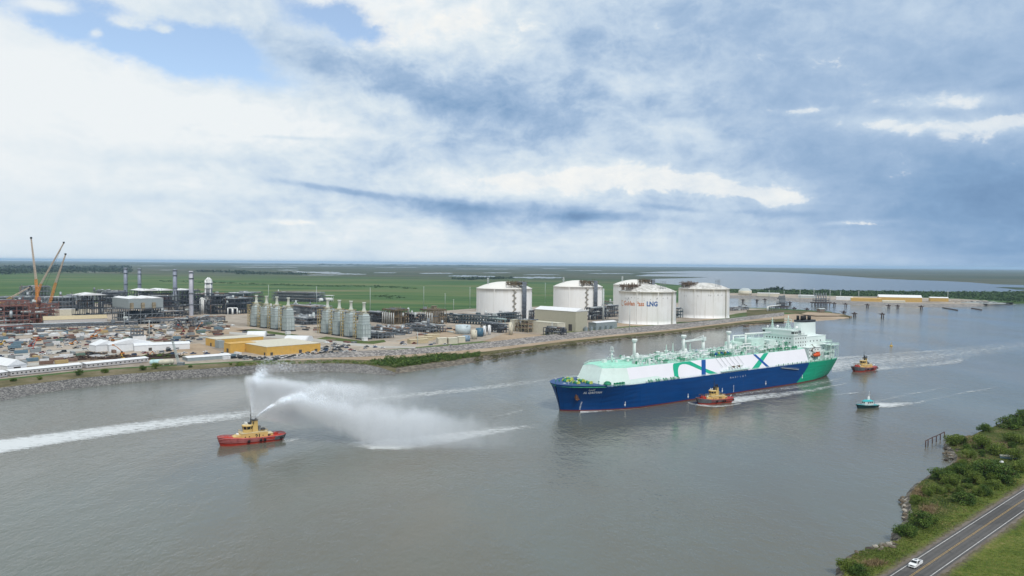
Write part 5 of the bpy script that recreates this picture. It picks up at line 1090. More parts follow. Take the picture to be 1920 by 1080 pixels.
# ------------------------------------------------------------------ process plant
PIPES = [M('pipe_grey', (.30, .33, .35), .4, .3, .25, .2), M('pipe_pale', (.42, .44, .44), .45, .2, .2, .2), PIPEB, M('pipe_rust', (.20, .13, .09), .7, 0, .3, .2)]
FRAMES = {'dark': M('frame_dark', (.055, .065, .08), .6, .1, .4, .3), 'grey': M('frame_grey', (.15, .17, .19), .6, .1, .4, .3), 'brown': M('frame_brown', (.16, .12, .07), .7, 0, .4, .3), 'red': M('frame_red', (.19, .085, .07), .75, 0, .4, .3), 'tan': M('frame_tan', (.26, .22, .15), .7, 0, .3, .3), 'teal': M('frame_teal', (.07, .10, .115), .6, .1, .3, .3)}
def process(name, label, cat, px, py, L, W, H, style, axis='R', nlev=4, bay=6.0, npipe=8, nves=4, top=0, fill=.5, group=None, z=ZL):
    x, y = G(px, py); rot = A45 if axis == 'R' else -A45
    if not isinstance(axis, str): rot = R(axis)
    t = thing(name, label, cat, (x, y, z), rot, group); rnd = random.Random(int(px * 7 + py)); mb = MB()
    nx = max(1, int(L / bay)); ny = max(1, int(W / bay)); lv = [H * (k + 1) / nlev for k in range(nlev)]
    for i in range(nx + 1):
        for j in range(ny + 1):
            u, v = -L / 2 + L * i / nx, -W / 2 + W * j / ny; hh = H * (1 if rnd.random() < .75 else rnd.uniform(.6, 1.18)); mb.bar((u, v, 0), (u, v, hh), .7)
    for zz in lv:
        for j in range(ny + 1): v = -W / 2 + W * j / ny; mb.bar((-L / 2, v, zz), (L / 2, v, zz), .5, h=.8)
        for i in range(nx + 1): u = -L / 2 + L * i / nx; mb.bar((u, -W / 2, zz), (u, W / 2, zz), .5, h=.8)
    for i in range(nx):
        if rnd.random() < .45:
            u = -L / 2 + L * i / nx; k = rnd.randrange(nlev); z0 = lv[k] - H / nlev; mb.bar((u, -W / 2, z0), (u + L / nx, -W / 2, lv[k]), .4)
    mb.build('steel_frame', FRAMES[style], t)
    for k, zz in enumerate(lv):                                   # plated floors in patches
        if rnd.random() < fill + .3:
            m_ = MB(); l2 = L * rnd.uniform(.4, .95); u = rnd.uniform(-1, 1) * (L - l2) / 2; m_.box((u, 0, zz + .4), (l2, W * rnd.uniform(.7, 1.0), .25)); m_.build('floor', FRAMES[style], t)
    for i in range(npipe):
        m_ = MB(); k = rnd.randrange(nlev); zz = lv[k] + rnd.uniform(.6, 1.6); v = rnd.uniform(-W / 2, W / 2); r_ = rnd.choice((.3, .4, .55, .8)); u0, u1 = sorted((rnd.uniform(-L / 2, L * .1), rnd.uniform(-L * .1, L / 2)))
        if u1 - u0 < L * .3: u0, u1 = -L / 2, L / 2
        pts = [(u0, v, zz), (u1, v, zz)]
        if rnd.random() < .6: pts = [(u0, v, max(.6, zz - rnd.uniform(3, H * .6)))] + pts
        if rnd.random() < .5: pts = pts + [(u1, v - rnd.choice((-1, 1)) * rnd.uniform(2, 6), zz)]
        m_.tube(pts, r_, 6); m_.build('pipe', rnd.choice(PIPES), t)
    for i in range(nves):
        m_ = MB(); u, v = rnd.uniform(-L / 2, L / 2), rnd.uniform(-W / 2, W / 2 * .6); k = rnd.randrange(4)
        zz = rnd.choice([0] + lv) * (1 if H < 30 else .8) + .5
        if k == 0: r_ = rnd.uniform(1, 2.2); hh = rnd.uniform(4, 9); m_.cyl((u, v, zz), (u, v, zz + hh), r_, n=12); m_.ball((u, v, zz + hh), r_, 10, sz=.6); nm = 'vessel'
        elif k == 1: r_ = rnd.uniform(1, 2); hh = rnd.uniform(4, 9); m_.cyl((u - hh / 2, v, zz + r_), (u + hh / 2, v, zz + r_), r_, n=12); m_.ball((u - hh / 2, v, zz + r_), r_, 10); m_.ball((u + hh / 2, v, zz + r_), r_, 10); nm = 'drum'
        elif k == 2: m_.box((u, v, zz), (rnd.uniform(3, 7), rnd.uniform(2, 5), rnd.uniform(2, 4))); nm = 'equipment_box'
        else: m_.box((u, v, zz), (rnd.uniform(5, 9), rnd.uniform(3, 5), 1.2)); [m_.cyl((u + q, v, zz + 1.2), (u + q, v, zz + 1.8), 1.1, n=10) for q in (-1.6, 1.6)]; nm = 'fin_fan'
        m_.build(nm, rnd.choice(PIPES[:2] + [PALE, FRAMES[style]]), t)
    for i in range(top):
        m_ = MB(); u = -L / 2 + (i + .5) * L / top; m_.bar((u, 0, H), (u, 0, H + rnd.uniform(2, 5)), .6); m_.bar((u - 1.5, 0, H + 1.4), (u + 1.5, 0, H + 1.4), .4); m_.build('vent_pipe', FRAMES['tan'] if style in ('brown', 'tan') else PIPES[0], t)
    return t
for a in (
    ('dark steel process block beside the tallest pale stack', 352, 590, 34, 20, 34, 'dark', 'R', 5), ('dark steel process block left of the white column', 382, 584, 34, 26, 26, 'dark', 'R', 4),
    ('dark steel process block just right of the white column', 415, 588, 46, 26, 26, 'dark', 'R', 4), ('wide dark pipe block ending at the first heat tower', 444, 588, 44, 26, 22, 'dark', 'R', 3),
    ('blue grey steel block behind the first heat towers', 458, 580, 60, 30, 26, 'teal', 'R', 4), ('low far pipe block behind the white column', 425, 568, 110, 30, 17, 'dark', -20, 3),
    ('low pale piping field right behind the first heat towers', 520, 592, 60, 36, 12, 'grey', 'R', 2), ('pale piping field between the two groups of heat towers', 572, 606, 62, 40, 9, 'grey', 'L', 2), ('upper piping field between the two groups of heat towers', 580, 588, 80, 40, 13, 'grey', 'L', 2), ('far lattice block behind the gap between the tower groups', 560, 565, 110, 40, 17, 'grey', -15, 3),
    ('low piping field behind the second heat towers', 640, 598, 80, 40, 12, 'grey', 'L', 2), ('dark pipe rack right behind the last heat tower', 705, 603, 46, 20, 14, 'dark', 'L', 3),
    ('low grey piping field in front of the brown exchangers', 730, 624, 52, 30, 6, 'grey', 'L', 2), ('low grey piping field beside the grassy road bend', 705, 632, 40, 22, 6, 'grey', 'L', 2), ('low piping field with small drums before the second brown exchanger', 795, 621, 56, 26, 8, 'grey', 'L', 2), ('dark pipe rack between the two brown exchangers', 776, 607, 34, 16, 14, 'dark', 'L', 3),
    ('dark pipe rack right of the second brown exchanger', 848, 605, 44, 14, 12, 'teal', 'L', 3), ('teal grey pipe rack crossing before the leftmost tank', 893, 608, 70, 12, 13, 'teal', -30, 3), ('pipe rack at the foot of the leftmost tank', 945, 604, 60, 12, 13, 'teal', 'R', 3), ('pipe rack with many short columns behind the small tanks', 928, 622, 36, 16, 10, 'dark', 'L', 3),
    ('yellow topped compressor skid left of the beige annex', 985, 622, 24, 14, 15, 'tan', 'L', 3), ('steel cooler bank in front of the beige annex', 1040, 629, 30, 9, 9, 'dark', 'L', 2),
    ('dark pipe bundle behind the beige compressor building', 1002, 600, 36, 12, 15, 'dark', 'R', 3), ('brown pipe bundle between the compressor building and the lettered tank', 1118, 599, 40, 16, 16, 'dark', 'R', 3), ('brown pipe bundle touching the lettered tank', 1146, 594, 34, 14, 16, 'dark', 'R', 3), ('far pipe rack between the two middle tanks', 1140, 575, 60, 12, 10, 'grey', 'L', 2), ('low pipe rack running from the last tank to the jetty', 1385, 582, 50, 6, 5, 'grey', 30, 2), ('pipe rack between the lettered tank and the last tank', 1271, 596, 14, 10, 15, 'teal', 'R', 3),
    ('red brown steel module at the left frame edge', 8, 610, 50, 36, 33, 'red', 'R', 5), ('red brown steel module at the foot of the cranes', 48, 606, 44, 34, 27, 'red', 'R', 4), ('red brown steel module right of the cranes', 84, 601, 30, 26, 24, 'red', 'R', 4), ('low red steel frame before the red modules', 15, 626, 48, 14, 9, 'red', 'R', 2),
    ('grey steel block behind the cranes', 66, 582, 40, 30, 36, 'grey', 'R', 5), ('blue grey pipe block behind the tan roofed building', 112, 590, 60, 30, 24, 'grey', 'R', 4), ('blue grey pipe block under the white upright tank', 138, 580, 60, 30, 20, 'grey', 'R', 4), ('grey pipe block behind the red modules', 22, 586, 70, 30, 22, 'grey', 'R', 3),
    ('dark steel frame filling the space below the stacks', 300, 594, 44, 30, 28, 'dark', 'R', 4), ('low dark pipework before the tallest pale stack', 322, 598, 36, 16, 11, 'dark', 'R', 2), ('dark pipe block between the open shed and the grey boiler house', 214, 588, 40, 26, 30, 'dark', 'R', 4), ('far dark pipe block behind the open white roofed shed', 205, 566, 70, 24, 20, 'grey', -20, 3),
    ('long yard pipe rack on thin posts crossing the left yard', 120, 616, 170, 5, 5.5, 'grey', 28, 2), ('long yard pipe rack before the grey boiler house', 330, 606, 130, 5, 7, 'grey', 26, 2), ('open post frame on the sand before the tallest stack', 345, 614, 22, 10, 11, 'dark', 'R', 2), ('open post frame beside the sand field', 378, 611, 18, 10, 11, 'grey', 'R', 2)):
    l, px, py, L, W, H, st, ax, nl = a
    if st in ('dark', 'teal', 'grey') and H > 15: H *= 1.15
    cat = 'pipe rack' if 'rack' in l or 'piping' in l or 'bundle' in l else 'plant structure'
    process('pipe_rack' if cat == 'pipe rack' else 'process_block', l, cat, px, py, L, W, H, st, ax, nl, npipe=min(26, 8 + int(L / 3)), nves=min(16, 4 + int(L * W / 130)), bay=5.0 if st != 'red' else 6.5, fill=.7 if st != 'red' else .05)
for px, l in ((741, 'brown steel exchanger frame, left of two, behind the low piping'), (812, 'brown steel exchanger frame, right of two, with a raised hoist on top')):
    t = process('exchanger_frame', l, 'plant structure', px, 607, 30, 24, 21, 'brown', 'L', 2, 5, 6, 3, 7, .9)
    for i in range(6): m_ = MB(); m_.cyl((-13 + i * 5.2, -12.6, .5), (-13 + i * 5.2, -12.6, 17), .8, n=8); m_.build('upright_pipe', PIPES[1], t)
    m_ = MB(); m_.box((0, 0, 19.5), (31, 25, 2.2)); m_.build('top_platform', LATT, t)
    if px > 800: m_ = MB(); m_.box((2, 0, 21.7), (6, 5, 4)); m_.box((2, 0, 25.7), (8, 7, .5)); m_.build('hoist', FRAMES['tan'], t)
mb = MB(); x, y = G(905, 604); mb.cyl((-26, 0, 10), (26, 0, 10), 1.3, n=10); [mb.bar((-24 + i * 8, 0, 0), (-24 + i * 8, 0, 9), .7) for i in range(7)]; tag(mb.build('overland_pipe', M('pipe_teal', (.25, .33, .33), .5), loc=(*G(925, 610), ZL), rotz=-A45), 'thick grey green pipe on posts crossing before the leftmost tank', 'pipe')

# heat recovery towers
TWR = M('tower_cladding', (.42, .48, .475), .5, .1, .14, .25); TWL = M('tower_pale', (.50, .53, .47), .5, 0, .1); TWP = M('tower_platform', (.36, .29, .14), .7, 0, .35, .5)
def heat_tower():
    t = thing('heat_tower', '', 'heat tower', (0, 0, 0), A45); mb = MB()
    mb.box((0, 0, 0), (11, 10.5, 17)); mb.box((0, 0, 17), (9.8, 9.4, 9.5)); mb.box((0, 0, 26.5), (9.8, 9.4, 3.6), taper=.36); mb.build('casing', TWR, t)
    m_ = MB()
    for i in range(4):
        for s in (-1, 1): m_.bar((-5.6 + i * 3.7, s * 5.4, 0), (-5.6 + i * 3.7, s * 5.4, 17), .5); m_.bar((s * 5.6, -5.3 + i * 3.5, 0), (s * 5.6, -5.3 + i * 3.5, 17), .5)
    for z in (5.6, 11.2, 17): m_.box((0, 0, z), (11.6, 11.1, .5))
    for z in (20.2, 23.4, 26.5): m_.box((0, 0, z), (10.3, 9.9, .4))
    m_.build('stiffener', M('tower_rib', (.28, .33, .33), .55), t)
    m_ = MB(); m_.lathe([(3.4, 29.8), (3.2, 31.4), (1.7, 35.0), (1.6, 41.0), (2.2, 41.6), (2.2, 42.8), (1.6, 42.8)], n=20); m_.build('stack', TWL, t)
    m_ = MB()
    for z in (28.6, 31.4):
        m_.box((0, 0, z), (9.0, 7, .3))
        for s in (-1, 1): m_.bar((-5.2, s * 4, z + 1.2), (5.2, s * 4, z + 1.2), .25); m_.bar((s * 5.2, -4, z + 1.2), (s * 5.2, 4, z + 1.2), .25)
    m_.build('top_platform', TWP, t)
    m_ = MB()
    for k in range(8): m_.bar((-6.5, 6.6 + (k % 2) * 3, 1 + k * 3.6), (-6.5, 9.6 - (k % 2) * 3, 4.6 + k * 3.6), .8, h=.4); m_.box((-6, 8, 4.4 + k * 3.6), (4, 4.2, .35))
    for u, v in ((-8, 6), (-8, 10), (-4, 10)): m_.bar((u, v, 0), (u, v, 30), .45)
    m_.build('stair_tower', TWP, t)
    m_ = MB(); m_.cyl((-2, 7.4, 0), (-2, 7.4, 24), .9, n=8); m_.cyl((-2, 7.4, 24), (-2, 3, 24), .9, n=8); m_.build('duct', TWL, t)
    m_ = MB(); m_.box((0, 0, -.2), (14, 13, 1.8)); m_.build('plinth', DARK, t)
    return t
HT = heat_tower(); n_ = 0
for (px, py, g_) in ((478, 613, 'first'), (497, 615.5, 'first'), (516.5, 618, 'first'), (538, 621.5, 'first'), (612, 626, 'second'), (634, 629.5, 'second'), (656, 632.5, 'second'), (680.5, 637, 'second')):
    i = n_ % 4; o = ('leftmost', 'second', 'third', 'rightmost')[i]
    l = f'{o} grey heat tower of the {"farther left" if g_ == "first" else "nearer right"} group of four'
    x, y = G(px, py); dy = 6.0
    if n_ == 0: HT.location = (x, y + dy, ZL); HT['label'] = l; HT['group'] = 'heat recovery towers'
    else: dup(HT, (x, y + dy, ZL), A45, l, 'heat recovery towers')
    n_ += 1
for px, py, l in ((540, 627, 'small white hut at the foot of the first tower group'), (684, 639, 'small white hut at the foot of the second tower group')):
    mb = MB(); mb.box((0, 0, 0), (5.5, 4, 3.6)); mb.box((0, 0, 3.6), (6, 4.5, .3)); tag(mb.build('hut', ROOFW, loc=at(px, py), rotz=A45), l, 'hut')
for px, py, l in ((594, 566, 'white horizontal bullet tank on the far side, with no roof over it'), (612, 565, 'white horizontal bullet tank under a flat white roof')):
    x, y = G(px, py); t = thing('bullet_tank', l, 'tank', (x, y, ZL), R(-8)); mb = MB(); mb.cyl((-11, 0, 4.5), (11, 0, 4.5), 4.2, n=16); mb.ball((-11, 0, 4.5), 4.2, 12); mb.ball((11, 0, 4.5), 4.2, 12); mb.box((-7, 0, 0), (2, 5, 2)); mb.box((7, 0, 0), (2, 5, 2)); mb.build('shell', WTENT, t)
    if px > 600: m_ = MB(); m_.box((2, 2, 13), (28, 14, .6)); [m_.bar((a, b, 0), (a, b, 13), .6) for a in (-10, 14) for b in (-3, 7)]; m_.build('canopy', ROOFW, t)

# power house on the left: stacks, boiler house, open sheds
STK = M('stack_blue_grey', (.23, .26, .33), .5, .1, .12, .2)
for px, py, r_, h, l, pale in ((235.5, 564, 3.6, 72, 'blue grey stack left of the white roofed sheds', 0), (261.5, 562, 3.6, 70, 'blue grey stack behind the white roofed sheds, farthest of the four', 0), (328, 575, 3.5, 72, 'blue grey stack on a wide square base by the white roofs', 0), (358.5, 592, 3.3, 72, 'pale grey stack standing nearest, right of the other three', 1)):
    x, y = G(px, py); t = thing('stack', l, 'stack', (x, y, ZL), 0, 'tall stacks of the power house'); mb = MB(); mb.lathe([(r_ * 1.08, 0), (r_ * 1.05, 10), (r_, h * .5), (r_ * .96, h), (r_ * .8, h)], n=24); mb.build('flue', M('stack_pale', (.40, .41, .46), .5, .1, .1) if pale else STK, t)
    m_ = MB()
    for z in (h - 2.5, h - 12, h * .5, h * .25): m_.lathe([(r_ * 1.02, z), (r_ * 1.38, z), (r_ * 1.38, z + 1.0), (r_ * 1.02, z + 1.0)], n=20)
    m_.bar((r_ * 1.15, 0, 2), (r_ * 1.15, 0, h - 3), .8); m_.build('platform_ring', FRAMES['grey'], t)
    if px in (328,): m_ = MB(); m_.box((0, 0, 0), (13, 13, 14)); m_.box((0, 0, 14), (12, 12, 9), taper=.25); m_.build('base_casing', GREYC, t)
x, y = G(305, 598); mb = MB(); mb.box((0, 0, 12), (12, 9, 17)); [mb.bar((a, b, 0), (a, b, 12), .8) for a in (-5, 5) for b in (-4, 4)]; tag(mb.build('filter_house', M('dark_red_cladding', (.09, .055, .055), .7, var=.2), loc=(*G(313, 590), ZL), rotz=A45), 'dark red box on legs below the blue grey stack with a square base', 'filter house')
bh = thing('boiler_house', 'big grey clad boiler house raised on a dark steel frame', 'building', (*G(243, 609), ZL), A45)
mb = MB(); mb.box((22, 33, 22.5), (46, 66, 13)); mb.build('wall', GREYC, bh)
for i in range(3): mb = MB(); mb.gable((7.5 + i * 15.3, 33, 35.5), (66, 14.4), 1.8, math.pi / 2, over=.4); mb.build('roof', ROOFW, bh)
mb = MB()
for i in range(8):
    for j in range(4): mb.bar((-1 + j * 15.3, i * 9.4, 0), (-1 + j * 15.3, i * 9.4, 22.5), .8)
for z in (7, 14, 21.5):
    for j in range(4): mb.bar((-1 + j * 15.3, 0, z), (-1 + j * 15.3, 66, z), .6, h=.9)
    for i in range(8): mb.bar((-1, i * 9.4, z), (45, i * 9.4, z), .6, h=.9)
for i in range(7): mb.bar((-1, i * 9.4, 0), (-1, i * 9.4 + 9.4, 7), .4); mb.bar((-1 + i * 6.5, 0, 7), (5.5 + i * 6.5, 0, 14), .4)
mb.build('steel_frame', FRAMES['grey'], bh)
for i in range(9): m_ = MB(); u, v = 8 + (i % 3) * 14, 8 + (i // 3) * 22; m_.box((u, v, .2), (9, 13, 13 + i % 4)); m_.build('duct_casing', DARK, bh)
for i in range(3): m_ = MB(); m_.box((2.5 + i * 14.6, -1.6, 22), (4, 3, 8)); m_.box((2.5 + i * 14.6, -1.6, 26), (5, 3.6, .3)); m_.build('stair_cage', FRAMES['tan'], bh)
def roofed(label, px, py, L, W, H, nr, style='dark'):
    t = process('open_shed', label, 'open shed', px, py, L, W, H, style, 'R', 4, 8, 10, 8, 0, .8)
    for i in range(nr): m_ = MB(); m_.gable((-L / 2 + (i + .5) * L / nr, 0, H), (W + 3, L / nr), 3.2, math.pi / 2, over=.8); m_.build('roof', ROOFW, t)
roofed('open steel shed with one white roof left of the boiler house', 168, 602, 36, 34, 38, 1); roofed('dark open steel shed under two white roofs behind the boiler house', 287, 574, 64, 60, 31, 2); roofed('dark open steel shed with a white roof right of the blue grey stack', 345, 574, 26, 40, 31, 1)
wc = thing('process_column', 'tall white column with a domed head and side pipes', 'column', (*G(392, 588), ZL)); mb = MB(); mb.cyl((0, 0, 0), (0, 0, 34), 4.2, 4.2, n=20); mb.cyl((0, 0, 34), (0, 0, 54), 5.4, n=20); mb.lathe([(5.4, 54), (4.6, 57.5), (2.5, 59.6), (.01, 60.4)], n=20); mb.build('shell', M('column_white', (.52, .54, .53), .5), wc)
for z in (34, 42, 51): m_ = MB(); m_.lathe([(5.4, z), (7.4, z), (7.4, z + .8), (5.4, z + .8)], n=16); m_.build('platform_ring', FRAMES['grey'], wc)
for a, r_ in ((3.6, 6.2), (4.2, 6.6), (5.4, 6.2)): m_ = MB(); c_, s_ = math.cos(a), math.sin(a); m_.tube([(r_ * c_, r_ * s_, 0), (r_ * c_, r_ * s_, 56), (1.5 * c_, 1.5 * s_, 60.5)], .7, 8); m_.build('side_pipe', WHITE, wc)
wc = thing('process_vessel', 'short white domed vessel left of the tall white column', 'vessel', (*G(379, 588), ZL)); mb = MB(); mb.cyl((0, 0, 0), (0, 0, 23), 4.6, n=16); mb.lathe([(4.6, 23), (3.6, 26), (.01, 27.6)], n=16); mb.build('shell', M('column_white', (.52, .54, .53)), wc); m_ = MB(); m_.tube([(4, -4, 0), (4, -4, 24), (9, -5, 24), (9, -5, 2)], 1.0, 8); m_.build('bend_pipe', WHITE, wc)
for px, l in ((432, 'white looped pipe at the foot of the dark pipe block'), (440, 'second white looped pipe by the heat towers')): mb = MB(); mb.tube([(-4, 0, 0), (-4, 0, 11), (4, 0, 11), (4, 0, 0)], .9, 8); tag(mb.build('looped_pipe', WHITE, loc=at(px, 590), rotz=R(10)), l, 'pipe')
mb = MB(); mb.cyl((-9, 0, 3.4), (9, 0, 3.4), 3.2, n=14); mb.ball((-9, 0, 3.4), 3.2, 10); mb.ball((9, 0, 3.4), 3.2, 10); mb.box((-5, 0, 0), (2, 4, 1)); mb.box((5, 0, 0), (2, 4, 1)); tag(mb.build('cream_drum', CREAM, loc=at(321, 596), rotz=R(-10)), 'cream horizontal drum lying before the dark steel frame', 'drum')
pt = thing('portal_frame', 'pale portal frame standing before the boiler house', 'frame', at(274, 606), R(10)); mb = MB(); mb.bar((-11, 0, 0), (-11, 0, 9), 1.0); mb.bar((11, 0, 0), (11, 0, 9), 1.0); mb.box((0, 0, 9), (24, 3, 1.8)); mb.build('frame', PALE, pt)
# cranes
CRO = M('crane_orange', (.66, .27, .06), .6, 0, .2); CRP = M('crane_pale', (.50, .42, .34), .6, 0, .15)
def crane(label, base, tipp, fr, jib, col=CRO, w=2.3):
    bx_, by_ = G(*base); t = thing('crawler_crane', label, 'crane', (bx_, by_, ZL), 0, 'lattice boom cranes over the red modules'); s = by_ / FPX
    mb = MB(); mb.box((0, 0, 0), (8, 9, 2)); mb.box((0, 1, 2), (7, 8, 4)); mb.build('carriage', CRO, t)
    for u in (-4.5, 4.5): m_ = MB(); m_.box((u, 0, 0), (1.6, 10, 1.8)); m_.build('track', DARK, t)
    tip_ = Vector(((tipp[0] - base[0]) * s, 0, (base[1] - tipp[1]) * s)); p0 = Vector((0, -2, 4)); kn = p0 + (tip_ - p0) * fr + Vector(jib)
    def boom(nm, a, b, w0, w1, mat):
        mb = MB(); d = (b - a).normalized(); sx = Vector((d.z, 0, -d.x)).normalized(); sy = Vector((0, 1, 0)); n = max(4, int((b - a).length / (w0 * 1.7)))
        cs = [(i, j) for i, j in ((-1, -1), (1, -1), (1, 1), (-1, 1))]; P = lambda k, c: a.lerp(b, k / n) + (sx * c[0] + sy * c[1]) * ((w0 + (w1 - w0) * k / n) / 2)
        for c in cs: mb.bar(P(0, c), P(n, c), .42)
        for k in range(n):
            for q in range(4): mb.bar(P(k, cs[q]), P(k + 1, cs[(q + 1) % 4]), .24)
        mb.build(nm, mat, t)
    boom('boom', p0, kn, w, w, col); boom('jib', kn, tip_, w * .85, .9, CRP)
    m_ = MB(); m_.box((tip_.x, 0, tip_.z - .6), (2.2, 1.6, 2.6)); m_.build('boom_head', DARK, t)
    m_ = MB(); m_.bar((0, 5, 6), tuple(kn), .22); m_.bar((0, 5, 6), (tip_.x, tip_.y, tip_.z), .16); m_.build('pendant', DARK, t)
crane('orange lattice crane with the tallest nearly upright boom', (75, 605), (60, 447), .5, (1.2, 0, 0)); crane('orange lattice crane leaning right behind the tallest crane', (60, 592), (121, 455), .42, (-6, 0, 0)); crane('orange lattice crane leaning right, standing right of the other two', (88, 599), (124, 477), .55, (-1.5, 0, 0))
crane('yellow lattice crane with a low slanting boom at the left frame edge', (-30, 592), (57, 537), .6, (0, 0, 0), M('crane_yellow', (.46, .28, .05), .6), 2.4)
t = thing('lattice_boom', 'grey lattice boom leaning over the yard behind the stone bank', 'crane boom', at(336, 685)); mb = MB(); a, b = Vector((0, 0, .5)), Vector((-6.6, 2, 21)); sx = Vector((.8, 0, .2)); sy = Vector((0, .8, 0))
for i, j in ((-1, -1), (1, -1), (1, 1), (-1, 1)): mb.bar(a + sx * i + sy * j, b + sx * i * .6 + sy * j * .6, .28)
for k in range(14):
    p, q = a.lerp(b, k / 14), a.lerp(b, (k + 1) / 14); mb.bar(p - sx, q + sx, .18); mb.bar(p - sy, q + sy, .18)
mb.build('boom', PALE, t); mb = MB(); mb.box((1, 1, 0), (5, 4, 2.4)); mb.box((b.x, b.y, b.z), (2.4, 2, 1.4)); mb.build('base', STEEL, t)
sc_ = process('scaffold_tower', 'grey scaffold tower on a white block in the yard', 'scaffold', 257, 640, 12, 9, 14, 'grey', 30, 4, 3, 3, 1); mb = MB(); mb.box((2, -2, 0), (13, 9, 6)); mb.build('site_cabin', ROOFW, sc_)
# slender masts
for px, py, top_, l in ((503.5, 575, 534, 'first tower group'), (593.5, 578, 537, 'bullet tanks'), (694, 588, 539, 'last heat tower'), (794.5, 578, 537, 'second brown exchanger'), (834.5, 578, 550, 'green field beside the yard'), (850.5, 582, 561, 'sandy road across the green field'), (881, 577, 538, 'leftmost tank'), (1022, 568, 530, 'gap between the first two tanks'), (1180.5, 620, 571, 'lettered tank'), (233, 614, 585, 'boiler house yard'), (1131, 604, 541, 'brown pipe bundle'), (783, 647, 622, 'tan sheds'), (280, 640, 600, 'scaffold tower'), (1035, 628, 604, 'beige annex')):
    x, y = G(px, py); h = (py - top_) * y / FPX; mb = MB(); thick = 1.5 if px == 1131 else .45
    mb.cyl((0, 0, 0), (0, 0, h), thick, thick * .7, n=8); mb.bar((-1.2, 0, h - .6), (1.2, 0, h - .6), .4); mb.box((0, 0, 0), (1.4, 1.4, .8)); tag(mb.build('mast', PALE, loc=(x, y, ZL)), f'slender grey mast rising by the {l}', 'mast', 'slender masts across the plant')
# ------------------------------------------------------------------ foliage
def leaf_mat(name, stops, sc=.35):
    m, nt, b = new_mat(name); P = pos(nt); f = nz(nt, P, sc, 3, .6) * .6 + nz(nt, P, sc * 7, 2, .5) * .4
    nt.links.new(ramp(nt, f, stops), b.inputs['Base Color']); b.inputs['Roughness'].default_value = .7; b.inputs['Specular IOR Level'].default_value = .2
    b.inputs['Transmission Weight'].default_value = 0.0; return m
LEAF = leaf_mat('leaves_green', [(.36, (.022, .050, .010)), (.5, (.055, .105, .018)), (.62, (.13, .19, .035))])
LEAFL = leaf_mat('leaves_lime', [(.36, (.045, .080, .012)), (.5, (.10, .15, .024)), (.62, (.19, .235, .05))])
LEAFF = leaf_mat('leaves_far', [(.34, (.022, .048, .016)), (.5, (.042, .085, .026)), (.66, (.075, .12, .04))], .08)
LEAFD = leaf_mat('leaves_distant', [(.34, (.018, .034, .018)), (.6, (.035, .058, .03))], .02)
REED = leaf_mat('reed_tan', [(.34, (.14, .10, .05)), (.5, (.22, .165, .09)), (.66, (.30, .24, .14))], .25)
GRASSL = leaf_mat('grass_blades', [(.34, (.06, .085, .016)), (.48, (.11, .145, .028)), (.62, (.22, .20, .075))], .12)
WOOD = M('bark', (.09, .065, .045), .9)
def quads(name, C, S, mats, asp=.6, rng=None, flat=.55, up=0.0):
    """leaf-sized faces at the points C with half sizes S"""
    n = len(C); a = rng.normal(size=(n, 3)); a[:, 2] = a[:, 2] * flat + up; a /= np.linalg.norm(a, axis=1)[:, None]
    b = np.cross(a, rng.normal(size=(n, 3))); b /= np.linalg.norm(b, axis=1)[:, None]
    a *= S[:, None]; b *= (S * asp)[:, None]
    V = np.stack([C - a, C + b * .8 - a * .1, C + a, C - b * .8 - a * .1], 1).reshape(-1, 3); F = np.arange(n * 4)
    me = bpy.data.meshes.new(name); me.vertices.add(n * 4); me.vertices.foreach_set('co', V.astype(np.float32).ravel()); me.loops.add(n * 4); me.polygons.add(n); me.loops.foreach_set('vertex_index', F); me.polygons.foreach_set('loop_start', np.arange(n) * 4); me.polygons.foreach_set('loop_total', np.full(n, 4)); me.materials.append(mats); me.update(); return me
def linkm(me, name, parent=None, loc=None):
    o = bpy.data.objects.new(name, me); COL.objects.link(o)
    if parent: o.parent = parent
    if loc: o.location = loc
    return o
def crown_pts(rng, rad, h, lobes, per):
    """points spread over uneven lobes; a crown of clumps with gaps"""
    out = []
    for k in range(lobes):
        a = rng.uniform(0, 6.28); q = rng.uniform(0, 1) ** .6 * rad * .72; z = h * rng.uniform(.22, .80) * (1 - .30 * (q / rad) ** 2); r_ = rad * rng.uniform(.22, .42)
        d = rng.normal(size=(per, 3)); d /= np.linalg.norm(d, axis=1)[:, None]; d *= (r_ * rng.uniform(.45, 1.08, per) ** .6)[:, None]
        d[:, 2] *= .75; p = d + np.array((q * math.cos(a), q * math.sin(a), z)); out.append(p[p[:, 2] > .15])
    return np.concatenate(out)
VAR = []
for v in range(6):
    rng = np.random.default_rng(40 + v); rad, h = 4.6, 4.9 + (v % 3) * .9; P = crown_pts(rng, rad, h, 26, 120); S = rng.uniform(.13, .30, len(P)) * 1.15
    me = quads('crown', P, S, LEAF if v % 2 == 0 else LEAFL, .62, rng); tr = MB(); rnd = random.Random(v)
    for k in range(5):
        a = k * 1.26 + rnd.uniform(-.3, .3); p1 = Vector((math.cos(a) * .9, math.sin(a) * .9, h * .35)); p2 = Vector((math.cos(a) * 2.4, math.sin(a) * 2.4, h * .72)); tr.cyl((math.cos(a) * .2, math.sin(a) * .2, -.6), p1, .17, .12, n=6); tr.cyl(p1, p2, .12, .05, n=6)
    to = tr.build('trunk', WOOD); tm = to.data; bpy.data.objects.remove(to); VAR.append((me, tm))
def shrub(name, label, cat, x, y, z, s, v, rz, group, sz=1.0):
    t = thing(name, label, cat, (x, y, z), rz, group); linkm(VAR[v][0], 'crown', t); linkm(VAR[v][1], 'trunk', t); t.scale = (s, s, s * sz); return t

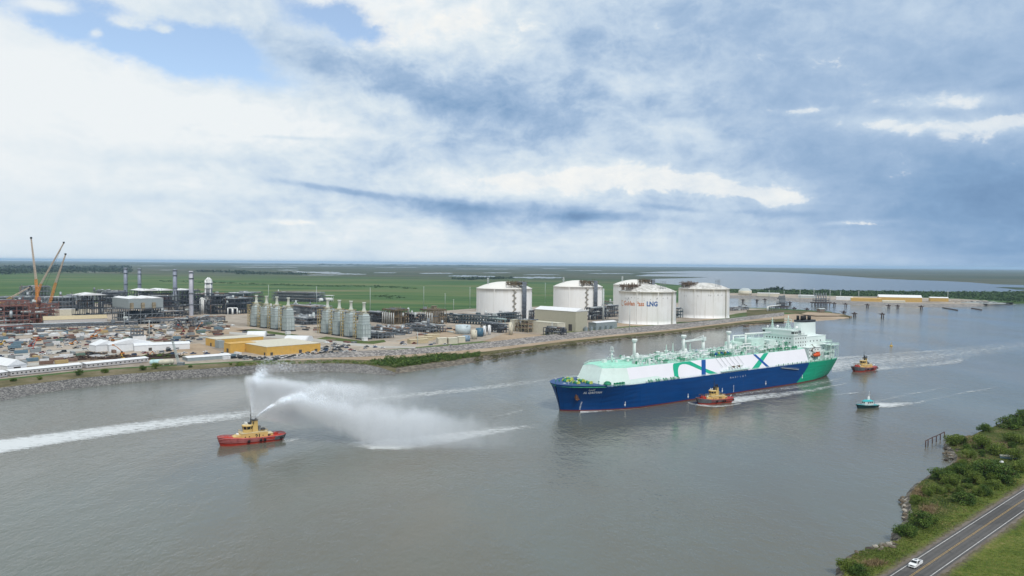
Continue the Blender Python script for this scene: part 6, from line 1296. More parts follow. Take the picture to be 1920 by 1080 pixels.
# ------------------------------------------------------------------ near bank with the road
ZN = 2.0
NB = [(1552, 1140), (1560, 1090), (1567, 1071), (1571, 1056), (1590, 1044), (1612, 1034), (1644, 1026), (1672, 1019), (1668, 1010), (1678, 992), (1697, 970), (1690, 948), (1697, 929), (1710, 912), (1729, 900), (1754, 885), (1781, 873), (1784, 860), (1767, 840), (1772, 826), (1811, 822), (1830, 813), (1870, 798), (1920, 779), (1990, 752), (2120, 712)]
nb0 = [G(a, b, 0) for a, b in NB]; rn = random.Random(3)
def dens2(p, k=4):
    o = []
    for a, b in zip(p, p[1:]):
        for i in range(k): t = i / k; o.append((a[0] + (b[0] - a[0]) * t + rn.uniform(-.5, .5), a[1] + (b[1] - a[1]) * t + rn.uniform(-.5, .5)))
    return o + [p[-1]]
nb0 = dens2(nb0); nb1 = [(x + 2.1, y - 1.7) for x, y in nb0]
RC = Vector((115.75, 220.0)); RD = Vector((.7425, .6698)); RN = Vector((.6698, -.7425))
def rp(s, o): p = RC + RD * s + RN * o; return p.x, p.y
def bank_mat():
    m, nt, b = new_mat('near_bank_ground'); P = pos(nt); sep = nt.nodes.new('ShaderNodeSeparateXYZ'); nt.links.new(P, sep.inputs[0]); X, Y = E_(nt, sep.outputs[0]), E_(nt, sep.outputs[1])
    d = (X - RC.x) * RN.x + (Y - RC.y) * RN.y; n1 = nz(nt, P, .07, 5, .6); n2 = nz(nt, P, .6, 5, .65); n3 = nz(nt, P, .02, 3, .5)
    gr_ = ramp(nt, n1 * .55 + n2 * .45, [(.36, (.038, .060, .012)), (.47, (.080, .115, .020)), (.56, (.125, .145, .034)), (.66, (.21, .18, .075))])
    wild = ramp(nt, n1 * .6 + n2 * .4, [(.36, (.022, .038, .010)), (.5, (.055, .075, .02)), (.6, (.13, .11, .05)), (.7, (.20, .155, .085))])
    c = mixc(nt, (d + n3 * 6.0).step(-13.0, -9.0), wild, gr_); ad = d._op('ABSOLUTE')
    sh = (1.0 - (ad + (n2 - .5) * 4.0 + (n1 - .5) * 4.0).step(5.6, 8.2)) * .85
    c = mixc(nt, sh, c, ramp(nt, n2, [(.35, (.085, .07, .05)), (.65, (.17, .14, .105))]))
    fl = nz(nt, P, 2.2, 2, .5).step(.64, .70) * nz(nt, P, .09, 3, .5).step(.56, .66) * (d.step(9.0, 14.0)); c = mixc(nt, fl * .8, c, (.52, .50, .45))
    nt.links.new(c, b.inputs['Base Color']); b.inputs['Roughness'].default_value = .95; b.inputs['Specular IOR Level'].default_value = .08; bump(nt, b, n2, .6, .4); return m
NBM = bank_mat(); poly_sheet('near_bank', nb1 + [(900, 900), (900, -150), (60, -150)], ZN, NBM)
mb = MB(); mb.loft([[(x - 2.2, y + 1.8, -1.4) for x, y in nb0], [(x, y, 0) for x, y in nb0], [(x + 1.1 + rn.uniform(-.4, .4), y - .9, 1.1) for x, y in nb0], [(x, y, ZN) for x, y in nb1]][::-1], closed=False)
struct(mb, 'near_shore', rock_mat('shore_rock', ((.035, .032, .025), (.10, .085, .06), (.26, .235, .20)), .55, .8))
def asphalt():
    m, nt, b = new_mat('asphalt'); P = pos(nt); sep = nt.nodes.new('ShaderNodeSeparateXYZ'); nt.links.new(P, sep.inputs[0]); X, Y = E_(nt, sep.outputs[0]), E_(nt, sep.outputs[1]); d = (X - RC.x) * RN.x + (Y - RC.y) * RN.y
    w = ((d._op('ABSOLUTE') - 1.9)._op('ABSOLUTE') - .85)._op('ABSOLUTE'); wear = (1.0 - w.step(.15, .55)) * .35; n = nz(nt, P, 1.6, 6, .7); n2 = nz(nt, P, .05, 4, .6)
    c = ramp(nt, n * .6 + n2 * .4, [(.35, (.055, .052, .051)), (.65, (.092, .087, .083))]); vo = nt.nodes.new('ShaderNodeTexVoronoi'); vo.feature = 'DISTANCE_TO_EDGE'; vo.inputs['Scale'].default_value = .16; nt.links.new(P, vo.inputs['Vector']); ck = (1.0 - E_(nt, vo.outputs['Distance']).step(.004, .02)) * n2.step(.45, .6) * .7; pt = nz(nt, P, .035, 1, .3).step(.56, .57) * .35; c = mixc(nt, wear, c, (.125, .117, .11)); c = mixc(nt, ck.max(pt), c, (.022, .021, .02)); nt.links.new(c, b.inputs['Base Color']); b.inputs['Roughness'].default_value = .85; bump(nt, b, n, .3, .05); return m
def strip(name, s0, s1, o0, o1, z, mat, step=12, kind='structure', wob=0.0):
    mb = MB(); n = int((s1 - s0) / step); r0 = random.Random(2); A = [(*rp(s0 + (s1 - s0) * i / n, o0 + r0.uniform(-wob, wob)), z) for i in range(n + 1)]; B = [(*rp(s0 + (s1 - s0) * i / n, o1 + r0.uniform(-wob, wob)), z) for i in range(n + 1)]; mb.loft([B, A], closed=False); return tag(mb.build(name, mat), kind=kind)
SHO = soil('gravel_shoulder', [(.35, (.10, .085, .07)), (.65, (.20, .175, .15))], .2, 2.0)
strip('road_shoulder', -120, 900, -5.7, 5.7, ZN + .03, SHO, 1.5, wob=.45); strip('road', -120, 900, -4.7, 4.7, ZN + .06, asphalt(), 3, wob=.06)
def paint(name, col):
    m, nt, b = new_mat(name); n = nz(nt, pos(nt), 1.8, 5, .7); nt.links.new(ramp(nt, n, [(.36, tuple(c * .55 for c in col)), (.55, col)]), b.inputs['Base Color']); b.inputs['Roughness'].default_value = .7; return m
PW, PY_ = paint('road_white', (.58, .57, .55)), paint('road_yellow', (.46, .30, .10))
for o in (-3.85, 3.85): strip('road_marking', -120, 900, o - .11, o + .11, ZN + .066, PW)
for o in (-.19, .19): strip('road_marking', -120, 900, o - .07, o + .07, ZN + .066, PY_)

# vegetation of the near bank
SHR = [(1845, 808, 34, 0, 'round bush standing alone at the top of the point'), (1893, 803, 52, 0, 'wide dark bush right of the lone round bush'), (1916, 797, 50, 2, 'tall bush at the right frame edge on the point'), (1789, 834, 44, 1, 'bright green bush over the rocks by the old pier'), (1803, 888, 46, 0, 'dark bush below the tan reed slope'), (1852, 899, 64, 2, 'broad dark bush in the middle of the thicket'), (1888, 905, 62, 4, 'broad dark bush nearest the road at the right edge'), (1914, 884, 52, 3, 'bright bush at the right edge above the broad dark one'), (1760, 899, 46, 4, 'dark bush on the bend of the shore'), (1780, 908, 42, 1, 'lime bush behind the shore bend bush'), (1757, 924, 36, 3, 'small lime bush above the tan reeds'), (1808, 944, 50, 0, 'rounded dark green bush close to the road, larger of two'), (1845, 929, 36, 2, 'rounded dark green bush close to the road, smaller of two'), (1727, 988, 54, 2, 'large bush above the driftwood, right of the overhanging one'), (1697, 1004, 54, 0, 'large bush overhanging the water above the driftwood'), (1744, 980, 42, 3, 'lime bush behind the large shore bushes'), (1588, 1066, 46, 3, 'lime bush on the rocky tip at the bottom edge'), (1612, 1078, 46, 0, 'dark bush behind the rocky tip at the bottom edge'), (1836, 881, 46, 1, 'lime bush beside the half hidden boat'), (1870, 852, 48, 3, 'soft lime bush above the half hidden boat'), (1838, 842, 46, 5, 'soft lime bush on the reed slope'), (1903, 832, 44, 1, 'lime bush under the tall point bushes'), (1868, 878, 34, 4, 'dark bush around the white scraps'), (1720, 945, 30, 5, 'low lime bush behind the shore rocks'), (1902, 862, 38, 5, 'pale bush right of the half hidden boat'), (1815, 862, 36, 5, 'low pale bush on the slope by the cove'), (1866, 915, 40, 3, 'lime bush between the broad bushes and the road'), (1826, 906, 40, 5, 'pale bush at the foot of the broad dark bush')]
for i, (px, py, w_, v, l) in enumerate(SHR):
    x, y = G(px, py, ZN); s = w_ * y / FPX / 9.6; shrub('shrub', l, 'shrub', x, y, ZN - .2, s, v, i * 1.3, 'bushes on the near bank', .92)
rng = np.random.default_rng(9)
def inside(px, py):
    """near-bank side of the shore line, in photo columns (used to keep grass on land)"""
    for (x0, y0), (x1, y1) in zip(NB, NB[1:]):
        pass
    return True
NPOLY = nb1 + [(900, 900), (900, -150), (60, -150)]
def pip(x, y, P=NPOLY):
    c = False; j = len(P) - 1
    for i in range(len(P)):
        if (P[i][1] > y) != (P[j][1] > y) and x < (P[j][0] - P[i][0]) * (y - P[i][1]) / (P[j][1] - P[i][1]) + P[i][0]: c = not c
        j = i
    return c
pts, rds = [], []
while len(pts) < 15000:
    px, py = rng.uniform(1560, 1935), rng.uniform(790, 1090); x, y = G(px, py, ZN); o = (x - RC.x) * RN.x + (y - RC.y) * RN.y
    if abs(o) > 6.3 + rng.uniform(0, 2.5) and pip(x, y): pts.append((x, y, ZN + .12, 1 if o > 0 else 0))
P = np.array(pts); near = P[:, 3] > .5
Cg = np.repeat(P[:, :3], 3, 0) + rng.normal(0, .28, (len(P) * 3, 3)) * np.array((1, 1, .15)); Sg = rng.uniform(.12, .34, len(Cg)) * np.where(np.repeat(near, 3), .6, 1.2)
tag(linkm(quads('grass', Cg, Sg, GRASSL, .35, rng, .4, .9), 'grass'), 'rough green grass covering the near bank on both sides of the road', 'grass', kind='stuff')
for px, py, sx, sy, n in ((1815, 828, 24, 8, 1500), (1722, 925, 16, 9, 1500), (1742, 957, 16, 8, 1200), (1805, 866, 20, 8, 1300), (1640, 1058, 22, 5, 700), (1775, 893, 14, 5, 500), (1830, 868, 26, 9, 900), (1880, 838, 24, 8, 500), (1700, 960, 6, 10, 400)):
    for k in range(n):
        a, b = px + rng.normal(0, sx * .5), py + rng.normal(0, sy * .55); x, y = G(a, b, ZN)
        if pip(x, y): rds.append((x, y, ZN + rng.uniform(.2, 1.1)))
Cr = np.array(rds); tag(linkm(quads('reeds', Cr, rng.uniform(.35, .85, len(Cr)), REED, .12, rng, .3, 1.6), 'reeds'), 'tan dry reeds growing in patches along the near shore', 'reeds', kind='stuff')
RKS = []
for k in range(4):
    bm = bmesh.new(); bmesh.ops.create_icosphere(bm, subdivisions=2, radius=1)
    for v in bm.verts: v.co *= 1 + .35 * mnoise.noise(v.co * 1.7 + Vector((k * 9, 0, 0))); v.co.z *= .6
    me = bpy.data.meshes.new('boulder'); bm.to_mesh(me); bm.free(); me.materials.append(M(('boulder_pale', 'boulder_grey', 'boulder_brown', 'boulder_dark')[k], ((.30, .275, .235), (.17, .16, .14), (.11, .09, .065), (.05, .042, .035))[k], .9, var=.25, sc=1.2)); RKS.append(me)
rk = random.Random(8)
for (px, py, sx, sy, n, nm) in ((1697, 948, 5, 20, 34, 'along the shore below the tan reeds'), (1782, 853, 14, 7, 26, 'in the cove by the old pier'), (1650, 1031, 32, 5, 34, 'on the stony spit before the driftwood'), (1582, 1070, 8, 6, 10, 'on the tip at the bottom edge')):
    for i in range(n):
        a, b = px + rk.gauss(0, sx * .6), py + rk.gauss(0, sy * .6)
        if px == 1650: b = 1031 - (a - 1650) * .22 + rk.uniform(-3, 7)
        x, y = G(a, b, .8); k = rk.randrange(4); o = linkm(RKS[k], 'boulder', None, (x, y, rk.uniform(.2, 1.0) + (1.2 if pip(x, y) else 0))); s = rk.uniform(.35, 1.1); o.scale = (s * 1.2, s, s); o.rotation_euler = (rk.uniform(-.3, .3), rk.uniform(-.3, .3), rk.uniform(0, 6))
        tag(o, f'{("pale", "grey", "brown", "dark")[k]} rock {nm}', 'rock', f'{("pale", "grey", "brown", "dark")[k]} rocks {nm}')
for i in range(46):
    a, b = rk.uniform(1600, 1930), rk.uniform(815, 1075); x, y = G(a, b, ZN); o = (x - RC.x) * RN.x + (y - RC.y) * RN.y
    if o < -10 and pip(x, y) and pip(x + 2, y + 2): shrub('low_shrub', 'small low shrub in the rough ground between the road and the shore', 'shrub', x, y, ZN - .15, rk.uniform(.14, .34), rk.randrange(6), rk.uniform(0, 6), 'small low shrubs on the near bank', rk.uniform(.7, 1.2))
k = 0
while k < 44:
    a, b = rk.uniform(1735, 1932), rk.uniform(828, 935); x, y = G(a, b, ZN); o = (x - RC.x) * RN.x + (y - RC.y) * RN.y
    if 1845 < a < 1915 and 848 < b < 893: continue
    if o < -11 and pip(x, y) and pip(x - 3, y + 3): shrub('thicket_shrub', 'medium bush packed into the thicket between the cove and the road', 'shrub', x, y, ZN - .2, rk.uniform(.38, .72), rk.randrange(6), rk.uniform(0, 6), 'medium bushes of the near bank thicket', rk.uniform(.7, 1.35)); k += 1
# old pier posts
pr = thing('pier_remnant', 'rusty row of old pier posts with a rail standing in the water', 'pier', (*G(1752, 829, 0), 0)); ox, oy = G(1752, 829, 0); PT = []
for px, py in ((1735.5, 837.5), (1740, 835.5), (1748, 831), (1755.5, 828), (1763, 824.5), (1770.5, 820.5)):
    x, y = G(px, py, 0); PT.append((x - ox, y - oy, 3.1)); m_ = MB(); m_.cyl((x - ox, y - oy, -1), (x - ox, y - oy, 3.1), .26, n=8); m_.build('post', M('rusty_steel', (.07, .035, .03), .85, var=.3), pr)
m_ = MB(); [m_.bar(a, b, .35, h=.28) for a, b in zip(PT, PT[1:])]; m_.build('rail', M('rusty_steel', (.07, .035, .03)), pr)
x, y = G(1891, 860, ZN); bt = thing('derelict_boat', 'pale blue boat with a cream rim half hidden in the bushes', 'boat', (x, y, ZN), R(-12)); mb = MB()
rings = [[(u, -w * .6, 0), (u, -w, 1.3), (u, w, 1.3), (u, w * .6, 0)] for u, w in ((-3.4, 1.0), (-1.5, 1.2), (1.5, 1.1), (3.6, .15))]; mb.loft(rings, caps=True); mb.build('hull', M('boat_blue', (.20, .30, .36), .5), bt); m_ = MB(); m_.tube([(-3.4, -1, 1.35), (-1.5, -1.2, 1.35), (1.5, -1.1, 1.35), (3.6, 0, 1.35), (1.5, 1.1, 1.35), (-1.5, 1.2, 1.35), (-3.4, 1, 1.35), (-3.4, -1, 1.35)], .22, 6); m_.box((-.8, 0, 1.3), (3.6, 1.9, .25)); m_.build('rim', CREAM, bt)
for i, (px, py) in enumerate(((1863, 872), (1878, 870))): mb = MB(); mb.box((0, 0, .7), (1.6, 1.0, .7), .3, taper=.2); tag(mb.build('white_scrap', WHITE, loc=(*G(px, py, ZN), ZN)), ('white scrap box lying left below the half hidden boat', 'white scrap box lying right below the half hidden boat')[i], 'scrap')
x, y = G(1679, 1018, .8); mb = MB(); mb.cyl((-3.6, -.5, .3), (1.5, .2, .4), .42, .36, n=8); mb.cyl((1.5, .2, .4), (4, .9, .5), .36, .2, n=8); mb.cyl((1.8, .2, .4), (2.6, 1.2, 1.0), .16, .06, n=6); tag(mb.build('driftwood', M('bleached_wood', (.36, .33, .28), .9), loc=(x, y, .6), rotz=R(10)), 'bleached driftwood log lying at the water edge below the large bush', 'driftwood')

# ------------------------------------------------------------------ vehicles
def car_mesh(kind, col, name):
    p = M('paint_' + name, col, .3, 0, .03, spec=.5); mb = MB(); L, W = {'sedan': (4.6, 1.85), 'pickup': (5.7, 2.0), 'van': (5.6, 2.1)}[kind]
    h1 = .95 if kind != 'van' else 1.1; mb.box((0, 0, .35), (L, W, h1 - .35))
    if kind == 'sedan': c0, c1, hh = -1.7, 1.0, 1.5
    elif kind == 'pickup': c0, c1, hh = -.7, 1.3, 1.85
    else: c0, c1, hh = -2.7, 1.7, 2.3
    for z0, z1, k0, k1, mi in ((h1, hh - .12, 0, .28, 1), (hh - .12, hh, .28, .34, 0)):
        A = [(c0 + k0, -W / 2 * .95 + k0 * .4, z0), (c1 - k0 * 1.6, -W / 2 * .95 + k0 * .4, z0), (c1 - k0 * 1.6, W / 2 * .95 - k0 * .4, z0), (c0 + k0, W / 2 * .95 - k0 * .4, z0)]; B = [(c0 + k1, -W / 2 * .95 + k1 * .4, z1), (c1 - k1 * 1.6, -W / 2 * .95 + k1 * .4, z1), (c1 - k1 * 1.6, W / 2 * .95 - k1 * .4, z1), (c0 + k1, W / 2 * .95 - k1 * .4, z1)]
        mb.loft([A, B], mi, caps=True)
    if kind == 'pickup': mb.box((-1.85, 0, h1 - .01), (1.9, W * .8, .03), mi=2)
    for x in (-L * .31, L * .31):
        for y in (-W / 2 + .1, W / 2 - .1): mb.cyl((x, y - .12, .36), (x, y + .12, .36), .36, n=10, mi=2)
    o = mb.build('vehicle', [p, GLASS, BLACK]); me = o.data; bpy.data.objects.remove(o); return me
CARC = {'white': (.72, .73, .74), 'black': (.015, .016, .018), 'silver': (.38, .40, .42), 'grey': (.10, .105, .11), 'blue': (.03, .07, .17), 'red': (.22, .025, .02)}
CM = {(k, c): car_mesh(k, v, c) for k in ('sedan', 'pickup', 'van') for c, v in CARC.items()}
rc = random.Random(21); TAKEN = []
def free(x, y, r):
    for a, b, q in TAKEN:
        if (a - x) ** 2 + (b - y) ** 2 < (r + q) ** 2: return False
    TAKEN.append((x, y, r)); return True
def scatter(poly, n, r, fn, tries=60):
    xs, ys = [p[0] for p in poly], [p[1] for p in poly]; k = 0
    for _ in range(n * tries):
        if k >= n: break
        a, b = rc.uniform(min(xs), max(xs)), rc.uniform(min(ys), max(ys))
        if not pip(a, b, poly): continue
        x, y = G(a, b)
        if free(x, y, r): fn(x, y, k); k += 1
def put_car(where, lot, rows=A45):
    def fn(x, y, k):
        kind = rc.choice(('sedan', 'pickup', 'pickup', 'van', 'sedan')); col = rc.choice(('white', 'white', 'white', 'black', 'black', 'silver', 'grey', 'grey', 'blue', 'red')); nm = {'sedan': 'car', 'pickup': 'pickup truck', 'van': 'van'}[kind]
        o = linkm(CM[(kind, col)], {'sedan': 'parked_car', 'pickup': 'parked_pickup', 'van': 'parked_van'}[kind], None, (x, y, ZL + .17)); o.rotation_euler = (0, 0, rows + rc.choice((0, math.pi)) + rc.uniform(-.08, .08)); tag(o, f'small {col} {nm} parked {where}', 'car' if kind == 'sedan' else ('van' if kind == 'van' else 'pickup truck'), f'{col} {nm}s parked {lot}')
    return fn
# fixed things on the yard keep their ground free
for px, py, r_ in ((500, 655, 34), (470, 655, 30), (420, 645, 24), (180, 652, 14), (220, 652, 20), (275, 652, 24), (257, 640, 9), (14, 690, 17), (352, 672, 20), (482, 626, 12), (560, 635, 14), (336, 685, 4), (300, 684, 10), (680, 637, 10), (656, 632, 10), (634, 629, 10), (612, 626, 10), (790, 640, 22), (840, 640, 22), (868, 626, 11), (888, 634, 10), (910, 630, 8), (60, 700, 8)): x, y = G(px, py); TAKEN.append((x, y, r_))
scatter([(585, 652), (640, 648), (668, 660), (650, 667), (570, 672), (575, 662)], 46, 2.6, put_car('in the car park beside the large yellow warehouse', 'by the large warehouse'))
scatter([(440, 668), (500, 672), (580, 664), (590, 670), (500, 677), (435, 673)], 40, 2.5, put_car('along the front of the large yellow warehouse', 'along the large warehouse'))
scatter([(590, 643), (660, 646), (720, 652), (710, 658), (640, 652), (590, 648)], 12, 3.0, put_car('on the sandy lot below the second heat towers', 'below the heat towers'))
scatter([(700, 648), (760, 642), (860, 645), (850, 650), (760, 652)], 8, 3.2, put_car('by the tan and cream sheds', 'by the sheds'))
scatter([(300, 608), (400, 602), (420, 612), (320, 618)], 22, 3.0, put_car('below the dark process blocks', 'below the process blocks'))
scatter([(0, 640), (160, 632), (240, 625), (160, 660), (60, 668), (0, 672)], 58, 2.8, put_car('among the machines of the left yard', 'in the left yard'))
scatter([(150, 665), (240, 660), (330, 655), (420, 664), (330, 672), (200, 675)], 26, 3.0, put_car('behind the long white site offices', 'behind the site offices'))
scatter([(280, 618), (360, 628), (370, 645), (330, 645), (270, 630)], 24, 3.0, put_car('left of the smaller yellow warehouse', 'left of the smaller warehouse'))
CONT = {}
for c, v in {'white': (.60, .61, .62), 'blue': (.11, .18, .23), 'rust brown': (.16, .10, .075), 'grey': (.22, .24, .25), 'green': (.10, .16, .13), 'yellow': (.40, .30, .14)}.items():
    mb = MB(); mb.box((0, 0, .1), (9, 2.5, 2.6))
    for i in range(12):
        for s in (-1, 1): mb.box((-4.1 + i * .75, s * 1.27, .3), (.3, .1, 2.2))
    for a in (-4.4, 4.4):
        for b in (-1.2, 1.2): mb.box((a, b, 0), (.25, .25, 2.75))
    o = mb.build('shipping_container', M('container_' + c.replace(' ', '_'), v, .6, var=.15)); CONT[c] = o.data; bpy.data.objects.remove(o)
def put_cont(where, cols=None):
    def fn(x, y, k):
        c = rc.choice(cols or ['white'] * 5 + ['grey'] * 4 + ['rust brown'] * 3 + ['blue'] * 2 + ['green', 'yellow']); o = linkm(CONT[c], 'shipping_container', None, (x, y, ZL + .16)); o.rotation_euler = (0, 0, A45 + rc.choice((0, 0, math.pi / 2)) + rc.uniform(-.1, .1)); s = rc.uniform(.7, 1.25); o.scale = (s, 1.1, 1.1); tag(o, f'{c} shipping container standing {where}', 'container', f'{c} containers {where}')
    return fn
scatter([(0, 628), (160, 624), (250, 618), (240, 640), (150, 645), (0, 658)], 34, 5.0, put_cont('in the left yard'))
scatter([(0, 664), (60, 660), (140, 664), (240, 660), (120, 685), (40, 690)], 20, 5.0, put_cont('behind the white site offices'))
scatter([(280, 612), (440, 604), (440, 618), (380, 640), (300, 640)], 22, 5.0, put_cont('on the sand right of the scaffold tower'))
scatter([(430, 664), (470, 670), (480, 675), (400, 674)], 4, 4.0, put_cont('at the foot of the large yellow warehouse', ['blue', 'white']))
# machines: excavators and lifts
def machine(col, kind):
    mb = MB(); mb.box((0, .9, 0), (3.6, .6, .9), mi=1); mb.box((0, -.9, 0), (3.6, .6, .9), mi=1); mb.box((-.4, 0, .9), (3.2, 2.4, 1.1)); mb.box((.5, .6, 2.0), (1.4, 1.0, 1.2), mi=2)
    if kind: mb.bar((.8, -.3, 1.8), (4.2, -.3, 4.8), .5); mb.bar((4.2, -.3, 4.8), (6.4, -.3, 2.2), .4); mb.box((6.4, -.3, 1.2), (1.1, 1.2, 1.1), mi=1)
    else: mb.bar((-1, 0, 2), (5, 0, 7.5), .5); mb.bar((5, 0, 7.5), (8.5, 0, 9.5), .4); mb.box((9, 0, 9.2), (1.4, 1.8, 1.3))
    o = mb.build('machine', [col, DARK, GLASS]); me = o.data; bpy.data.objects.remove(o); return me
MM = [(machine(M('machine_orange', (.50, .19, .04), .5), 1), 'excavator', 'orange excavator'), (machine(M('machine_yellow', (.52, .33, .05), .5), 1), 'excavator', 'yellow excavator'), (machine(M('machine_orange', (.5, .19, .04)), 0), 'boom_lift', 'orange boom lift'), (machine(M('machine_red', (.34, .06, .04), .5), 0), 'boom_lift', 'red boom lift')]
def put_mach(where):
    def fn(x, y, k):
        me, nm, lb = MM[k % 4]; o = linkm(me, nm, None, (x, y, ZL + .16)); o.rotation_euler = (0, 0, rc.uniform(0, 6.28)); tag(o, f'{lb} working {where}', nm.replace('_', ' '), f'{lb}s {where}')
    return fn
scatter([(0, 640), (160, 632), (240, 625), (200, 662), (60, 668), (0, 672)], 9, 3.2, put_mach('in the left yard'))
scatter([(190, 662), (330, 655), (330, 668), (220, 676)], 3, 4, put_mach('by the dark scrap heaps'))
scatter([(280, 610), (430, 604), (370, 640), (290, 640)], 4, 4, put_mach('on the sand before the process blocks'))
def heap(label, px, py, w, d, h, mats, n, name='scrap_heap', cat='scrap heap', rot=.4):
    x, y = G(px, py); mb = MB(); r0 = random.Random(int(px)); mb.prism([(math.cos(a) * w / 2 * r0.uniform(.8, 1.1), math.sin(a) * d / 2 * r0.uniform(.8, 1.1)) for a in [i * math.pi / 7 for i in range(14)]], 0, h * .3)
    for i in range(n):
        u, v = r0.gauss(0, w * .24), r0.gauss(0, d * .24); z = h * .9 * math.exp(-(u / w * 2.4) ** 2 - (v / d * 2.4) ** 2) * r0.uniform(.3, 1); a = r0.uniform(0, 3.1); l_ = r0.uniform(1, 4); mb.bar((u - math.cos(a) * l_, v - math.sin(a) * l_, z + r0.uniform(-.4, .6)), (u + math.cos(a) * l_, v + math.sin(a) * l_, z + r0.uniform(-.4, .8)), r0.uniform(.3, .9), mi=i % len(mats))
    tag(mb.build(name, mats, loc=(x, y, ZL + .15), rotz=rot), label, cat)
DKB = M('scrap_brown', (.055, .035, .026), .9, var=.4); heap('dark brown scrap heap at the left behind the long site office', 155, 674, 36, 14, 3.5, [DKB, BROWN], 120); heap('dark brown scrap heap in the middle behind the site offices', 225, 672, 36, 13, 3.5, [DKB, BROWN], 120); heap('largest dark scrap heap with green weeds near the leaning boom', 298, 671, 46, 20, 3.8, [DKB, LEAF, DKB], 170)
heap('dark pipe stack in the yard before the white tent halls', 165, 665, 34, 6, 2.5, [DARK, BROWN], 70, 'pipe_stack', 'pipe stack'); heap('red pipe stack in the middle of the left yard', 190, 636, 60, 4, 1.6, [FRAMES['red'], BROWN], 60, 'pipe_stack', 'pipe stack', .5)
def put_stack(x, y, k):
    mb = MB(); L = rc.uniform(5, 12); c = rc.choice((STEEL, BROWN, PALE, FRAMES['red'], PIPEB, WHITE, DARK, FRAMES['tan']))
    for i in range(5): mb.cyl((-L / 2, -1.6 + i * .8, .5), (L / 2 + rc.uniform(-1, 1), -1.6 + i * .8, .5), .4, n=6)
    for i in range(3): mb.cyl((-L / 2 + rc.uniform(-.5, .5), -.9 + i * .8, 1.2), (L / 2, -.9 + i * .8, 1.2), .4, n=6)
    nm = {STEEL: 'grey', BROWN: 'brown', PALE: 'pale', FRAMES['red']: 'red brown', PIPEB: 'blue grey', WHITE: 'white', DARK: 'black', FRAMES['tan']: 'tan'}[c]; o = mb.build('pipe_bundle', c, loc=(x, y, ZL + .15), rotz=rc.choice((A45, -A45, .4))); tag(o, f'bundle of {nm} pipes laid on the yard gravel', 'pipes', f'{nm} pipe bundles on the yard')
scatter([(0, 620), (240, 612), (440, 600), (440, 618), (370, 642), (240, 640), (0, 660)], 170, 3.8, put_stack)
scatter([(440, 622), (480, 622), (700, 645), (590, 643), (480, 632)], 8, 4.0, put_stack)
scatter([(530, 600), (600, 600), (600, 622), (560, 624)], 14, 3.6, put_stack)
scatter([(700, 612), (860, 612), (870, 622), (730, 636)], 26, 3.4, put_stack)

# white pickup on the near road
x, y = rp(0, 0); gx, gy = G(1713.5, 1060, ZN + .1); s_ = (gx - RC.x) * RD.x + (gy - RC.y) * RD.y; px_, py_ = rp(s_, -2.0)
pk = thing('pickup_truck', 'white crew cab pickup driving towards the viewer on the near road', 'pickup truck', (px_, py_, ZN + .066), math.atan2(-RD.y, -RD.x)); PKW = M('pickup_white', (.78, .79, .80), .25, 0, .02, spec=.6)
mb = MB(); W = 1.0
mb.loft([[(2.95, -.86, .55), (2.95, .86, .55), (2.95, .86, .95), (2.95, -.86, .95)], [(2.8, -.98, .45), (2.8, .98, .45), (2.8, .98, 1.12), (2.8, -.98, 1.12)], [(1.5, -1.0, .42), (1.5, 1.0, .42), (1.5, 1.0, 1.25), (1.5, -1.0, 1.25)], [(-.9, -1.0, .42), (-.9, 1.0, .42), (-.9, 1.0, 1.25), (-.9, -1.0, 1.25)]], caps=True)
mb.box((-1.95, -.93, .45), (2.1, .14, .82)); mb.box((-1.95, .93, .45), (2.1, .14, .82)); mb.box((-2.95, 0, .45), (.12, 1.9, .82)); mb.build('body', PKW, pk)
cb = MB(); A = [(1.5, -.94, 1.25), (1.5, .94, 1.25), (-.9, .94, 1.25), (-.9, -.94, 1.25)]; B = [(.75, -.78, 1.86), (.75, .78, 1.86), (-.72, .78, 1.86), (-.72, -.78, 1.86)]; cb.loft([A, B], caps=False); C_ = [(.62, -.72, 1.92), (.62, .72, 1.92), (-.66, .72, 1.92), (-.66, -.72, 1.92)]; cb.loft([B, C_], caps=False); cb.add(C_, [(0, 1, 2, 3)]); cab = cb.build('cab', PKW, pk)
m_ = MB(); m_.add([(1.46, -.84, 1.32), (1.46, .84, 1.32), (.86, .72, 1.83), (.86, -.72, 1.83)], [(0, 1, 2, 3)]); o = m_.build('windscreen', M('tinted_glass', (.02, .025, .03), .35, spec=.15), cab); o.location = (.03, 0, .02)
for s in (1, -1):
    for a, b in ((1.2, .3), (.18, -.72)): m_ = MB(); m_.add([(a, s * .945, 1.3), (b, s * .945, 1.3), (max(b, -.62), s * .82, 1.78), (min(a, .72), s * .82, 1.78)], [(0, 1, 2, 3)]); m_.build('side_window', GLASS, cab).location = (0, s * .02, 0)
    m_ = MB(); m_.box((1.05, s * 1.12, 1.28), (.16, .26, .22)); m_.build('mirror', BLACK, pk); m_ = MB(); m_.box((2.9, s * .72, .82), (.16, .34, .2)); m_.build('headlight', PALE, pk)
    for xx in (1.95, -1.95): m_ = MB(); m_.cyl((xx, s * .82 - .13, .4), (xx, s * .82 + .13, .4), .4, n=16); w_ = m_.build('wheel', BLACK, pk); q = MB(); q.cyl((xx, s * .955, .4), (xx, s * .97, .4), .22, n=12); q.build('rim', PALE, w_)
m_ = MB(); m_.box((2.93, 0, .70), (.12, 1.0, .3)); m_.build('grille', BLACK, pk); m_ = MB(); m_.box((2.98, 0, .42), (.2, 1.9, .2)); m_.build('bumper', PKW, pk); m_ = MB(); m_.box((-1.95, 0, .72), (2.0, 1.74, .04)); m_.build('bed_liner', BLACK, pk); m_ = MB(); m_.box((-.1, 0, 1.905), (.7, .8, .03)); m_.build('sunroof', GLASS, cab)

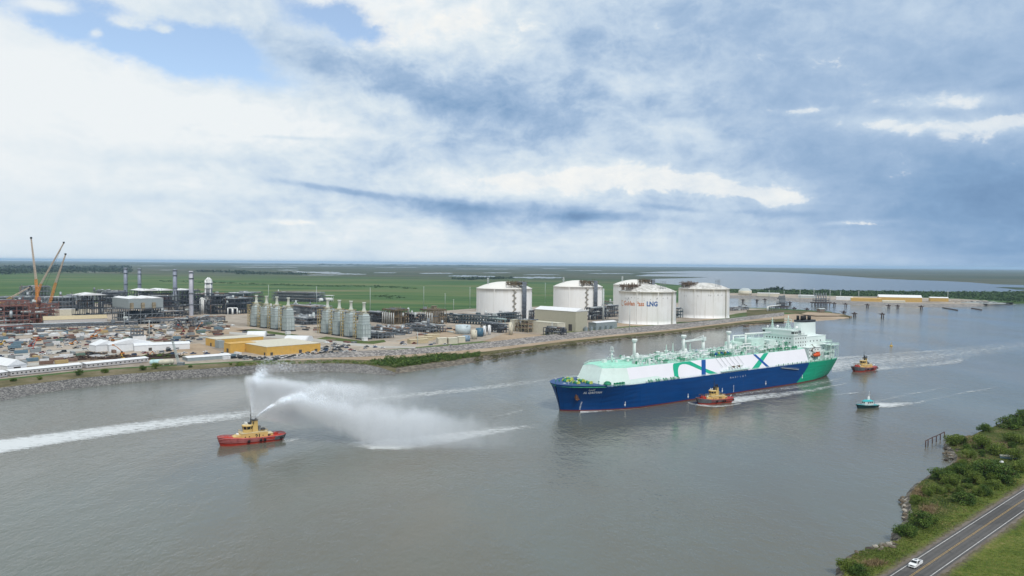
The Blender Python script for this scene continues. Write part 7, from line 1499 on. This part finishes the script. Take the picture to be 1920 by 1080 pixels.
# ------------------------------------------------------------------ far side: basin, jetties, sheds, trees
FX = [1346, 1366, 1440, 1500, 1570, 1640, 1740, 1790, 1830, 1862, 1900]; FW = [564.5, 560.5, 562.5, 568, 572, 576, 578, 577.5, 575.5, 571.5, 569]; FU = [557, 553.5, 555.5, 560, 563.5, 567, 569.5, 570.5, 570, 567.5, 566.8]
band('far_riprap', [line(FX, FW, -1), line(FX, FU, 4.5)], rock_mat('far_stone', ((.12, .11, .10), (.20, .185, .17), (.30, .28, .26)), .3), .4, 12, 6)
poly_sheet('far_yard_ground', pxs([(1346, 557), (1366, 553.5), (1440, 555.5), (1500, 560), (1570, 563.5), (1640, 567), (1740, 569.5), (1790, 570.5), (1830, 570), (1862, 567.5), (1850, 563.5), (1800, 560.5), (1740, 558.5), (1640, 556), (1560, 555), (1440, 550), (1346, 549)], 4.5), 4.55, YARD)
MBR = M('rusty_pile', (.06, .04, .035), .85, var=.4)
def dolphin():
    t = thing('mooring_dolphin', '', 'mooring dolphin', (0, 0, 0)); mb = MB(); mb.box((0, 0, 5.2), (8, 6, 1.6)); mb.box((0, 0, 6.8), (2.2, 2.2, 1.8)); mb.bar((-8, 0, 6.6), (-4, 0, 6.6), 1.0, h=.5); mb.build('cap', MBR, t)
    for i, (a, b) in enumerate(((-1.6, -1.2), (1.6, -1.2), (0, 1.6))): m_ = MB(); m_.cyl((a * 1.3, b * 1.3, -2), (a, b, 5.2), .9, n=8); m_.build('pile', MBR, t)
    return t
DO = dolphin(); DL = [(1393, 567, 'far end of the basin, under the cream domed tank'), (1419, 567, 'second along the far basin stones'), (1434, 566, 'third along the far basin stones'), (1396, 578, 'near side of the basin by the last tank'), (1481, 572, 'between the two jetty heads'), (1489, 583.5, 'just right of the near jetty head'), (1513, 585, 'left of the hut on the spit'), (1564, 573.5, 'right of the far jetty head'), (1585, 575, 'right of the far jetty head, second one'), (1626, 576.5, 'below the low yellow shed'), (1666, 578, 'below the large yellow shed, left one'), (1683, 578.5, 'below the large yellow shed, right one'), (1727, 580, 'below the small yellow shed'), (1582, 591, 'at the end of the spit'), (1602, 594, 'just off the end of the spit'), (1654, 595, 'alone farthest out in the open water')]
for i, (px, py, l) in enumerate(DL):
    x, y = G(px, py, 0); lb = 'rusty mooring dolphin ' + l
    if i == 0: DO.location = (x, y, 0); DO['label'] = lb; DO['group'] = 'mooring dolphins of the basin'
    else: dup(DO, (x, y, 0), rc.uniform(-.3, .3), lb, 'mooring dolphins of the basin')
def jetty(label, px, py, L, W, arms, rot):
    x, y = G(px, py, 0); t = thing('jetty_head', label, 'jetty', (x, y, 0), rot); mb = MB(); mb.box((0, 0, 6), (L, W, 2)); mb.box((0, 0, 12.5), (L * .8, W * .7, .8)); mb.build('deck', MBR, t)
    for i in range(6):
        for j in (-1, 1): m_ = MB(); m_.cyl((-L * .42 + i * L * .168, j * W * .38, -2), (-L * .42 + i * L * .168, j * W * .38, 6), 1.0, n=8); m_.build('pile', MBR, t)
    m_ = MB()
    for i in range(7):
        for j in (-1, 1): m_.bar((-L * .38 + i * L * .126, j * W * .32, 8), (-L * .38 + i * L * .126, j * W * .32, 17), .8)
    for z in (12, 17):
        for j in (-1, 1): m_.bar((-L * .4, j * W * .32, z), (L * .4, j * W * .32, z), .7)
    m_.build('steel_frame', FRAMES['grey'], t)
    for i in range(arms): m_ = MB(); u = -L * .3 + i * L * .6 / max(1, arms - 1); m_.bar((u, 0, 8), (u, 0, 30), 1.1); m_.bar((u, 0, 29), (u - 1.5, -5, 15), .8); m_.bar((u, 0, 30), (u + 1, 5, 24), .9); m_.box((u + 1.2, 5.6, 22.5), (1.6, 1.6, 2.4)); m_.build('loading_arm', STEEL, t)
    return t
jetty('near jetty head with upright grey loading arms at the end of the pipe bridge', 1466, 581, 26, 16, 5, .5); jetty('far jetty head with loading arms standing out in the basin', 1539, 573, 46, 18, 5, .3)
x, y = G(1448, 583); pb_ = thing('pipe_bridge', 'white pipe bridge leading from the shore to the near jetty head', 'pipe bridge', (x, y, ZL), R(35)); mb = MB(); mb.tube([(-14, 0, 0), (-14, 0, 9), (26, 0, 11)], 1.0, 8); mb.tube([(-12, 3, 0), (-12, 3, 7.5), (26, 3, 9.5)], .8, 8); mb.build('pipe', WHITE, pb_); mb = MB(); [mb.bar((u, b, 0), (u, b, 9), .7) for u in range(-10, 26, 6) for b in (-1, 4)]; mb.build('trestle', FRAMES['grey'], pb_)
x, y = G(1539, 586); hu = thing('hut', 'small weathered hut with a pale roof on the sandy spit', 'hut', (x, y, ZL + .3), .4); mb = MB(); mb.box((0, 0, 1.5), (12, 9, 5)); [mb.bar((a, b, 0), (a, b, 1.5), .7) for a in (-5, 5) for b in (-4, 4)]; mb.build('wall', M('weathered_board', (.20, .16, .13), .8, var=.3), hu); mb = MB(); mb.gable((0, 0, 6.5), (12, 9), 1.6, 0, over=1.2); mb.build('roof', PALE, hu)
x, y = G(1399, 611); mb = MB(); mb.box((0, 0, 0), (9, 5, 3)); mb.box((0, 0, 3), (10, 6, .4)); tag(mb.build('pump_shelter', [M('weathered_board', (.20, .16, .13))], loc=(x, y, 1.5), rotz=A45), 'small brown pump shelter at the water edge below the last tank', 'shelter')
def fshed(l, px, py, ll, lr, h, w_, r_, rh=1.5, z=4.55): shed('far_shed', l, 'shed', (*G(px, py, z), z), ll, lr, h, w_, r_, rh, 'R', R(-18))
YELF = M('yellow_far', (.50, .33, .10), .6, var=.1)
fshed('large yellow shed with a long white roof on the far bank', 1648, 565, 34, 98, 11, YELF, ROOFW, 6); fshed('long low yellow shed before the large far shed', 1596, 564.5, 18, 70, 7, YELF, YELF, 2); fshed('small yellow shed with a pale roof right of the large far shed', 1744, 565, 20, 42, 9, YELF, ROOFW, 2.5); fshed('low cream shed in front of the large yellow far shed', 1655, 567, 10, 50, 4, CREAM, CREAM, 1.5); fshed('white low building right of the far jetty head', 1568, 562, 14, 40, 7, WTENT, ROOFW, 1.5); fshed('pale low building left of the far jetty head', 1497, 558.5, 14, 46, 7, PALE, ROOFW, 1.5); fshed('pale low building below the cream domed tank', 1420, 555.5, 14, 60, 9, CREAM, ROOFW, 1.5)
x, y = G(1397, 553, 4.5); t = thing('storage_tank', 'cream domed tank far across the basin', 'storage tank', (x, y, 4.5)); mb = MB(); mb.cyl((0, 0, 0), (0, 0, 13), 19, n=28); mb.build('shell', CREAM, t); mb = MB(); mb.lathe([(19, 13), (14, 17.5), (8, 20), (.05, 21)], n=28); mb.build('dome', PALE, t)
x, y = G(1842, 569, 4.5); heap('grey scrap metal heap at the end of the far yard', 1842, 569.5, 110, 26, 9, [PALE, STEEL, DARK, WHITE], 170, rot=-.3); heap('pale gravel heap in the far yard', 1790, 566, 80, 24, 6, [YARD], 30, 'gravel_heap', 'gravel heap', -.3)
for i, (a, b) in enumerate((((1768, 577.5), (1795, 582)), ((1822, 578.5), (1840, 581.5)))): p, q = G(*a, 0), G(*b, 0); mb = MB(); mb.bar((p[0], p[1], .4), (q[0], q[1], .4), 3.0, h=2.4); tag(mb.build('timber_boom', MBR), ('long dark timber boom floating off the far yard', 'short dark timber boom floating off the far scrap heap')[i], 'timber boom')
for i, (px, py, top_) in enumerate(((1442, 560, 544), (1470, 556, 546), (1500, 560, 544), (1526, 559, 541), (1556, 566, 543), (1576, 560, 547), (1777, 563, 546), (1610, 563, 546), (1406, 556, 546))): x, y = G(px, py, 4.5); h = (py - top_) * y / FPX; mb = MB(); mb.cyl((0, 0, 0), (0, 0, h), .8, .5, n=6); mb.bar((-2, 0, h), (2, 0, h), .7); tag(mb.build('light_mast', PALE, loc=(x, y, 4.5)), 'thin grey light mast rising on the far side of the basin', 'mast', 'light masts across the basin')
# tree masses
def mass(name, label, cat, spots, mat, n, leaf, rad, h, seed):
    rng = np.random.default_rng(seed); C = []; S = []
    for x, y, z, k in spots:
        d = rng.normal(size=(n, 3)); d /= np.linalg.norm(d, axis=1)[:, None]; d *= (rng.uniform(.4, 1, n) ** .5)[:, None]; d[:, 2] = np.abs(d[:, 2]) * h * k; d[:, :2] *= rad * k; C.append(d + np.array((x, y, z))); S.append(rng.uniform(.6, 1.3, n) * leaf * k)
    return tag(linkm(quads(name, np.concatenate(C), np.concatenate(S), mat, .7, rng), name), label, cat, kind='stuff')
rt = random.Random(17); sp = []
pl = [(1366, 550), (1440, 551), (1500, 553), (1640, 556), (1740, 558), (1800, 560), (1860, 564), (1900, 566), (1935, 565), (1935, 548.5), (1780, 549), (1640, 547.5), (1440, 544.5), (1366, 544)]
while len(sp) < 1500:
    a, b = rt.uniform(1366, 1935), rt.uniform(544, 566)
    if pip(a, b, pl) : x, y = G(a, b); sp.append((x, y, ZL - .5, rt.uniform(.5, 1.15) * (1 if a > 1480 else .7)))
mass('mangrove', 'dense dark green mangrove belt between the far yard and the bay', 'mangrove', sp, LEAFF, 16, 3.6, 13, 7.5, 1)
sp = []
for i in range(260):
    t = i / 260; a = 690 + 210 * t + rt.uniform(-3, 3); lo, hi = np.interp(a, SX, SV), np.interp(a, SX, SS); f = rt.uniform(.05, .92); b = lo + (hi - lo) * f * (.95 if a > 720 else .7); x, y = G(a, b, 2.2); sp.append((x, y, 1.9, rt.uniform(.6, 1.25) * (1.0 if a < 840 else .75)))
mass('shrubbery', 'dark green shrubbery along the bank between the sand track and the river', 'shrubbery', sp, LEAF, 130, .55, 3.6, 4.2, 2)
sp = []
for i in range(520):
    a = rt.uniform(890, 1440); lo, hi = np.interp(a, SX, SW), np.interp(a, SX, SS); f = rt.uniform(.05, .75); x, y = G(a, lo + (hi - lo) * f, 1.6); sp.append((x, y, 1.2, rt.uniform(.35, .9) * (1.0 if a < 1080 else .8)))
mass('scrub', 'low olive scrub on the river bank below the stone levee', 'scrub', sp, leaf_mat('leaves_olive', [(.34, (.05, .055, .02)), (.5, (.10, .10, .045)), (.66, (.18, .155, .085))]), 60, .6, 3.4, 2.2, 3)
sp = []
for i in range(150): a = rt.uniform(440, 700); b = np.interp(a, LX, LR) - rt.uniform(.5, 5); x, y = G(a, b, 5.4); sp.append((x, y, 5.2, rt.uniform(.4, 1.0)))
mass('weeds', 'ragged weeds on the shoulder above the stone bank', 'weeds', sp, LEAFL, 60, .45, 2.6, 1.8, 4)
for i, (px, py, s) in enumerate(((25, 715, .55), (74, 712, .5), (148, 703.5, .75), (197, 699, .8), (267, 694, .75), (292, 692, .85), (357, 689, .45), (432, 684.5, .4), (211, 654, .7))):
    x, y = G(px, py, 5.4); shrub('shrub', ('small bush nearest the left frame edge on the stone bank', 'small bush below the start of the long site office', 'round bush where the two long site offices meet', 'round bush below the farther long site office', 'bush before the teal chemical tank, left of the two', 'bush before the teal chemical tank, right of the two', 'tiny bush right of the leaning boom on the bank', 'tiny bush on the bank below the large warehouse', 'dark bush between the white tent halls')[i], 'shrub', x, y, (5.3 if i < 8 else ZL), s, i % 6, i * 1.1, 'bushes on the far stone bank')
def tline(p, n, jit, k):
    o = []; xs, ys = zip(*p)
    for i in range(n): a = rt.uniform(xs[0], xs[-1]); b = np.interp(a, xs, ys) + rt.gauss(0, jit); x, y = G(a, b); o.append((x, y, ZL - 1, rt.uniform(.5, 1.2) * k))
    return o
sp = tline([(-10, 511), (60, 509), (140, 507), (240, 508)], 330, 1.6, 1.7) + tline([(0, 503), (240, 502)], 120, 1.0, 2.4) + tline([(440, 513), (500, 513), (575, 515)], 110, .6, 1.2) + tline([(870, 523.5), (960, 522)], 70, .4, 1.0) + tline([(850, 523), (890, 524)], 30, .4, .8) + tline([(370, 509), (470, 511)], 60, .5, 1.4) + tline([(600, 497), (900, 498.5)], 90, .6, 3.0) + tline([(1440, 543.6), (1462, 543.4)], 16, .2, 1.0)
mass('distant_trees', 'dark distant tree belts on the marsh near the horizon', 'trees', sp, LEAFD, 14, 6, 26, 11, 5)
sp = tline([(450, 533), (520, 534), (600, 536.5)], 110, .5, .6) + tline([(600, 536), (700, 537), (780, 541)], 110, .7, .6) + tline([(700, 555), (760, 557)], 40, 1, .5) + tline([(300, 527), (440, 531)], 60, .8, .6) + tline([(900, 548), (1040, 552)], 30, 1.5, .4)
mass('hedge_belt', 'dark green bush lines crossing the bright marsh behind the plant', 'bushes', sp, LEAFF, 14, 4, 16, 6, 6)
# ------------------------------------------------------------------ air
hm = bpy.data.materials.new('haze'); hm.use_nodes = True; nt = hm.node_tree; nt.nodes.clear(); out = nt.nodes.new('ShaderNodeOutputMaterial'); pv = nt.nodes.new('ShaderNodeVolumePrincipled')
pv.inputs['Color'].default_value = (.52, .74, 1.0, 1); pv.inputs['Density'].default_value = 2.6e-5; nt.links.new(pv.outputs[0], out.inputs['Volume'])
mb = MB(); mb.box((0, 70000, -5.0), (190000, 150000, 145)); hz = mb.build('haze', hm); tag(hz, 'thin pale blue haze over the river and marsh', 'haze', kind='stuff')
